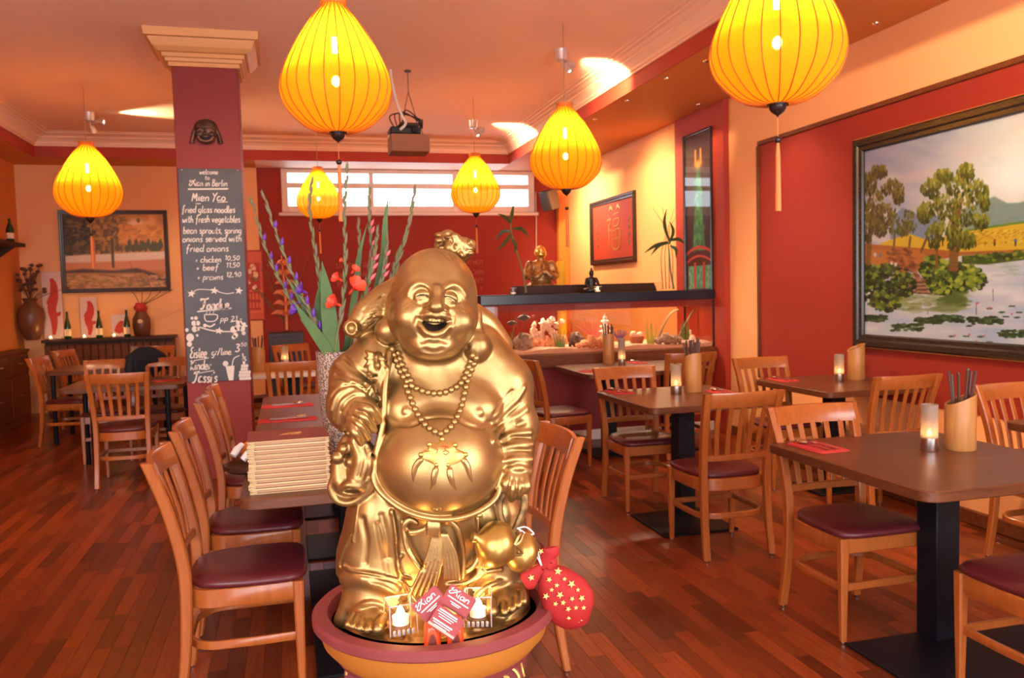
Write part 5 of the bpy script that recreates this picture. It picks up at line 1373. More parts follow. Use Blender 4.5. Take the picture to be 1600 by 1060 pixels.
# praying monk
def monk():
    p = atY(848, 440, 8.40)
    t = empty('praying_monk_statue', (p.x, 8.46, HZ-.02)); t.scale = (.80, .80, .80); tag(t, 'seated monk statue with golden head and praying hands behind the aquarium hood', 'statue')
    sdf_grid((-.27, -.2, 0), (.27, .22, .66), .006)
    ell((0, 0, .10), (.22, .16, .10), k=.03); ell((0, -.01, .27), (.155, .11, .19), k=.04); ell((0, -.02, .40), (.165, .085, .07), k=.03)
    for s_ in (-1, 1):
        line([(s_*.15, 0, .41), (s_*.185, .03, .28), (s_*.10, .13, .25), (s_*.02, .15, .32)], [.055, .062, .05, .026], k=.02)
        for i in range(4): line([(s_*(.20-.03*i), .06+.02*i, .40-.04*i), (s_*(.17-.03*i), .11+.01*i, .22), (s_*(.13-.03*i), .13, .06)], .010, 'sub', .012)
    cap((0, .15, .30), (0, .15, .40), .026, .012, k=.01); cap((0, 0, .44), (0, 0, .50), .05, .05, k=.02)
    M['monkrobe'] = mat('gilded_brown_robe', (.24, .10, .035), .4, .6, noise=(22, .9, (.55, .30, .10)))
    inst('robe', sdf_mesh('robe', M['monkrobe']), t)
    sdf_grid((-.1, -.11, .44), (.1, .13, .68), .005)
    ell((0, .005, .57), (.072, .078, .090), k=.01); ell((0, .01, .53), (.062, .065, .05), k=.02)
    for s_ in (-1, 1): ell((s_*.074, 0, .55), (.013, .02, .038), k=.006); ell((s_*.026, .078, .575), (.016, .008, .007), k=.006); line([(s_*.012, .078, .595), (s_*.03, .076, .600), (s_*.048, .066, .592)], .005, k=.006)
    line([(0, .078, .585), (0, .090, .556)], [.006, .011], k=.008); ell((0, .078, .532), (.022, .010, .006), k=.004)
    M['monkhead'] = mat('bright_gilt_head', (.95, .62, .16), .3, .85); inst('head', sdf_mesh('head', M['monkhead']), t)
monk()
M['candleyellow'] = mat('yellow_wax', (.95, .55, .02), .5)
p = atY(877, 440, 8.60); yc = empty('yellow_pillar_candle', (p.x, 8.60, 0.872)); tag(yc, 'tall yellow pillar candle behind the monk statue', 'candle')
m = MB(); m.lathe([(.045, 0), (.05, .02), (.05, .905), (.042, .925), (.0, .92)], 18); m.build('wax', M['candleyellow'], yc)
m = MB(); m.tube([(0, 0, .92), (.004, 0, .95)], .004, 6); m.build('wick', M['black'], yc)
# small black buddha and tealight
def little_buddha():
    p = atY(928, 455, 7.74); t = empty('small_buddha_figure', (p.x, 7.80, HZ)); tag(t, 'small black seated buddha figure on the aquarium hood', 'statue')
    sdf_grid((-.11, -.09, 0), (.11, .1, .27), .0035)
    ell((0, 0, .025), (.085, .06, .028), k=.01); ell((0, -.005, .09), (.042, .034, .06), k=.02); ell((0, -.005, .135), (.052, .03, .022), k=.015); ell((0, 0, .195), (.024, .026, .032), k=.01); ell((0, 0, .235), (.010, .010, .014), k=.01); cap((0, 0, .15), (0, 0, .18), .016, .016, k=.01)
    for s_ in (-1, 1): line([(s_*.048, 0, .135), (s_*.062, .015, .085), (s_*.02, .045, .055)], [.016, .015, .011], k=.01); line([(s_*.07, 0, .025), (s_*.05, .05, .025), (-s_*.03, .055, .025)], [.022, .022, .018], k=.01)
    inst('figure', sdf_mesh('figure', M['blackstone']), t)
M['blackstone'] = mat('black_stone', (.018, .013, .012), .35); little_buddha()
M['flame'] = mat('candle_flame', (1, .7, .3), .5, emit=(1, .66, .22), estr=30)
M['wax'] = mat('glowing_white_wax', (.85, .78, .68), .5, emit=(1, .5, .15), estr=.25)  # faint emission stands in for flame light glowing in the wax
M['clear'] = glass('clear_tealight_glass', (.97, .97, .97))
M['frost'] = glass('frosted_candle_tube', (.62, .52, .45), .25, .5)
def flame_mb(z, h=.022, r=.006):
    m = MB(); m.lathe([(.0, z), (r*.8, z+h*.2), (r, z+h*.35), (r*.6, z+h*.7), (0, z+h)], 10); return m
def point(loc, w, colr=(1, .56, .2), r=.012):
    d = bpy.data.lights.new('candle_light', 'POINT'); d.energy = w; d.color = colr; d.shadow_soft_size = r
    o = bpy.data.objects.new('candle_light', d); col.objects.link(o); o.location = loc; return o
def tealight(loc, label, lit=True, r=.035, h=.05, group=None, w=.5, glow=None):
    t = empty('tealight_glass', loc); tag(t, label, 'candle', group)
    m = MB(); m.lathe([(r*.9, 0), (r, .004), (r, h), (r-.003, h), (r-.003, .008), (0, .008)], 20); m.build('glass', M['clear'], t)
    m = MB(); m.lathe([(r-.004, h-.001), (r+.001, h), (r-.002, h+.0015)], 20); m.build('rim', M['porcelain'], t)
    m = MB(); m.lathe([(r*.62, .009), (r*.62, .024), (0, .024)], 14); m.build('wax', M['wax'], t)
    if lit:
        flame_mb(.024, .024*(r/.035), .008*(r/.035)).build('flame', M['flame'], t)
        l = point((0, 0, .045), w); l.parent = t
    return t
p = atY(935, 456, 7.70); tealight((p.x, 7.72, HZ), 'lit tealight glass before the small black buddha', r=.042, h=.06, w=.8)
p = atY(803, 458, 7.78); tealight((p.x, 7.80, HZ), 'unlit square looking tealight glass at the left end of the aquarium hood', False, .04, .065)
# plates of light coloured paper / small dish on hood
p = atY(1007, 454, 7.78); ds = empty('water_glass', (p.x+.17, 7.80, HZ)); tag(ds, 'clear glass with the right bamboo stem on the aquarium hood', 'glass')
m = MB(); m.lathe([(.039, .088), (.042, .090), (.039, .092)], 18); m.build('rim', M['porcelain'], ds)
m = MB(); m.lathe([(.028, 0), (.032, .004), (.040, .09), (.038, .09), (.030, .008), (0, .008)], 18); m.build('glass', M['clear'], ds)
# lucky bamboo stems
M['stemgreen'] = mat('bamboo_stem', (.16, .17, .05), .45); M['leafdark'] = mat('dark_bamboo_leaf', (.055, .085, .022), .4)
def leaf_strip(P, w, fold=.25):
    """a pointed leaf along the points P"""
    m = MB(); n = len(P); rings = []
    P = [np.asarray(p, float) for p in P]
    for i, p in enumerate(P):
        t = i/(n-1); tt = nrm(P[min(i+1, n-1)]-P[max(i-1, 0)]); a = nrm(np.cross(tt, (0, 1, .15))); b = np.cross(tt, a)
        ww = w*max(.04, math.sin(PI*min(1, .12+t*.88)))
        rings.append([p-a*ww, p-b*fold*ww*.6, p+a*ww, p+b*.0012])
    m.loft(rings); return m
def bamboo(stem, leaves, label, Y, r=.011):
    t = empty('bamboo_plant', atY(*stem[0], Y)); tag(t, label, 'plant'); O = t.location.copy()
    L_ = lambda x, y, dy=0: tuple(atY(x, y, Y+dy)-O)
    m = MB(); P = catmull([L_(*p) for p in stem], 6); m.tube(P, np.linspace(r, r*.5, len(P)), 8); m.build('stem', M['stemgreen'], t)
    for i, pts in enumerate(leaves):
        P = catmull([L_(x, y, -.03*j*(1 if i % 2 else -1)) for j, (x, y) in enumerate(pts)], 5)
        leaf_strip(P, .018).build('leaf', M['leafdark'], t)
bamboo([(822, 458), (818, 430), (808, 395), (799, 362), (798, 345)], [[(798, 362), (786, 362), (772, 376)], [(800, 364), (790, 378), (774, 394)], [(801, 358), (815, 358), (828, 374)], [(799, 350), (790, 340), (778, 334)], [(798, 348), (800, 334), (803, 318)], [(799, 372), (806, 384), (803, 396)]], 'bamboo plant leaning left beside the statue head, left end of the aquarium hood', 7.85)
bamboo([(1053, 452), (1048, 425), (1046, 400), (1044, 380)], [[(1046, 378), (1038, 350), (1042, 325)], [(1045, 382), (1052, 362), (1046, 345)], [(1044, 380), (1030, 384), (1016, 400)], [(1044, 378), (1024, 384), (1006, 396)], [(1046, 376), (1060, 374), (1071, 382)], [(1047, 384), (1056, 390), (1056, 404)]], 'bamboo plant at the right end of the aquarium hood before the tower picture', 7.85)
for i in range(4):
    x0 = 1036+i*5; m = MB(); P = catmull([atY(x0, 452, 8.0), atY(x0-3+i, 400, 8.0), atY(x0+4-3*i, 360, 8.0), atY(x0+[-16, -6, 8, 14][i], 325, 8.0)], 5); m.tube(P, np.linspace(.005, .002, len(P)), 5)
    tag(m.build('dry_twig', M['redfan']), 'thin reddish dry twig behind the right bamboo, %s from the left' % ('first', 'second', 'third', 'fourth')[i], 'twig', 'dry twigs behind the right bamboo')
# ------------------------------------------------------------------ things on the tables
M['bamboo'] = wood('bamboo_cane', (.46, .205, .062), (.38, .155, .042), .38, (12, 12, 1.2))
M['bambooin'] = mat('bamboo_inside', (.40, .19, .07), .6)
M['stick'] = mat('dark_lacquered_stick', (.085, .035, .025), .3)
M['napkin'] = mat('red_paper_napkin', (.50, .035, .030), .75, bump=(150, .1))
M['cutlery'] = mat('cutlery_steel', (.55, .50, .47), .22, 1.)
def candle(x, y, z, label, h=.20, r=.037):
    t = empty('candle_tube', (x, y, z)); tag(t, label, 'candle', 'frosted candle tubes on the tables')
    m = MB(); m.lathe([(r*.95, 0), (r, .003), (r, .058), (r*.86, .060), (r*.86, .010), (0, .010)], 24); m.build('metal_base', M['steel'], t)
    m = MB(); m.lathe([(r*.85, .045), (r*.85, .045), (r*.93, .062), (r*.93, h), (r*.86, h), (r*.85, .062)], 24); m.build('glass_tube', M['frost'], t)
    m = MB(); m.lathe([(r*.74, .012), (r*.74, .066), (0, .064)], 16); m.build('wax', M['wax'], t)
    flame_mb(.066, .030, .009).build('flame', M['flame'], t)
    point((0, 0, .092), .14, r=.012).parent = t
    return t
def bamboo_holder(x, y, z, label, sticks=0, kind='chopstick', h=.25, r=.056, rz=0., owner='', dark=True):
    t = empty('bamboo_holder', (x, y, z), rz); tag(t, label, 'holder', 'slant-cut bamboo holders on the tables')
    n = 26; m = MB(); rings = []
    top = lambda a, rr: h-.055*(math.cos(a)*rr/r*.5+.5)
    for rr, zf in ((r*.96, lambda a, q: 0.0), (r, lambda a, q: .004), (r, lambda a, q: h*.5), (r, top), (r*.84, lambda a, q: top(a, r*.84)-.002), (r*.82, lambda a, q: .03)):
        rings.append([(rr*math.cos(2*PI*k/n), rr*math.sin(2*PI*k/n), zf(2*PI*k/n, rr)) for k in range(n)])
    m.loft(rings, True, True); m.build('cane', M['bamboo'], t, 50)
    m = MB(); m.lathe([(r*.8, .031), (0, .031)], 18); m.build('inside', M['bambooin'], t)
    r_ = random.Random(int(x*100))
    for i in range(sticks):
        a = 2*PI*i/sticks+.3; q = r*.45; lean = r_.uniform(.02, .10)
        p0 = Vector((x+q*.5*math.cos(a), y+q*.5*math.sin(a), z+.035)); p1 = Vector((x+(q+lean*.35)*math.cos(a), y+(q+lean*.35)*math.sin(a), z+h+.085+r_.uniform(-.02, .02)))
        m = MB(); m.tube([p0, p0.lerp(p1, .6), p1], [.0045, .0055, .0062], sec=crect(1.8, 1.8, .5)); 
        o = m.build('chopstick', M['stick']); tag(o, 'dark stick standing in the bamboo holder ' + owner, 'chopstick', 'dark sticks in the bamboo holder ' + owner)
    return t
def napkin(x, y, z, rz, label, L_=.24, W_=.14):
    t = empty('red_napkin', (x, y, z), rz); tag(t, label, 'napkin', 'folded red napkins')
    m = MB(); m.box((0, 0, .0025), (L_, W_, .005), .0015); m.build('lower_fold', M['napkin'], t)
    m = MB(); m.box((.004, -.004, .0065), (L_-.008, W_-.010, .003), .001); m.build('upper_fold', M['napkin'], t)
    c, s_ = math.cos(rz), math.sin(rz)
    def put(name, mb, dy, lb):
        o = mb.build(name, M['cutlery'], None, 40, (x-s_*dy, y+c*dy, z+.0085), rz); tag(o, lb + 'the napkin'+label.replace('folded red napkin', ''), name)
    m = MB(); m.tube(catmull([(-.10, 0, .004), (-.02, 0, .007), (.045, 0, .006)], 5), np.linspace(.0055, .003, 11), sec=[(-1, -.4), (1, -.4), (1, .4), (-1, .4)])
    m.ball((.075, 0, .010), (.032, .020, .010), 14, 8); put('spoon', m, .022, 'steel spoon lying on ')
    m = MB(); m.tube(catmull([(-.10, 0, .004), (-.02, 0, .007), (.03, 0, .005)], 5), np.linspace(.0055, .003, 11), sec=[(-1, -.4), (1, -.4), (1, .4), (-1, .4)])
    m.box((.05, 0, .007), (.035, .020, .003), .001)
    for i in range(4): m.box((.085, -.0085+.0057*i, .009), (.045, .0028, .003))
    put('fork', m, -.022, 'steel fork lying on ')
    return t
# front right table
candle(2.61, 2.93, TZ, 'lit frosted candle tube on the big front right table')
bamboo_holder(2.755, 2.915, TZ, 'bamboo holder with many dark sticks on the big front right table', 9, rz=2.6, owner='on the front right table', h=.245, r=.062)
napkin(2.225, 3.16, TZ, 1.62, 'folded red napkin at the corner of the big front right table', .24, .15)
# middle table
candle(2.49, 5.08, TZ, 'lit frosted candle tube on the middle table, third from the right edge')
bamboo_holder(2.66, 5.17, TZ, 'bamboo holder with a bundle of brown sticks on the middle table', 10, rz=1.6, owner='on the middle table', h=.27, r=.060)
napkin(2.19, 5.36, TZ, 1.60, 'folded red napkin at the far left corner of the middle table')
napkin(2.80, 5.03, TZ, 1.5, 'folded red napkin at the right of the middle table')
# wall table
candle(3.86, 5.22, TZ, 'lit frosted candle tube on the table against the red wall')
bamboo_holder(4.05, 5.28, TZ, 'empty slant-cut bamboo holder below the corner of the landscape painting', 0, rz=2.8, h=.27, r=.062)
napkin(3.56, 5.48, TZ, 1.55, 'folded red napkin on the table against the red wall')
# aquarium table
bamboo_holder(2.93, 7.40, TZ, 'bamboo holder with dark sticks before the middle of the aquarium', 8, rz=1.6, owner='before the aquarium', h=.29, r=.055)
candle(2.98, 7.20, TZ, 'lit frosted candle tube beside the bamboo holder before the aquarium', .25, .036)
napkin(3.20, 7.36, TZ, 1.5, 'folded red napkin under the aquarium beam, right of the bamboo holder')
napkin(2.55, 6.82, TZ, 0.1, 'folded red napkin at the near left corner of the aquarium table')
# rear half of the long table
napkin(-.03, 5.66, TZ, .05, 'folded red napkin farther from the menus on the long table', .33, .13)
napkin(-.03, 5.02, TZ, .05, 'folded red napkin nearer to the menus on the long table', .33, .13)
# left tables
napkin(-1.06, 7.92, TZ, .4, 'folded red napkin on the table left of the column')
napkin(-2.10, 10.08, TZ, .3, 'folded red napkin at the left end of the far left table')
p = atY(244, 560, 9.9); candle(-1.70, 10.15, TZ, 'lit candle tube at the left of the two on the far left table', .20, .040)
candle(-1.44, 9.95, TZ, 'lit candle tube close to the edge of the column on the far left table', .16, .038)
bamboo_holder(-.30, 8.36, TZ, 'bamboo holder with dark sticks right of the column on the back table', 6, rz=1.0, owner='right of the column', h=.25, r=.065)
candle(-.055, 9.05, TZ, 'lit candle tube on the back table right of the column', .20, .040)
# dark jacket hung over a chair back
jk = empty('dark_jacket', (-1.36, 8.74, .74)); tag(jk, 'dark folded jacket laid over the chair backs left of the column', 'jacket')
M['cloth'] = mat('black_cloth', (.012, .013, .020), .9, bump=(60, .4))
m = rock_mb(.20, .055, .13, 9, .16, 18, 12); m.v = [(v[0], v[1]+.03*math.sin(v[0]*14), v[2]+.135+.025*math.cos(v[0]*9)) for v in m.v]; m.build('folded_body', M['cloth'], jk, 60)
m = MB(); m.tube(catmull([(-.12, -.06, .22), (-.14, -.085, .10), (-.13, -.085, -.06)], 6), [.035]*6+[.04]*7, 10); m.build('sleeve', M['cloth'], jk, 60)
# ------------------------------------------------------------------ stack of menus
M['cover'] = mat('red_brown_menu_cover', (.21, .040, .030), .55, bump=(150, .1)); M['cream'] = mat('cream_page_edge', (.74, .55, .29), .6); M['pages'] = mat('brown_page_block', (.50, .27, .14), .7)
ORD = ('first', 'second', 'third', 'fourth', 'fifth', 'sixth', 'seventh', 'eighth', 'ninth', 'tenth', 'last')
MX0, MX1, MYa, MYb = -.170, .125, 3.175, 3.44
for i in range(11):
    r = random.Random(i); t = empty('menu', ((MX0+MX1)/2+r.uniform(-.004, .004), (MYa+MYb)/2+r.uniform(-.004, .004), TZ+.0178*i), r.uniform(-.012, .012)+.03)
    tag(t, 'closed red brown menu on top of the stack, golden emblem on its cover' if i == 10 else ('bottom menu of the stack, lying on the long table' if i == 0 else 'closed menu with cream edges, %s from the top of the stack' % ORD[10-i]), 'menu', 'stack of menus on the long table')
    if i == 0:
        W, D = MX1-MX0, MYb-MYa
        m = MB(); m.box((0, 0, .0015), (W, D, .003), .0008); m.box((0, 0, .0163), (W, D, .003), .0008); cvm = m.mesh('cover', M['cover'])
        m = MB(); m.box((.002, .004, .0088), (W-.014, D-.012, .0110)); pgm = m.mesh('pages', M['pages'])
        m = MB(); m.tube([(-W/2, -D/2-.0012, .0166), (W/2, -D/2-.0012, .0168)], .0014, 6); m.tube([(-W/2, -D/2-.0012, .0018), (W/2, -D/2-.0012, .0014)], .0014, 6); edm = m.mesh('cream_edge', M['cream'])
        m = MB()
        for k in range(2): m.box((-W/2+.013, -D/2-.001, .0060+.0060*k), (.026, .004, .0030), .001); m.box((W/2-.008, -D/2-.001, .0055+.0055*k), (.014, .004, .0026), .001)
        tbm = m.mesh('corner_tabs', M['cream'])
    inst('cover', cvm, t); inst('pages', pgm, t); inst('cream_edge', edm, t); tag(inst('corner_tabs', tbm, t), kind='stuff')
    if i == 10:
        for k, pts in enumerate(([(-.02, -.01), (.01, .012), (.05, .02), (.03, .0), (.055, .008)], [(-.01, -.018), (.02, -.008), (.048, -.010)], [(-.03, -.03), (-.015, -.02), (.0, -.034)], [(.012, -.03), (.03, -.024), (.046, -.032)])):
            b = MB(); b.tube([(p[0], p[1]+.01, .0182) for p in catmull(pts, 4)], .0013, 5); b.build('emblem_stroke', M['gilt'], t)
# tray with bottles behind the stack
pt = empty('cruet_tray', (-.22+.05, 3.64, TZ)); tag(pt, 'dark tray with small items half hidden left behind the menu stack', 'tray')
m = MB(); m.lathe([(.10, 0), (.12, .012), (.122, .030), (.116, .030), (.10, .012), (0, .010)], 24); m.build('dish', M['darkwood'], pt)
for k, (x, y, mt, rz, lb) in enumerate(((-.250, 3.66, M['white'], .7, 'white rolled packet at the left of the menu stack'), (-.222, 3.72, M['lantcap'], .5, 'orange rolled packet behind the menu stack'), (-.205, 3.55, M['white'], .2, 'white rounded shaker at the left of the menu stack'))):
    m = MB(); m.tube([(0, 0, .05), (.02*math.cos(rz), .02*math.sin(rz), .07), (.05*math.cos(rz), .05*math.sin(rz), .09)], [.014, .017, .012], 12); tag(m.build(('rolled_packet', 'rolled_packet', 'shaker')[k], mt, None, 40, (x, y, TZ+.012-.0)), lb, ('packet', 'packet', 'shaker')[k])
# ------------------------------------------------------------------ vase with gladioli
VY = 3.72
v0 = atY(531, 548, VY); vz = v0.z-TZ
vase = empty('speckled_vase', (v0.x, VY, TZ)); tag(vase, 'tall pale speckled stone vase behind the statue, holding gladioli', 'vase')
def speckle():
    m = mat('speckled_stone', (.62, .50, .42), .6); nt = m.node_tree; N = nt.nodes.new; L = nt.links.new
    tc = N('ShaderNodeTexCoord'); n = N('ShaderNodeTexNoise'); n.inputs['Scale'].default_value = 150; n.inputs['Detail'].default_value = 3; L(tc.outputs['Object'], n.inputs[0])
    cr = N('ShaderNodeValToRGB'); cr.color_ramp.elements[0].position = .47; cr.color_ramp.elements[0].color = (.11, .065, .05, 1); cr.color_ramp.elements[1].position = .53; cr.color_ramp.elements[1].color = (.52, .39, .30, 1)
    L(n.outputs[0], cr.inputs[0]); L(cr.outputs[0], nt.nodes['Principled BSDF'].inputs['Base Color']); return m
M['speckle'] = speckle()
VR = .104
m = MB(); m.lathe([(.060, 0), (.066, .01), (.080, vz*.22), (.094, vz*.5), (.101, vz*.8), (VR, vz*.97), (VR, vz), (VR-.010, vz), (VR-.012, vz*.8), (0, vz*.78)], 32); m.build('body', M['speckle'], vase)
M['gladstem'] = mat('gladiolus_stem_green', (.11, .155, .030), .5, noise=(14, .8, (.18, .15, .07)))
M['gladbud'] = mat('greyish_bud_sheath', (.125, .155, .050), .55, noise=(22, .9, (.20, .135, .095)))
M['gladleaf'] = mat('sword_leaf_green', (.045, .105, .012), .5, noise=(10, .7, (.085, .15, .028)))
M['petalred'] = mat('coral_red_petal', (.85, .075, .030), .5); M['petalviolet'] = mat('violet_petal', (.14, .035, .36), .5); M['petalpink'] = mat('pink_bud', (.70, .15, .17), .5)
vc = Vector((v0.x, VY, v0.z))
def sheath(t, p, d, L_, w, material, name='bud'):
    """a pointed bud sheath from p along d"""
    P = [np.asarray(p)+np.asarray(d)*L_*q for q in (0, .25, .5, .75, 1)]
    m = MB(); m.tube(P, np.array([.5, 1, .9, .55, .06])*w, 6); m.build(name, material, t, 60)
def blossom(t, p, d, size, material):
    """open flower of five overlapping petals"""
    o = empty('blossom', p); o.parent = t
    d = Vector(d).normalized(); q = d.to_track_quat('Z', 'Y').to_matrix()
    for k in range(5):
        a = 2*PI*k/5; m = MB(); rings = []
        for u, wv, h in ((0, .12, 0), (.35, .45, .30), (.7, .62, .75), (.95, .45, .92), (1.08, .12, .95)):
            rr = u*.62*size; row = []
            for e in (-1, -.5, 0, .5, 1):
                v = Vector((rr*math.cos(a)-e*wv*size*.6*math.sin(a), rr*math.sin(a)+e*wv*size*.6*math.cos(a), h*size*.75+abs(e)*.10*size)); row.append(tuple(q @ v))
            rings.append(row)
        m.loft(rings, False, False); m.build('petal', material, o, 80)
    m = MB(); m.tube([tuple(q @ Vector((0, 0, -.5*size))), (0, 0, 0), tuple(q @ Vector((0, 0, .45*size)))], [.004, .006, .002], 6); m.build('throat', material, o)
def gladiolus(pts, label, buds=9, start=.35, dy=.0, colour=None, flowers=(), stemr=.006, bl=.052):
    base = vc+Vector(((pts[-1][0]-531)/1300*VY*.55, dy, -.10))
    P = [np.array(atY(x, y, VY+dy*(1+.8*(1-i/len(pts))))) for i, (x, y) in enumerate(pts)]+[np.array(base)]
    P = P[::-1]; C_ = np.array(catmull(P, 8)); O = Vector(C_[0]); t = empty('gladiolus_stem', O); tag(t, label, 'flower', 'gladioli in the speckled vase')
    C_ = C_-np.array(O); n = len(C_)
    m = MB(); m.tube(C_, np.linspace(stemr, stemr*.35, n), 7); m.build('stem', M['gladstem'], t, 60)
    for i in range(buds):
        f = start+(1-start)*i/(buds-.5); j = min(n-2, int(f*(n-1))); tt = nrm(C_[j+1]-C_[j]); sd = nrm(np.cross(tt, (0, 1, 0)))*(1 if i % 2 else -1)
        d = nrm(tt*1.0+sd*.15+np.array([0, -.10, 0])); sz = bl*(1.55-.70*f)
        sheath(t, C_[j], d, sz, .0084*(1.25-.55*f), M['gladbud'])
        if colour and f < .82 and i % 2 == 0: sheath(t, C_[j]+d*sz*.5+np.array([0, -.006, 0]), nrm(d+sd*.35), sz*.62, .0085, colour, 'coloured_bud')
    sheath(t, C_[-2], nrm(C_[-1]-C_[-3]), .05, .005, M['gladbud'])
    for (fx, fy, s_, mt) in flowers:
        p = np.array(atY(fx, fy, VY+dy-.03))-np.array(O); blossom(t, tuple(p), (-.9 if fx < 540 else .35, -.55, .45), s_, mt)
gladiolus([(393, 312), (418, 395), (455, 470), (500, 540)], 'gladiolus stem leaning farthest left, violet buds low down', 20, .25, .02, M['petalviolet'], ((468, 487, .042, M['petalviolet']), (478, 472, .036, M['petalviolet'])))
gladiolus([(412, 306), (432, 365), (462, 440), (490, 500), (515, 550)], 'second gladiolus stem from the left with violet buds, curving inward', 22, .25, -.03, M['petalviolet'], ((475, 456, .034, M['petalviolet']),))
gladiolus([(487, 285), (484, 330), (494, 400), (503, 460), (520, 550)], 'greyish gladiolus stem before the lantern over the back window', 19, .30, .05)
gladiolus([(543, 262), (538, 330), (540, 400), (536, 470), (524, 545)], 'tallest gladiolus stem with coral red open flowers', 20, .30, -.06, None, ((551, 453, .062, M['petalred']), (528, 476, .050, M['petalred']), (531, 437, .036, M['petalred']), (552, 424, .030, M['petalred']), (536, 408, .016, M['petalred'])))
gladiolus([(577, 300), (578, 350), (580, 400), (566, 470), (545, 550)], 'thin gladiolus stem rising to the middle of the window', 19, .35, .06, M['petalpink'])
gladiolus([(648, 298), (640, 345), (626, 395), (606, 455), (570, 545)], 'gladiolus stem leaning farthest right, tip over the window sill', 22, .30, .04)
gladiolus([(605, 372), (600, 420), (590, 460), (560, 550)], 'short gladiolus stem with pink buds right of the red flowers', 14, .30, -.02, M['petalpink'])
gladiolus([(590, 362), (583, 410), (573, 455), (552, 550)], 'green gladiolus stem with pink buds in the middle of the vase', 16, .25, -.05, M['petalpink'])
gladiolus([(622, 395), (612, 430), (600, 470), (566, 550)], 'short greyish gladiolus stem close to the statue head', 11, .4, .03)
gladiolus([(560, 350), (562, 390), (558, 440), (540, 550)], 'bent gladiolus stem with few buds behind the red flowers', 9, .5, .08)
def sword(pts, w, label, dy):
    base = np.array(vc+Vector(((pts[-1][0]-531)/1300*VY*.5, dy, -.06)))
    P = np.array(catmull([base]+[np.array(atY(x, y, VY+dy)) for x, y in pts[::-1]], 6)); O = P[0].copy()
    m = leaf_strip(P-O, w, .2); o = m.build('sword_leaf', M['gladleaf'], None, 60, tuple(O)); tag(o, label, 'leaf', 'sword leaves in the speckled vase')
sword([(503, 408), (509, 450), (515, 500), (520, 552)], .034, 'broad sword leaf standing upright in front of the vase flowers', -.07)
sword([(457, 468), (478, 500), (498, 528), (516, 556)], .024, 'broad sword leaf arching to the left over the vase rim', -.08)
sword([(445, 430), (470, 468), (495, 510), (515, 552)], .020, 'narrow sword leaf leaning left behind the arching one', -.03)
sword([(607, 306), (602, 345), (600, 400), (585, 470), (552, 550)], .020, 'tall narrow sword leaf reaching the window sill', .01)
sword([(575, 345), (561, 400), (556, 450), (540, 550)], .015, 'thin sword leaf left of the pink buds', .07)
sword([(500, 440), (496, 480), (505, 520), (515, 552)], .022, 'dark sword leaf just left of the upright broad one', .0)
# ------------------------------------------------------------------ behind the column: dark chair-back screen with an orange bloom
dk = empty('dark_sideboard', tuple(atY(447, 522, 11.2).xy)+(0,)); dk.location.y = 11.3; tag(dk, 'dark panelled sideboard under the orange flower, right of the column', 'cabinet')
pw = atY(475, 522, 11.1).x-atY(419, 522, 11.1).x; zt = atY(447, 520, 11.1).z
M['navywood'] = mat('dark_blue_grey_wood', (.045, .035, .045), .45)
m = MB(); m.box((0, .0, zt/2), (pw, .40, zt), .01); m.build('body', M['navywood'], dk)
for k in range(3):
    m = MB(); m.box((0, -.205, zt-.16-.26*k), (pw-.10, .015, .22), .006); m.build('panel', M['navywood'], dk)
of = empty('orange_flower_spire', (dk.location.x+.01, 11.22, zt)); tag(of, 'orange tiered flower spire in a glass vase on the dark sideboard', 'flower')
M['orangepetal'] = mat('orange_petal', (.80, .26, .10), .5); M['olive'] = mat('olive_twig', (.13, .10, .02), .6)
m = MB(); m.lathe([(.05, 0), (.055, .02), (.04, .10), (.06, .26), (.055, .26), (.035, .10), (0, .03)], 16); m.build('vase', M['clear'], of)
m = MB(); m.tube([(0, 0, .03), (0, 0, .5), (-.03, 0, 1.0)], [.02, .016, .006], 8); m.build('stem', M['orangepetal'], of)
for k in range(6):
    z = .22+.13*k
    for j in range(6):
        a = 2*PI*j/6+k*.5; L_ = .19-.018*k
        P = [(-.03*z, 0, z), (L_*.5*math.cos(a), L_*.5*math.sin(a), z+.05), (L_*math.cos(a), L_*math.sin(a), z+.02)]
        leaf_strip(catmull(P, 3), .028).build('petal', M['orangepetal'], of)
r = random.Random(12)
for k in range(14):
    x = r.uniform(-.42, .36); z = r.uniform(.55, 1.05); P = catmull([(0, .02, .1), (x*.5, .05, z*.6), (x, .05, z)], 5); m = MB(); m.tube(P, np.linspace(.005, .002, len(P)), 5)
    for q in range(8):
        j = r.randrange(5, len(P)); m.ball(np.array(P[j])+np.array([r.uniform(-.03, .03), 0, r.uniform(-.03, .03)]), .010, 6, 4)
    m.build('twig', M['olive'], of)
# ------------------------------------------------------------------ left back: slatted sideboard and what stands on it
SX0, SX1, SY = -3.08, -1.52, 11.95
sz = atY(150, 529, SY).z
sb = empty('slatted_sideboard', ((SX0+SX1)/2, SY+.20, 0)); tag(sb, 'long dark sideboard with a front of vertical boards below the autumn painting', 'sideboard')
SW = SX1-SX0
m = MB(); m.box((0, .02, (sz-.04)/2), (SW-.02, .36, sz-.04)); m.build('carcass', M['darkwood'], sb)
m = MB(); m.box((0, 0, sz-.02), (SW+.04, .44, .04), .006); m.build('top_board', M['darkwood'], sb)
n = 17; bw_ = SW/n; b = MB(); b.box((0, 0, 0), (bw_-.012, .022, sz-.10), .006); slm = b.mesh('front_board', M['beamwood'])
for i in range(n): inst('front_board', slm, sb, (-SW/2+bw_*(i+.5), -.172+.004*(i % 2), (sz-.04)/2))
def onside(px, w=0): 
    p = atY(px, 528, SY+.18); return p.x
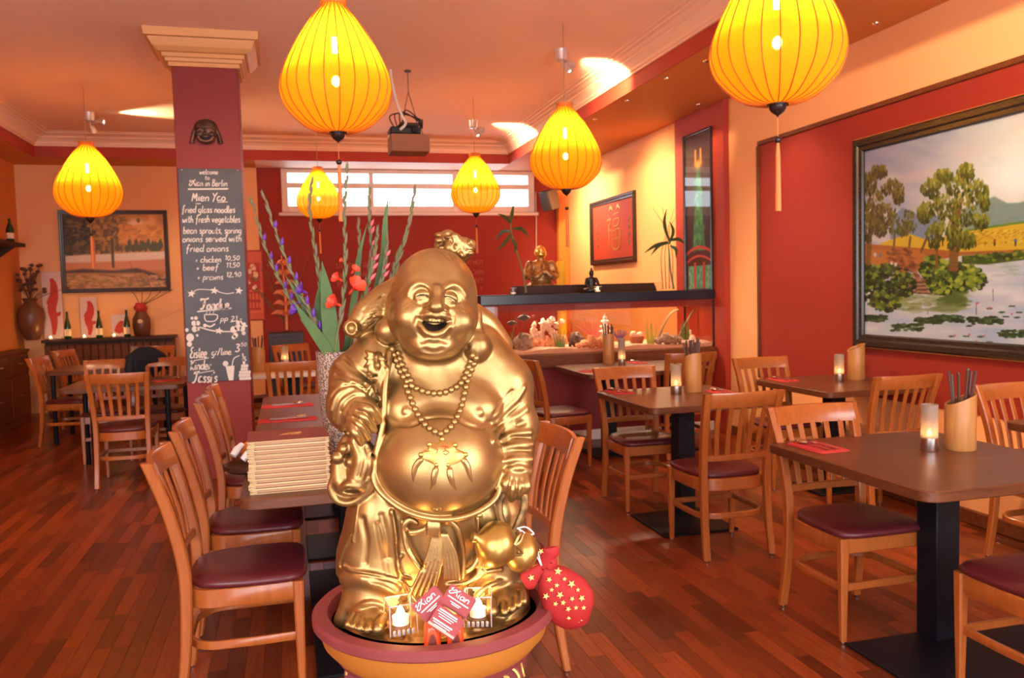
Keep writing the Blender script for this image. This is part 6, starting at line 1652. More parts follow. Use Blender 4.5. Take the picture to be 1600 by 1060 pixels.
# brown amphora with dried flowers
M['brownclay'] = mat('brown_glazed_clay', (.13, .045, .022), .35)
am = empty('brown_floor_vase', (onside(50), SY+.2, sz)); tag(am, 'big brown clay vase with dried flowers at the left end of the sideboard', 'vase')
m = MB(); m.lathe([(.07, 0), (.09, .02), (.14, .16), (.165, .30), (.15, .40), (.09, .47), (.075, .50), (.10, .55), (.085, .55), (.06, .50), (0, .48)], 28); m.build('body', M['brownclay'], am)
df = empty('dried_flowers', (am.location.x, SY+.2, sz+.50)); tag(df, 'dark dried flower heads standing in the big brown clay vase', 'flowers')
r = random.Random(9); M['dry'] = mat('dried_flower', (.12, .045, .025), .8)
for i in range(34):
    x, z = max(-.13, r.gauss(.02, .12)), r.uniform(.12, .52); y = r.gauss(0, .05)
    m = MB(); P = catmull([(0, 0, 0), (x*.4, y*.5, z*.5), (x, y, z)], 4); m.tube(P, .0035, 4); m.build('stalk', M['dry'], df)
    m = rock_mb(.028, .028, .022, i, .4, 8, 6); m.v = [(v[0]+x, v[1]+y, v[2]+z) for v in m.v]; m.build('flower_head', M['dry'], df)
M['acryl'] = mat('pale_panel', (.62, .40, .36), .35); M['redink'] = mat('red_ink', (.48, .03, .012), .6)
def figure_panel(px0, px1, pytop, label, pts, seed):
    x0, x1 = atY(px0, 500, SY+.3).x, atY(px1, 500, SY+.3).x; H = atY(px0, pytop, SY+.3).z-sz; W = x1-x0
    t = empty('figure_panel', ((x0+x1)/2, SY+.36, sz)); tag(t, label, 'picture', 'pale panels with red figures on the sideboard')
    m = MB(); m.box((0, 0, H/2), (W, .012, H), .003); m.build('panel', M['acryl'], t)
    m = MB(); m.box((0, .0, .012), (W*.8, .08, .024), .003); m.build('foot', M['acryl'], t)
    for path, w in pts:
        P = catmull([(x*W, -.008, z*H) for x, z in path], 5); n_ = len(P)
        b = MB(); b.tube(P, [w*W*(.45+.9*math.sin(PI*(i+.5)/n_)) for i in range(n_)], sec=rect(1, .02), up=(0, 1, 0)); b.build('red_figure', M['redink'], t, 0)
FP = [([(.0, .9), (.12, .8), (.10, .62), (-.04, .45), (.05, .25), (.0, .06)], .34), ([(.0, .40), (.25, .36), (.38, .40)], .16), ([(-.28, .52), (-.12, .6), (.05, .72)], .12)]
figure_panel(66, 97, 425, 'tall pale panel with a red robed figure, left of the three on the sideboard', FP, 1)
figure_panel(124, 151, 465, 'pale panel with a red figure between the first two bottles on the sideboard', FP, 2)
figure_panel(172, 197, 492, 'smallest pale panel with a low red shape before the third bottle on the sideboard', [([(-.25, .2), (.0, .45), (.22, .7)], .3), ([(-.1, .15), (.2, .3), (.3, .15)], .25)], 3)
M['bottlegreen'] = mat('dark_green_bottle', (.012, .035, .012), .12, spec=.6); M['paperlabel'] = mat('pale_bottle_label', (.70, .50, .34), .7)
for px, lb in ((109, 'left'), (158, 'middle'), (201, 'right')):
    t = empty('wine_bottle', (onside(px), SY+.10, sz)); tag(t, 'dark green wine bottle, the %s one of three on the sideboard' % lb, 'bottle', 'wine bottles on the sideboard')
    m = MB(); m.lathe([(.036, 0), (.040, .006), (.040, .15), (.034, .20), (.016, .28), (.0135, .34), (.0155, .345), (.0155, .36), (0, .36)], 20); m.build('glass_body', M['bottlegreen'], t)
    m = MB(); m.lathe([(.0406, .04), (.0406, .13)], 20); m.build('label', M['paperlabel'], t)
for px, lb in ((84, 'before the tall red figure panel'), (136, 'before the middle red figure panel'), (182, 'before the smallest red figure panel')):
    tealight((onside(px), SY+.04, sz), 'lit tealight on the sideboard ' + lb, r=.038, h=.035, group='tealights on the sideboard', w=1.0)
jr = empty('brown_jar', (onside(222), SY+.2, sz)); tag(jr, 'dark brown jar with pale label and red cloth top on the sideboard', 'jar')
m = MB(); m.lathe([(.08, 0), (.10, .02), (.118, .14), (.112, .24), (.075, .31), (.07, .33), (0, .33)], 24); m.build('body', M['brownclay'], jr)
m = rock_mb(.085, .085, .075, 5, .35, 14, 9); m.v = [(v[0], v[1], v[2]+.38) for v in m.v]; m.build('red_cloth', M['napkin'], jr)
m = MB(); m.ball((.0, -.108, .20), (.036, .014, .032), 10, 7); m.build('label', M['paperlabel'], jr)
bs = MB()
for i in range(5):
    r = random.Random(30+i); x0 = jr.location.x; P = catmull([(x0, SY+.2, sz+.40), (x0-.10+.12*i, SY+.2, sz+.60), (x0-.28+.17*i, SY+.18, sz+.62+.13*((i*3) % 4))], 5); b = MB(); b.tube(P, np.linspace(.006, .003, len(P)), 5); tag(b.build('bare_twig', M['driftwood']), 'thin bare twig in the brown jar, %s from the left' % ('first', 'second', 'third', 'fourth', 'fifth')[i], 'twig', 'twigs in the brown jar')
# cabinet against the left wall, shelf with a bottle above
cb_ = empty('drawer_cabinet', (XL+.105, 11.05, 0)); tag(cb_, 'brown wooden drawer cabinet against the left wall, cut by the frame', 'cabinet')
cz = atY(30, 552, 11.2).z
m = MB(); m.box((.0, 0, cz/2-.01), (.18, 1.5, cz-.02), .004); m.build('body', M['beamwood'], cb_)
m = MB(); m.box((.005, 0, cz), (.20, 1.56, .04), .006); m.build('top', M['beamwood'], cb_)
for i, (z, h) in enumerate(((cz-.16, .22), (cz-.55, .48))):
    for j in (-.375, .375):
        b = MB(); b.box((.096, j, z), (.016, .70, h), .004); d = b.build('drawer' if i == 0 else 'door', M['beamwood'], cb_)
        b = MB(); b.tube([(.104, j-.06, z+.02), (.125, j-.05, z+.02), (.125, j+.05, z+.02), (.104, j+.06, z+.02)], .006, 6); b.build('handle', M['steel'], d)
p = atX(22, 384, XL+.13)
sh = empty('wall_shelf', (XL+.13, p.y-.45, p.z)); tag(sh, 'short dark wooden shelf on the left wall at the photo edge', 'shelf')
m = MB(); m.box((0, 0, 0), (.26, .9, .045), .005); m.build('board', M['darkwood'], sh)
for y in (-.3, .3):
    m = MB(); m.prism([(-.13, -.022), (.06, -.022), (-.13, -.16)], -.012, .012, M=Matrix.Translation((0, y, 0)) @ Matrix.Rotation(PI/2, 4, 'X')); m.build('bracket', M['darkwood'], sh)
tb2 = empty('shelf_bottle', (XL+.15, p.y-.20, p.z+.0225)); tag(tb2, 'bottle with a pale band standing on the wall shelf at the left edge', 'bottle')
m = MB(); m.lathe([(.042, 0), (.045, .006), (.045, .16), (.03, .21), (.016, .25), (.016, .30), (0, .30)], 18); m.build('glass_body', M['bottlegreen'], tb2)
m = MB(); m.lathe([(.0456, .05), (.0456, .12)], 18); m.build('label', M['paperlabel'], tb2)
# ------------------------------------------------------------------ the laughing buddha statue
BX, BY, BZ = 0.275, 1.88, 0.700          # plinth centre in the basin
_B = Vector((BX, BY, BZ)); _ev = Vector((-BX, -BY, 0)).normalized(); _ex = Vector((-_ev.y, _ev.x, 0))
def loc3(px, py, z):
    """pixel of the photograph at the distance z in front of the statue's middle plane -> statue coordinates (right, front, up)"""
    d = ray(px, py); c0 = Vector((0, 0, CAMH)) - _B
    t = (z - c0.dot(_ev)) / d.dot(_ev)
    p = c0 + d*t
    return np.array([p.dot(_ex), z, p.z])
def rpx(r, z):
    return r/FPX*(math.hypot(BX, BY)-z)
sdf_grid((-.285, -.20, -.045), (.285, .262, .96), .0023)
def surf(px, py, lift=0.0):
    """the statue's own surface along the camera's line of sight through a pixel (in statue coordinates)"""
    d = ray(px, py); dl = np.array([d.dot(_ex), d.dot(_ev), d.z])
    o = -np.array([_B.x*_ex.x+_B.y*_ex.y, _B.dot(_ev), BZ-CAMH]); 
    t0 = (.25-o[1])/dl[1]; L = np.linalg.norm(dl)
    t = t0
    for _ in range(900):
        p = o+dl*t
        i = [int(round((p[j]-g[0])/VOX)) for j, g in enumerate((gx, gy, gz))]
        if all(0 <= i[j] < len(g) for j, g in enumerate((gx, gy, gz))):
            v = float(G[i[0], i[1], i[2]])
            if v < .0008: return p-dl/L*lift
            t += min(max(v*.7, .0006), .003)/L
        else: t += .003/L
        if p[1] < -.2: break
    return o+dl*((0-o[1])/dl[1])
def S(pts, lift=0.0): return [surf(x, y, lift) for x, y in pts]
def groove(pts, r=.0035, k=.004, lift=0.0): line(S(pts, lift), r, 'sub', k, 4)
def ridge(pts, r=.004, k=.006, lift=0.0): line(S(pts, lift), r, 'add', k, 4)
Pz = loc3
def rot_z(deg):
    """axes tilted by deg in the picture plane (clockwise seen from the front)"""
    a = math.radians(deg); return np.array([[math.cos(a), 0, math.sin(a)], [0, 1, 0], [-math.sin(a), 0, math.cos(a)]])

# plinth: an oval rocky slab with a thin raised edge
ell((.028, .0, .030), (.212, .172, .052), k=.01)
ell((.028, -.01, .045), (.200, .155, .036), k=.012)
_pl = [(.028+.208*math.cos(a), .170*math.sin(a), .052) for a in np.linspace(0, 2*PI, 40)]
line(_pl, .011, k=.008, n=1)
for i, a in enumerate(np.linspace(0, 2*PI, 15)): ell((.028+.16*math.cos(a), .125*math.sin(a), .066), (.045, .04, .008), k=.012)
# legs under the robe, robe skirt
cap(Pz(612, 800, .0), Pz(590, 930, .02), .085, .080, k=.03)
cap(Pz(760, 800, .0), Pz(778, 925, .01), .085, .070, k=.03)
cap(Pz(685, 770, .0), Pz(685, 940, .01), .120, .085, k=.04)
ell(Pz(575, 850, .02), (.062, .07, .105), k=.03, rot=rot_z(12))
ell(Pz(592, 800, .03), (.066, .075, .09), k=.03)
# the cape's loose corner at the left and the hem above the left foot
line([Pz(558, 820, .02), Pz(542, 862, .02), Pz(536, 893, .02)], [.018, .022, .016], k=.012)
line([Pz(540, 905, .05), Pz(570, 903, .085), Pz(605, 916, .095), Pz(632, 930, .085)], [.014, .018, .016, .01], k=.012)
line([Pz(556, 915, .05), Pz(545, 945, .05), Pz(535, 970, .045)], [.012, .02, .02], k=.014)
line([Pz(787, 800, .02), Pz(800, 860, .02), Pz(808, 905, .03)], [.045, .04, .03], k=.02)
# torso
ell(Pz(686, 640, -.01), (.158, .115, .125), k=.03)
ell(Pz(672, 590, -.03), (.135, .10, .10), k=.03)
ell(Pz(640, 640, .055), (.066, .055, .055), k=.025)
ell(Pz(742, 640, .055), (.062, .055, .052), k=.025)
# belly
ell(Pz(686, 722, .072), (.142, .122, .128), k=.018)
# shoulders and arms
cap(Pz(742, 555, -.02), Pz(786, 600, -.01), .075, .070, k=.03)
cap(Pz(786, 600, -.01), Pz(806, 665, .01), .060, .052, k=.02)
cap(Pz(806, 665, .01), Pz(806, 722, .06), .050, .040, k=.015)
cap(Pz(606, 560, -.02), Pz(562, 592, .0), .070, .066, k=.03)
cap(Pz(560, 592, .0), Pz(548, 640, .035), .060, .052, k=.02)
ell(Pz(548, 628, .05), (.050, .05, .055), k=.02)
ell(Pz(585, 560, .0), (.05, .06, .06), k=.02)
# robe edge lying over both sides of the chest down to the waist
line([Pz(609, 552, .055), Pz(602, 600, .085), Pz(598, 660, .098), Pz(587, 715, .105), Pz(584, 748, .11), Pz(600, 775, .125), Pz(640, 802, .148), Pz(690, 812, .152), Pz(738, 804, .145), Pz(775, 778, .118), Pz(784, 740, .10)], [.0085, .0075, .0075, .008, .0075, .007, .0065, .006, .0065, .007, .006], k=.006)
# a cloth bundle on his back shows over the shoulder
for dz, rr_ in ((0, .030), (6, .020)): line([Pz(738, 492+dz, -.06), Pz(760, 508+dz, -.07), Pz(782, 540+dz, -.07)], rr_, k=.008)
# head and ears
HR = rot_z(5)
hc = Pz(678, 468, .050)
ell(hc, (.0965, .098, .113), k=.012, rot=HR)
ell(Pz(677, 500, .075), (.096, .082, .070), k=.02, rot=HR)
ell(Pz(676, 535, .085), (.066, .060, .040), k=.02, rot=HR)
cap(Pz(678, 535, .01), Pz(680, 575, -.01), .070, .085, k=.025)
for (a, b, c_) in (((617, 478), (610, 505), (609, 517)), ((741, 492), (744, 525), (746, 541))):
    line([Pz(*a, .03), Pz(*b, .035), Pz(*c_, .045)], [.017, .019, .030], k=.008)
ell(Pz(610, 516, .05), (.034, .028, .027), k=.01); ell(Pz(745, 542, .05), (.028, .026, .034), k=.01)
line([Pz(612, 462, .035), Pz(608, 480, .04), Pz(613, 495, .04)], [.009, .009, .006], k=.005)
cap(Pz(616, 476, .05), Pz(615, 484, .05), .007, .007, 'sub', .003)
line([Pz(741, 485, .035), Pz(748, 492, .035), Pz(745, 512, .035)], [.006, .007, .005], k=.005)
# face
ell(Pz(643, 495, .128), (.034, .028, .029), k=.022); ell(Pz(716, 503, .128), (.033, .028, .028), k=.022)     # cheeks
ell(Pz(676, 543, .126), (.038, .024, .018), k=.02)                                                      # chin
ridge([(638, 458), (644, 449), (654, 443), (665, 445), (673, 454)], .0030, .012, .0); ridge([(693, 456), (699, 448), (709, 445), (719, 450), (727, 461)], .0030, .012, .0)   # brows
# eye sockets: hollow ring, lid above, bag below, a narrow smiling slit between
for (cx0, cy0, tl) in ((659, 463, -7), (704, 467, 16)):
    a = math.radians(tl)
    def E(u, v): return (cx0+u*math.cos(a)-v*math.sin(a), cy0+u*math.sin(a)+v*math.cos(a))
    groove([E(-15, 2), E(-10, -9), (E(0, -13)), E(9, -9), E(13, 1)], .0018, .005)
    groove([E(-16, 3), E(-8, 11), E(2, 13), E(11, 8), E(14, 1)], .0017, .005)
    ell(surf(*E(0, 0), -.001), (.0165, .0085, .0110), k=.004, rot=rot_z(tl))
    groove([E(-11, 2.0), E(-5, -.6), E(1, -1.6), E(6, -.6), E(10, 2.4)], .0030, .0012)
    groove([E(-9, 4.5), E(-3, 3.4), E(3, 3.6), E(8, 5)], .0012, .0015)
    ridge([E(-5, .2), E(0, -.8), E(5, .2)], .0016, .0006, -.002)
    for k_ in (0, 1): groove([E(-12 if cx0 < 680 else 12, 3+3*k_), E(-20 if cx0 < 680 else 19, 6+4*k_), E(-29 if cx0 < 680 else 25, 9+6*k_)], .0016, .003)
line([Pz(683, 452, .150), Pz(683, 466, .156), Pz(682, 476, .164)], [.009, .011, .014], k=.014)                       # nose
ell(Pz(681, 480, .166), (.0165, .014, .0115), k=.006); ell(Pz(667, 481, .154), (.0105, .010, .0082), k=.005); ell(Pz(695, 484, .154), (.0105, .010, .0082), k=.005)
cap(Pz(673, 487, .166), Pz(673, 489, .160), .0034, .0028, 'sub', .002); cap(Pz(689, 489, .166), Pz(689, 491, .160), .0034, .0028, 'sub', .002)
groove([(662, 477), (656, 485), (651, 495), (650, 506)], .0030, .008); groove([(701, 481), (707, 491), (709, 503)], .0030, .008)
# open laughing mouth: a crescent, upper teeth, full lips
line([Pz(657, 500, .155), Pz(667, 509, .160), Pz(678, 512, .160), (Pz(690, 510, .160)), Pz(700, 502, .155)], [.007, .0135, .0165, .0135, .007], 'sub', .003)
ell(Pz(679, 507, .140), (.027, .020, .012), 'sub', .004, rot=rot_z(5))
line([Pz(656, 496, .146), Pz(666, 492, .157), Pz(675, 491, .162), Pz(681, 493, .162), Pz(687, 492, .161), Pz(695, 494, .156), Pz(702, 499, .146)], [.005, .0070, .0078, .0070, .0078, .0070, .005], k=.004)   # upper lip
for i in range(8):                                                                                   # teeth
    u = (i-3.5)/3.5; ell(Pz(679+u*17, 500.5+.9*u+1.2*(1-u*u), .158-.012*u*u), (.0034, .0045, .0050), k=.0008)
line([Pz(655, 502, .146), Pz(660, 512, .155), Pz(668, 520, .160), Pz(678, 523, .161), Pz(689, 521, .160), Pz(698, 513, .155), Pz(703, 504, .146)], [.004, .0058, .0075, .0082, .0075, .0058, .004], k=.005)   # lower lip
groove([(652, 497), (649, 508), (654, 521), (664, 530)], .0022, .005); groove([(706, 502), (708, 513), (703, 523), (694, 531)], .0022, .005)
groove([(660, 533), (669, 529), (678, 531), (687, 530), (697, 534)], .0032, .008)
groove([(664, 548), (678, 551), (691, 548)], .0022, .010)
# chin fold against the neck, chest folds and nipples
groove([(630, 540), (650, 557), (678, 564), (706, 558), (730, 543)], .003, .006)
groove([(604, 656), (622, 663), (642, 664), (662, 656)], .004, .008); groove([(716, 655), (732, 664), (752, 668), (768, 660)], .004, .008)
groove([(662, 656), (690, 652), (716, 655)], .002, .006)
ell(surf(635, 643, -.002), (.008, .006, .008), k=.006); ell(surf(749, 645, -.002), (.008, .006, .008), k=.006)
ell(surf(683, 796, 0), (.006, .006, .003), 'sub', .004)
# sleeve folds, left arm of the picture
for (r0, pts) in ((.009, [(528, 570), (550, 588), (575, 605), (590, 622)]), (.009, [(520, 600), (545, 598), (570, 606)]),
                  (.008, [(520, 640), (528, 618), (548, 606), (566, 608)]), (.008, [(528, 660), (532, 632), (548, 616), (568, 616)]),
                  (.007, [(534, 672), (540, 645), (552, 628), (570, 624)])):
    ridge(pts, r0*.8, .006, -.002)
for pts in ([(524, 585), (546, 597), (572, 612)], [(518, 620), (530, 607), (552, 602)], [(522, 655), (530, 625), (550, 611)], [(532, 680), (536, 640), (552, 621)], [(536, 556), (556, 575), (582, 596)]):
    groove(pts, .0032, .005)
# sleeve folds, right arm of the picture
for pts in ([(775, 660), (790, 640), (806, 625), (818, 606)], [(770, 690), (786, 666), (806, 652), (822, 640)], [(786, 686), (806, 678), (828, 676)], [(788, 700), (808, 696), (831, 694)], [(786, 722), (806, 718), (830, 718)]):
    ridge(pts, .0062, .006, -.002)
for pts in ([(770, 672), (790, 650), (812, 630)], [(780, 693), (800, 684), (826, 684)], [(786, 708), (806, 704), (830, 704)], [(772, 648), (782, 632), (800, 612)]):
    groove(pts, .0032, .005)
ell(surf(815, 662, .0), (.014, .006, .007), 'sub', .004, rot=rot_z(-20))
line([Pz(792, 736, .09), Pz(810, 731, .10), Pz(828, 736, .085)], .0075, k=.005)
# cuff, left: hanging sleeve that ends in a round hem
line([Pz(560, 690, .075), Pz(570, 720, .08), Pz(560, 752, .075)], [.022, .030, .030], k=.012)
line([Pz(541, 690, .06), Pz(532, 722, .06), Pz(534, 750, .065)], [.014, .020, .024], k=.012)
line(catmull([Pz(524, 742, .07), Pz(517, 764, .07), Pz(527, 782, .07), Pz(548, 786, .075), Pz(572, 772, .085), Pz(587, 745, .095), Pz(592, 712, .10), Pz(596, 690, .098)], 3), .0085, k=.006)
ell(Pz(548, 756, .060), (.036, .022, .030), k=.012)
ell(Pz(545, 766, .088), (.024, .018, .012), 'sub', .006)
line([Pz(533, 764, .085), Pz(545, 758, .098), Pz(560, 760, .095)], .008, k=.006)
for (x, y) in ((527, 715), (538, 702), (556, 735), (575, 745), (548, 722)): ell(Pz(x, y, .082), (.014, .012, .012), k=.006)
for pts in ([(556, 690), (566, 715), (560, 745)], [(572, 700), (578, 725), (572, 750)], [(545, 700), (538, 725), (540, 748)], [(585, 690), (583, 715), (576, 745)]):
    groove(pts, .0035, .005)
# the gnarled staff behind the neck and the leafy twigs in the crook of the arm
line([Pz(552, 514, .02), Pz(575, 492, .0), Pz(604, 470, -.03), Pz(660, 430, -.08), Pz(712, 395, -.07)], [.020, .036, .040, .030, .022], k=.012)
for (x, y, z, r) in ((690, 388, -.05, .020), (700, 372, -.045, .020), (711, 377, -.03, .018), (724, 385, -.035, .022), (734, 384, -.05, .016), (718, 396, -.05, .026), (705, 388, -.03, .020), (728, 396, -.04, .014)):
    ell(Pz(x, y, z), (r, r*.9, r), k=.004)
_r = random.Random(4)
for i in range(26): ell(Pz(_r.uniform(685, 738), _r.uniform(366, 402), -.045+_r.uniform(-.01, .022)), (_r.uniform(.006, .012), .012, _r.uniform(.005, .010)), k=.003)
for pts in ([(690, 380), (700, 392), (708, 404)], [(704, 372), (712, 388), (718, 402)], [(722, 382), (724, 394), (728, 402)], [(682, 388), (694, 397), (704, 406)]): groove(pts, .0022, .003)
ell(Pz(734, 380, -.028), (.008, .012, .007), 'sub', .003); ell(Pz(700, 366, -.020), (.008, .012, .006), 'sub', .003); ell(Pz(712, 386, -.008), (.006, .01, .010), 'sub', .003)
line([Pz(553, 516, .03), Pz(549, 513, .045)], [.019, .019], k=.004); ell(Pz(549, 513, .062), (.010, .014, .013), 'sub', .004)
for i in range(14):
    a_, b_ = _r.uniform(0, 1), _r.uniform(.25, .5); x0_, y0_ = 556+46*a_, 512-42*a_; o_ = _r.uniform(-14, 14)
    groove([(x0_+o_*.5, y0_+o_), (x0_+14+o_*.5, y0_-11+o_+_r.uniform(-2, 2)), (x0_+30+o_*.5, y0_-26+o_)], .0016, .002)
for i in range(9):
    t = i/8; x0 = 606-4*i; groove([(604-2*i, 462+7*i), (585-2.5*i, 468+6.4*i), (566-1.5*i, 486+5.0*i)], .0017, .003)
for i, (x1, y1) in enumerate(((571, 548), (570, 560), (569, 574), (573, 588), (580, 602), (588, 614), (597, 622), (602, 610), (605, 594), (606, 578), (604, 562))):
    line([Pz(590, 556, .060), Pz((590+x1)/2-1, (556+y1)/2+2, .080), Pz(x1, y1, .076)], [.007, .0075, .003], k=.0025)
for i in range(12):
    a = math.radians(100+i*17); cx0, cy0 = 586, 596
    groove([(cx0, cy0), (cx0+11*math.cos(a), cy0+11*math.sin(a)), (cx0+22*math.cos(a), cy0+24*math.sin(a))], .0017, .003)
ell(surf(573, 600, 0), (.008, .006, .008), 'sub', .004); ell(surf(590, 571, 0), (.006, .006, .008), 'sub', .004)
# hands: palm, four bent fingers and a thumb each
ell(Pz(563, 650, .095), (.034, .024, .030), k=.012, rot=rot_z(30))
for (k0, k1, k2) in (((556, 636), (576, 640), (590, 658)), ((551, 646), (570, 652), (584, 672)), ((549, 656), (563, 664), (575, 684)), ((548, 666), (556, 676), (564, 692))):
    line([Pz(*k0, .112), Pz(*k1, .132), Pz(*k2, .112)], [.0115, .0115, .0085], k=.0035)
for pts in ([(557, 642), (573, 647), (587, 666)], [(551, 652), (566, 660), (580, 680)], [(549, 662), (559, 671), (569, 690)]): groove(pts, .0034, .0012)
line([Pz(572, 632, .095), Pz(585, 640, .105), Pz(594, 655, .098)], [.012, .011, .008], k=.005)
ell(Pz(806, 750, .085), (.034, .026, .026), k=.012)
for (k0, k1, k2) in (((796, 744), (790, 757), (788, 772)), ((804, 746), (801, 764), (799, 780)), ((812, 747), (813, 763), (810, 776)), ((820, 746), (823, 760), (819, 770))):
    line([Pz(*k0, .098), Pz(*k1, .112), Pz(*k2, .095)], [.0115, .0110, .0085], k=.0035)
for pts in ([(800, 748), (796, 760), (794, 774)], [(808, 749), (807, 763), (805, 777)], [(816, 749), (818, 760), (815, 773)]): groove(pts, .0032, .0012)
line([Pz(792, 740, .085), Pz(783, 752, .09), Pz(781, 768, .085)], [.011, .010, .008], k=.005)
# skirt: seams, the belt bow with its ribbons, the draped apron
line([Pz(650, 818, .125), Pz(640, 812, .128), Pz(632, 822, .128), Pz(640, 832, .130), Pz(662, 828, .134), Pz(672, 818, .138)], .0070, k=.004)
ell(Pz(643, 822, .128), (.010, .010, .004), 'sub', .004)
for i in range(4): line([Pz(669+i*5.0, 811, .142), Pz(670+i*5.2, 823, .146), Pz(669+i*5.4, 836, .140)], .0048, k=.002)
for i in range(5):
    x = 689+i*5.2; line([Pz(684+i*3.6, 836, .134), Pz(x+3, 868, .128), Pz(x+7, 905, .122)], [.0040, .0042, .0046], k=.0008)
for i in range(5):
    line([Pz(690-i*3.4, 838, .134), Pz(688-i*6.0, 880, .130), Pz(676-i*9.0, 930, .126)], [.0040, .0044, .0046], k=.0008)
line([Pz(700, 812, .135), Pz(716, 830, .126), Pz(724, 868, .112), Pz(722, 902, .106)], [.006, .007, .006, .006], k=.005)
line([Pz(629, 815, .11), Pz(636, 855, .112), Pz(655, 885, .11), Pz(672, 900, .108)], [.006, .007, .007, .006], k=.006)
groove([(634, 826), (640, 858), (660, 888)], .004, .006)
line([Pz(612, 800, .105), Pz(618, 840, .10), Pz(622, 880, .095), Pz(632, 925, .09)], [.005, .006, .006, .005], k=.006)
groove([(610, 808), (614, 845), (617, 875)], .0035, .005); groove([(622, 850), (628, 890), (634, 930)], .003, .005)
line([Pz(746, 810, .10), Pz(748, 850, .098), Pz(748, 890, .095)], .005, k=.006); groove([(743, 815), (744, 850), (744, 880)], .003, .004)
line([Pz(724, 896, .10), Pz(740, 885, .10), Pz(749, 868, .098)], .006, k=.006)
line([Pz(700, 915, .10), Pz(725, 912, .10), Pz(745, 900, .098), Pz(752, 880, .096)], .005, k=.006)
groove([(590, 820), (598, 860), (606, 900)], .003, .008)
# trouser cuffs and feet with toes
line([Pz(562, 925, .07), Pz(580, 914, .088), Pz(602, 920, .095), Pz(622, 938, .09), Pz(632, 952, .08)], .0060, k=.005)
line([Pz(548, 958, .075), Pz(570, 944, .10), Pz(592, 944, .108), Pz(610, 958, .10)], .0065, k=.005)
ell(Pz(581, 962, .080), (.044, .052, .026), k=.012)
for i, (x, y, r) in enumerate(((543, 976, .0072), (552, 979, .0080), (562, 982, .0086), (574, 984, .0094), (590, 983, .0132))):
    line([Pz(x+7, y-16, .112), Pz(x+2, y-7, .142), Pz(x, y, .160)], [r*.9, r, r*1.02], k=.0016)
    if i: groove([(x-5-.5*i, y-12), (x-5.5-.4*i, y-2)], .0020, .0015)
line([Pz(735, 915, .085), Pz(756, 896, .10), Pz(782, 890, .085)], .006, k=.006)
line([Pz(736, 950, .085), Pz(746, 930, .105), Pz(768, 914, .10), Pz(798, 906, .06)], .0065, k=.006)
ell(Pz(788, 935, .068), (.048, .052, .028), k=.012, rot=rot_z(-20))
for i, (x, y, r) in enumerate(((769, 957, .0132), (788, 958, .0094), (800, 953, .0086), (810, 947, .0080), (819, 941, .0072))):
    line([Pz(x-2, y-18, .100), Pz(x, y-8, .130), Pz(x, y-1, .145)], [r*.9, r, r*1.02], k=.0016)
# robe edges: step hems drawn on the finished cloth
def hem(pts, r=.0042, drop=3.2):
    ridge(pts, r, .004, .0)
    groove([(x, y+drop) for x, y in pts], r*.75, .003)
hem([(538, 884), (550, 893), (575, 897), (604, 903), (628, 910), (641, 920)])
hem([(549, 838), (537, 862), (531, 884), (540, 893)], .004, 2)
hem([(628, 868), (622, 884), (627, 899), (641, 905)], .0035)
hem([(560, 790), (556, 820), (552, 846)], .003, 0)
hem([(751, 806), (755, 840), (752, 872), (758, 894)], .0035)
groove([(566, 812), (572, 845), (570, 880)], .004, .010); groove([(596, 806), (604, 840), (606, 872)], .0035, .010); groove([(580, 908), (600, 912), (620, 922)], .003, .006)
_brz = math.atan2(_ex.y, _ex.x)
# statue axes: local x = right, local -y = front
buddha = empty('buddha_statue', _B, _brz)
tag(buddha, 'large golden laughing buddha statue with bare belly standing in the red basin', 'statue')
inst('figure', sdf_mesh('figure', M['gold']), buddha)
def L2(p): return np.array([p[0], -p[1], p[2]])

# bead necklaces, each bead its own part
_bm = MB(); _bm.ball((0, 0, 0), .0078, 10, 7); _bead = _bm.mesh('bead', M['gold'])
def bead_string(pts, step):
    P = np.array(catmull(pts, 14)); seg = np.r_[0, np.cumsum(np.linalg.norm(np.diff(P, axis=0), axis=1))]
    n = int(seg[-1]/step)
    for i in range(n+1):
        t = seg[-1]*i/n
        q = [np.interp(t, seg, P[:, j]) for j in (0, 1)]
        p = surf(q[0], q[1], .003)
        inst('bead', _bead, buddha, tuple(L2(p)))
bead_string([(613, 546), (622, 572), (632, 592), (648, 606), (676, 615), (702, 611), (722, 597), (732, 575), (738, 556)], 9.3)
bead_string([(622, 552), (630, 575), (640, 592), (644, 604)], 9.3)
bead_string([(634, 604), (641, 622), (650, 643), (664, 664), (680, 675), (690, 678), (702, 670), (713, 655), (722, 632), (728, 606), (733, 588), (744, 560)], 9.3)
# pendant: scalloped plate with four tongues
pd = MB()
def plate(mb, outline, lift, thick, k=0):
    """a plate that hugs the belly: outline in pixels, fanned from its middle"""
    cx0 = sum(p[0] for p in outline)/len(outline); cy0 = sum(p[1] for p in outline)/len(outline)
    rings = []
    for s_, lf in ((1.0, lift-.002), (1.0, lift+thick*.6), (.86, lift+thick), (.45, lift+thick*1.25)):
        rings.append([L2(surf(cx0+(x-cx0)*s_, cy0+(y-cy0)*s_, lf)) for x, y in outline])
    mb.loft(rings, True, True)
plate(pd, [(655, 709), (662, 704), (668, 703), (668, 694), (676, 690), (684, 693), (691, 688), (698, 693), (706, 690), (714, 694), (714, 702), (724, 706), (730, 711), (724, 718), (716, 724), (706, 727), (700, 731), (690, 727), (682, 729), (674, 724), (664, 720)], 0, .005)
pdo = pd.build('pendant', M['goldbright'], buddha)
for (x, y, r) in ((671, 695, .006), (711, 696, .006), (658, 711, .006), (727, 711, .006), (682, 727, .005), (700, 727, .005), (691, 687, .006)):
    b = MB(); b.ball((0, 0, 0), (r, r*.7, r), 8, 6); inst('boss', b.mesh('boss', M['goldbright']), pdo, tuple(L2(surf(x, y, .004))))
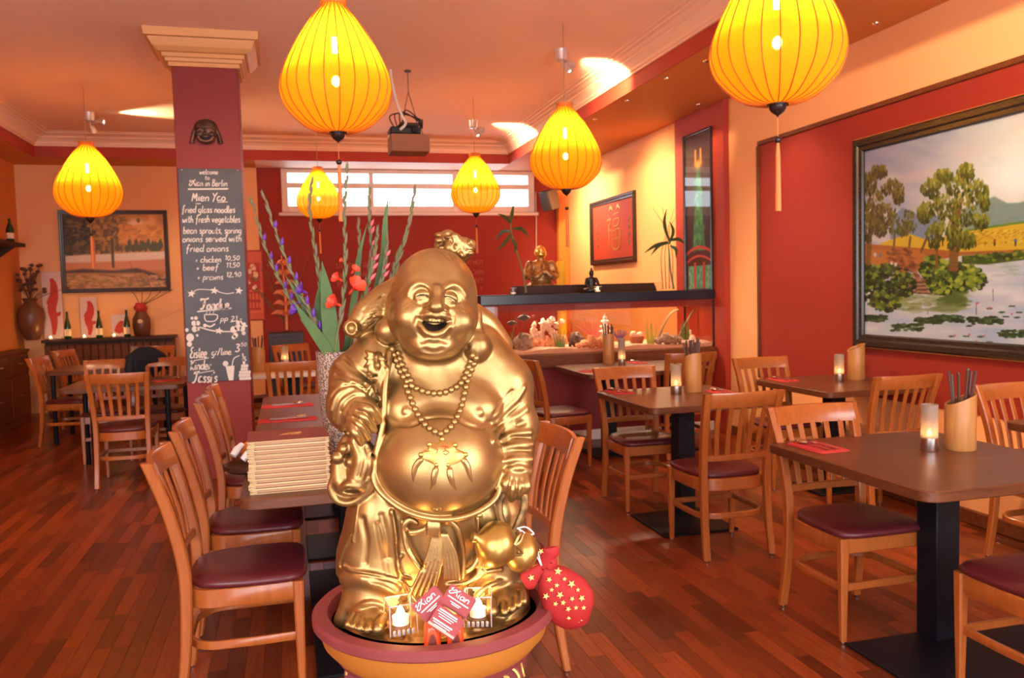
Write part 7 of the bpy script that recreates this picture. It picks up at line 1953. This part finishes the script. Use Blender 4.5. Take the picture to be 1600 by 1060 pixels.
for pts in ([(660, 716), (650, 728), (646, 742), (646, 754)], [(682, 730), (678, 745), (677, 757), (672, 767)], [(702, 730), (704, 745), (708, 757), (713, 766)], [(722, 716), (730, 728), (734, 742), (738, 754)]):
    t = MB(); t.tube([L2(p) for p in catmull(S(pts, .001), 5)], [.0035]+[.0062, .0068, .0068, .0068, .0066, .0064, .006, .0056, .005, .0044, .0036, .003, .0024, .0016, .0008], 8, True)
    t.build('tongue', M['gold'], pdo)
M['redpaint'] = mat('worn_red_paint', (.55, .05, .02), .4)
sg = MB()
for pts in ([(680, 700), (684, 703), (682, 709)], [(691, 697), (696, 698), (701, 699)], [(697, 696), (695, 702), (699, 706)], [(692, 706), (697, 704), (702, 707), (697, 711), (693, 709)]):
    sg.tube([L2(surf(x, y, .0072)) for x, y in pts], .0010, 5, True)
sg.build('red_character', M['redpaint'], pdo)
# painted dark: the open mouth and the eyes
M['mouthdark'] = mat('dark_mouth_paint', (.022, .010, .006), .6)
mc = MB(); plate(mc, [(661, 503.5), (670, 506.5), (679, 508), (688, 507.5), (698, 504), (694, 511), (687, 516), (678, 517.5), (669, 515.5), (663, 510)], .0006, .0006); mc.build('mouth', M['mouthdark'], buddha)
for pts in ([(652, 463.5), (656, 461.5), (660, 461), (665, 461.5), (669, 464)], [(695, 464.5), (699, 463.5), (704, 464.5), (709, 467.5), (713, 471)]):
    eb = MB(); eb.tube([L2(p) for p in catmull(S(pts, .0004), 4)], [.0006]+[.0012]*15+[.0006], 6); eb.build('eye', M['mouthdark'], buddha)
# rope ring and gourd in his left hand
rp = MB(); rpath = catmull([Pz(789, 765, .10), Pz(780, 785, .098), Pz(783, 812, .095), Pz(798, 836, .095), Pz(812, 812, .095), Pz(820, 785, .098), Pz(815, 762, .10)], 7)
rp.tube([L2(p) for p in rpath], [.0085*(1+.10*(i % 2)) for i in range(len(rpath))], 8, True)
rp.build('rope', M['goldaged'], buddha)
gd = MB()
_g0, _g1 = Pz(772, 850, .135), Pz(812, 862, .115)
_gr = []
axis = L2(_g1)-L2(_g0); La = np.linalg.norm(axis); ax_ = axis/La
for t, r in ((-.86, .002), (-.84, .010), (-.78, .011), (-.70, .009), (-.62, .012), (-.5, .026), (-.3, .043), (-.05, .051), (.2, .050), (.42, .042), (.56, .034), (.66, .029), (.76, .035), (.95, .044), (1.15, .045), (1.35, .038), (1.5, .024), (1.58, .006)):
    c_ = L2(_g0)+axis*t
    a_ = nrm(np.cross(ax_, (0, 0, 1))); b_ = np.cross(ax_, a_)
    _gr.append([c_+r*(math.cos(2*PI*k/20)*a_+math.sin(2*PI*k/20)*b_) for k in range(20)])
gd.loft(_gr)
gdo = gd.build('gourd', M['goldbright'], buddha, 60)
bw = MB()
for sgn in (1, -1):
    bw.tube([L2(p) for p in catmull([Pz(804, 852, .165), Pz(808+3*sgn, 852-14*sgn, .160), Pz(816, 850-16*sgn, .150), Pz(812, 852-6*sgn, .158), Pz(804, 852, .165)], 5)], .0042, 6)
bw.build('bow', M['gold'], gdo)
# ------------------------------------------------------------------ pedestal with its basin
M['pedred'] = mat('matt_red_pedestal_paint', (.175, .024, .025), .65, noise=(16, .6, (.21, .036, .034)), bump=(90, .1)); M['pedochre'] = mat('ochre_pedestal_paint', (.40, .135, .016), .55)
M['goldline'] = mat('gold_line_paint', (.78, .45, .12), .45, .4)
ped = empty('pedestal', (BX+_ex.x*.026, BY+_ex.y*.026, 0), _brz); tag(ped, 'round red and ochre basin pedestal with gold scrolls carrying the statue', 'pedestal')
RR = .278; ZR = .785
m = MB(); m.lathe([(.05, ZR-.105), (RR-.055, ZR-.105), (RR-.048, ZR-.095), (RR-.042, ZR-.012), (RR-.034, ZR), (RR-.006, ZR), (RR, ZR-.006), (RR, ZR-.020), (RR-.004, ZR-.024)], 64); m.build('rim', M['pedred'], ped, 40)
m = MB(); m.lathe([(.20, ZR-.115), (RR-.055, ZR-.100), (RR-.022, ZR-.062), (RR-.012, ZR-.024), (RR-.004, ZR-.024)], 64); m.build('ochre_band', M['pedochre'], ped, 40)
m = MB(); m.lathe([(.0, ZR-.095), (RR-.05, ZR-.095)], 48); m.build('basin_floor', M['darkred'], ped)
m = MB(); prof = [(.16, .0), (.19, .015), (.19, .05), (.15, .08), (.115, .14), (.105, .35), (.115, .52), (.15, .60), (.175, .645), (.175, .665), (.20, ZR-.112)]
n = 48; rings = []
for r, z in prof: rings.append([(r*(1+.035*math.sin(8*2*PI*k/n)*(1 if .1 < z < .62 else .3))*math.cos(2*PI*k/n), r*(1+.035*math.sin(8*2*PI*k/n)*(1 if .1 < z < .62 else .3))*math.sin(2*PI*k/n), z) for k in range(n)])
m.loft(rings); m.build('column', M['pedred'], ped, 50)
# carved volutes below the basin with gold spirals
for k in range(6):
    a = 2*PI*k/6-PI/2+.30
    V = Matrix.Rotation(a, 4, 'Z')
    m = MB(); pts = [(math.cos(t), math.sin(t)) for t in np.linspace(0, 2*PI, 20, endpoint=False)]
    m.tube([tuple(V @ Vector((.165, -.055, .63))), tuple(V @ Vector((.165, .055, .63)))], .040, 18); vo = m.build('volute', M['pedred'], ped, 50)
    for sy in (-1, 1):
        g = MB(); P = [tuple(V @ Vector((.165+.034*(1-t/9.)*math.cos(t), sy*.056, .63+.034*(1-t/9.)*math.sin(t)))) for t in np.linspace(0, 8, 34)]; g.tube(P, .0035, 5); g.build('gold_spiral', M['goldline'], vo)
    g = MB(); P = [tuple(V @ Vector((.165+.041*math.sin(t), .04*math.cos(t*2.3), .63+.041*math.cos(t)))) for t in np.linspace(.3, 2.6, 26)]; g.tube(P, .0035, 5); g.build('gold_scroll', M['goldline'], vo)
# ------------------------------------------------------------------ things in the basin
def S2W(px, py, z): 
    q = loc3(px, py, z); return _B+_ex*float(q[0])+_ev*float(q[1])+Vector((0, 0, float(q[2])))
FZ = ZR-.094
def glass_cube(px, py, zf, label, rz):
    p = S2W(px, py, zf); t = empty('tealight_glass', (p.x, p.y, BZ+.078), rz+_brz); tag(t, label, 'candle', 'glass cubes with tealights at the statue feet')
    w, h = .031, .070; m = MB()
    o_ = lambda s_, z: [(x, y, z) for x, y in rrect(-s_, s_, -s_, s_, .006, 3)]
    m.loft([o_(w*.96, 0), o_(w, .003), o_(w, h), o_(w-.003, h), o_(w-.003, .018)], True, True); m.build('glass_cube', M['clear'], t)
    eg = MB()
    for sx in (-1, 1):
        for sy in (-1, 1): eg.tube([(sx*w*.94, sy*w*.94, .004), (sx*w*.94, sy*w*.94, h-.002)], .0014, 6)
    eg.tube([(x, y, h-.001) for x, y in rrect(-w*.97, w*.97, -w*.97, w*.97, .006, 3)], .0014, 6, loop=True)
    eg.build('polished_edge', M['cutglass'], t)
    for i in range(5):
        b = MB(); b.box((-.020+.010*i, -w+.004, .010), (.006, .004, .012), .001); b.build('facet', M['cutglass'], t)
    m = MB(); m.lathe([(.018, .019), (.018, .036), (0, .036)], 16); m.build('wax', M['wax'], t)
    flame_mb(.036, .024, .009).build('flame', M['flame'], t)
    l = point((0, 0, .060), .28, r=.012); l.parent = t
M['cutglass'] = mat('cut_glass_facet', (.75, .70, .66), .1, .6)
glass_cube(627, 1000, .150, 'lit glass cube tealight at the left, before the bigger foot', .25)
glass_cube(748, 988, .135, 'lit glass cube tealight at the right, between the cards and the right foot', -.12)
# two orange red clog shaped card holders
M['clogin'] = mat('clog_inside', (.30, .06, .04), .6)
M['clog'] = mat('orange_red_glaze', (.80, .075, .02), .22, coat=.5)
for i, (px, py) in enumerate(((676, 1012), (712, 1012))):
    p = S2W(px, py, .203); t = empty('red_clog', (p.x, p.y, FZ), _brz); tag(t, 'small orange red ceramic clog, %s of the pair holding the cards' % ('left', 'right')[i], 'clog', 'red ceramic clogs')
    m = MB(); rings = []; ZX = 1.85
    for z, rx, ry, cy in ((0, .014, .016, 0), (.01, .0165, .019, 0), (.03, .0175, .020, .001), (.045, .0180, .019, .003), (.060, .0170, .015, .008), (.070, .013, .009, .014)):
        rings.append([(rx*math.cos(2*PI*k/16), cy+ry*math.sin(2*PI*k/16), z*ZX) for k in range(16)])
    m.loft(rings); m.build('shoe', M['clog'], t, 60)
    m = MB(); m.lathe([(.0095, -.002), (.0115, .001), (.0130, 0)], 16, sx=1, sy=1.5); m.v = [(v[0], -.0186-v[2]*.6+.0012, (v[1]*1.5+.036)*ZX) for v in m.v]; m.build('opening_rim', M['clog'], t)
    m = MB(); m.lathe([(0, 0), (.0100, 0)], 16, sx=1, sy=1.5); m.v = [(v[0], -.0192, (v[1]*1.5+.036)*ZX) for v in m.v]; m.build('opening', M['clogin'], t) if 'clogin' in M else None
# red business cards
M['card'] = mat('red_business_card', (.25, .016, .015), .5); M['cardink'] = mat('white_card_print', (.92, .84, .80), .6); M['cardlight'] = mat('pale_red_card', (.80, .25, .17), .5)
def card(px, py, zf, ang, label, lines, tilt=.25, face=None):
    p = S2W(px, py, zf); t = empty('business_card', p); tag(t, label, 'card', 'red business cards before the statue')
    R_ = Matrix.Rotation(_brz, 4, 'Z') @ Matrix.Rotation(-tilt, 4, 'X') @ Matrix.Rotation(-ang, 4, 'Y'); t.rotation_euler = R_.to_euler()
    w, h = .062, .043
    for i in range(4):
        m = MB(); m.box((.0008*i, .0012*i, -.0008*i), (w, .0009, h)); m.build('sheet', M['card'], t)
    wd = MB(); chalk(wd, 'Xian', -.018, .004, .014, .1, .040, .13); wd.v = [(v[0], v[1]-.0012, v[2]) for v in wd.v]; 
    if lines == 'logo':
        wd.build('brand_lettering', M['cardink'], t, 0)
        for z, x0, x1, th in ((-.002, -.024, .026, .0022), (-.009, -.014, .012, .0016), (-.0125, -.009, .009, .0014)):
            b = MB(); b.box(((x0+x1)/2, -.0010, z), (x1-x0, .0008, th)); b.build('print_line', M['cardink'], t)
    else:
        for k in range(7):
            z = .0155-.0046*k-(.004 if k > 3 else 0); L_ = (.042, .046, .036, .030, .046, .040, .028)[k]
            b = MB(); b.box((-.004, -.0010, z), (L_, .0008, .0026 if k in (0, 4) else .0015)); b.build('print_line', M['cardink'], t)
        b = MB(); b.box((0, -.0009, -.0188), (w, .0008, .005)); b.build('pale_edge', M['cardlight'], t)
card(671, 944, .200, .68, 'red business card leaning left, its white lettering rising to the right', 'logo')
card(716, 939, .200, -.62, 'red business card leaning right, its white lettering falling to the right', 'logo')
card(697, 972, .228, -.62, 'lowest red business card with small white print, over both clogs', 'print')
# ------------------------------------------------------------------ red star pouch hanging over the rim
M['pouch'] = mat('red_felt', (.30, .006, .005), .75, bump=(120, .2)); M['starpaint'] = mat('gold_star_print', (.85, .42, .12), .5); M['string'] = mat('white_string', (.80, .70, .64), .7)
pq = S2W(858, 912, .085); pouch = empty('star_pouch', pq); tag(pouch, 'red felt pouch with golden stars on a white string, at the right of the statue', 'pouch')
def pl(px, py, dz=0.0): return np.array(S2W(px, py, .085+dz)-pq)
m = MB(); axis = [(846, 886), (852, 892), (864, 906), (878, 926), (893, 946), (905, 962), (914, 970), (918, 973)]; rad = [.010, .020, .041, .056, .058, .044, .020, .004]
A_ = np.array(catmull([pl(*p) for p in axis], 3)); Rr = np.interp(np.linspace(0, 1, len(A_)), np.linspace(0, 1, len(rad)), rad)
rings = []
fv = np.array(_ev)
for i in range(len(A_)):
    T_ = nrm(A_[min(i+1, len(A_)-1)]-A_[max(i-1, 0)]); b_ = nrm(np.cross(T_, fv)); 
    rings.append([A_[i]+Rr[i]*(1+.05*math.sin(5*a+i*.5))*(math.cos(a)*b_+.55*math.sin(a)*fv) for a in np.linspace(0, 2*PI, 24, endpoint=False)])
m.loft(rings); m.build('bag', M['pouch'], pouch, 70)
for pts, w in (([(846, 888), (852, 874), (858, 862), (858, 856)], (.010, .016, .024, .020)), ([(845, 888), (834, 898), (824, 908), (818, 912)], (.010, .017, .024, .016)), ([(847, 887), (858, 878), (862, 880), (856, 888)], (.008, .012, .014, .010))):
    P = catmull([pl(x, y, .012) for x, y in pts], 4); b = MB(); b.tube(P, np.interp(np.linspace(0, 1, len(P)), np.linspace(0, 1, 4), w), sec=[(math.cos(2*PI*k/12), .35*math.sin(2*PI*k/12)) for k in range(12)], up=tuple(fv)); b.build('ruffle', M['pouch'], pouch, 70)
r = random.Random(21)
for k, (x, y, s_) in enumerate(((872, 893, 7), (893, 913, 7), (875, 930, 6.5), (853, 932, 6), (880, 942, 5), (909, 935, 6), (905, 968, 6.5), (888, 952, 5), (858, 906, 5), (870, 915, 4.5), (903, 922, 4), (868, 944, 4.5), (894, 936, 4.5), (912, 950, 4.5), (889, 966, 4), (882, 905, 4), (862, 922, 4), (900, 950, 4), (830, 903, 6), (845, 862, 5.5))):
    # star lies on the near side of the bag
    q = pl(x, y); d = np.linalg.norm(A_-q, axis=1); j = int(d.argmin()); side = math.sqrt(max(0, 1-min(.98, d[j]/max(Rr[j], .004))**2))
    off = Rr[j]*.55*side*1.06+.002 if k < 18 else .024
    c_ = pl(x, y, off); sz_ = s_*.00066*2; a0 = r.uniform(0, 1)
    ex_ = np.array(_ex)
    b = MB(); tilt_ = .9
    b.loft([[c_+fv*dy+(sz_ if q_ % 2 == 0 else sz_*.42)*(math.sin(PI*q_/5+a0)*ex_+math.cos(PI*q_/5+a0)*np.array([0, 0, 1])) for q_ in range(10)] for dy in (-.0006, .0012)]); b.build('star', M['starpaint'], pouch, 0)
for pts in ([(808, 826), (818, 832), (832, 846), (840, 862), (846, 884)], [(808, 826), (822, 824), (834, 834), (829, 836), (836, 842)], [(846, 884), (838, 868), (822, 838), (812, 829)]):
    b = MB(); b.tube(catmull([pl(x, y, .03) for x, y in pts], 5), .0016, 6); b.build('string', M['string'], pouch)
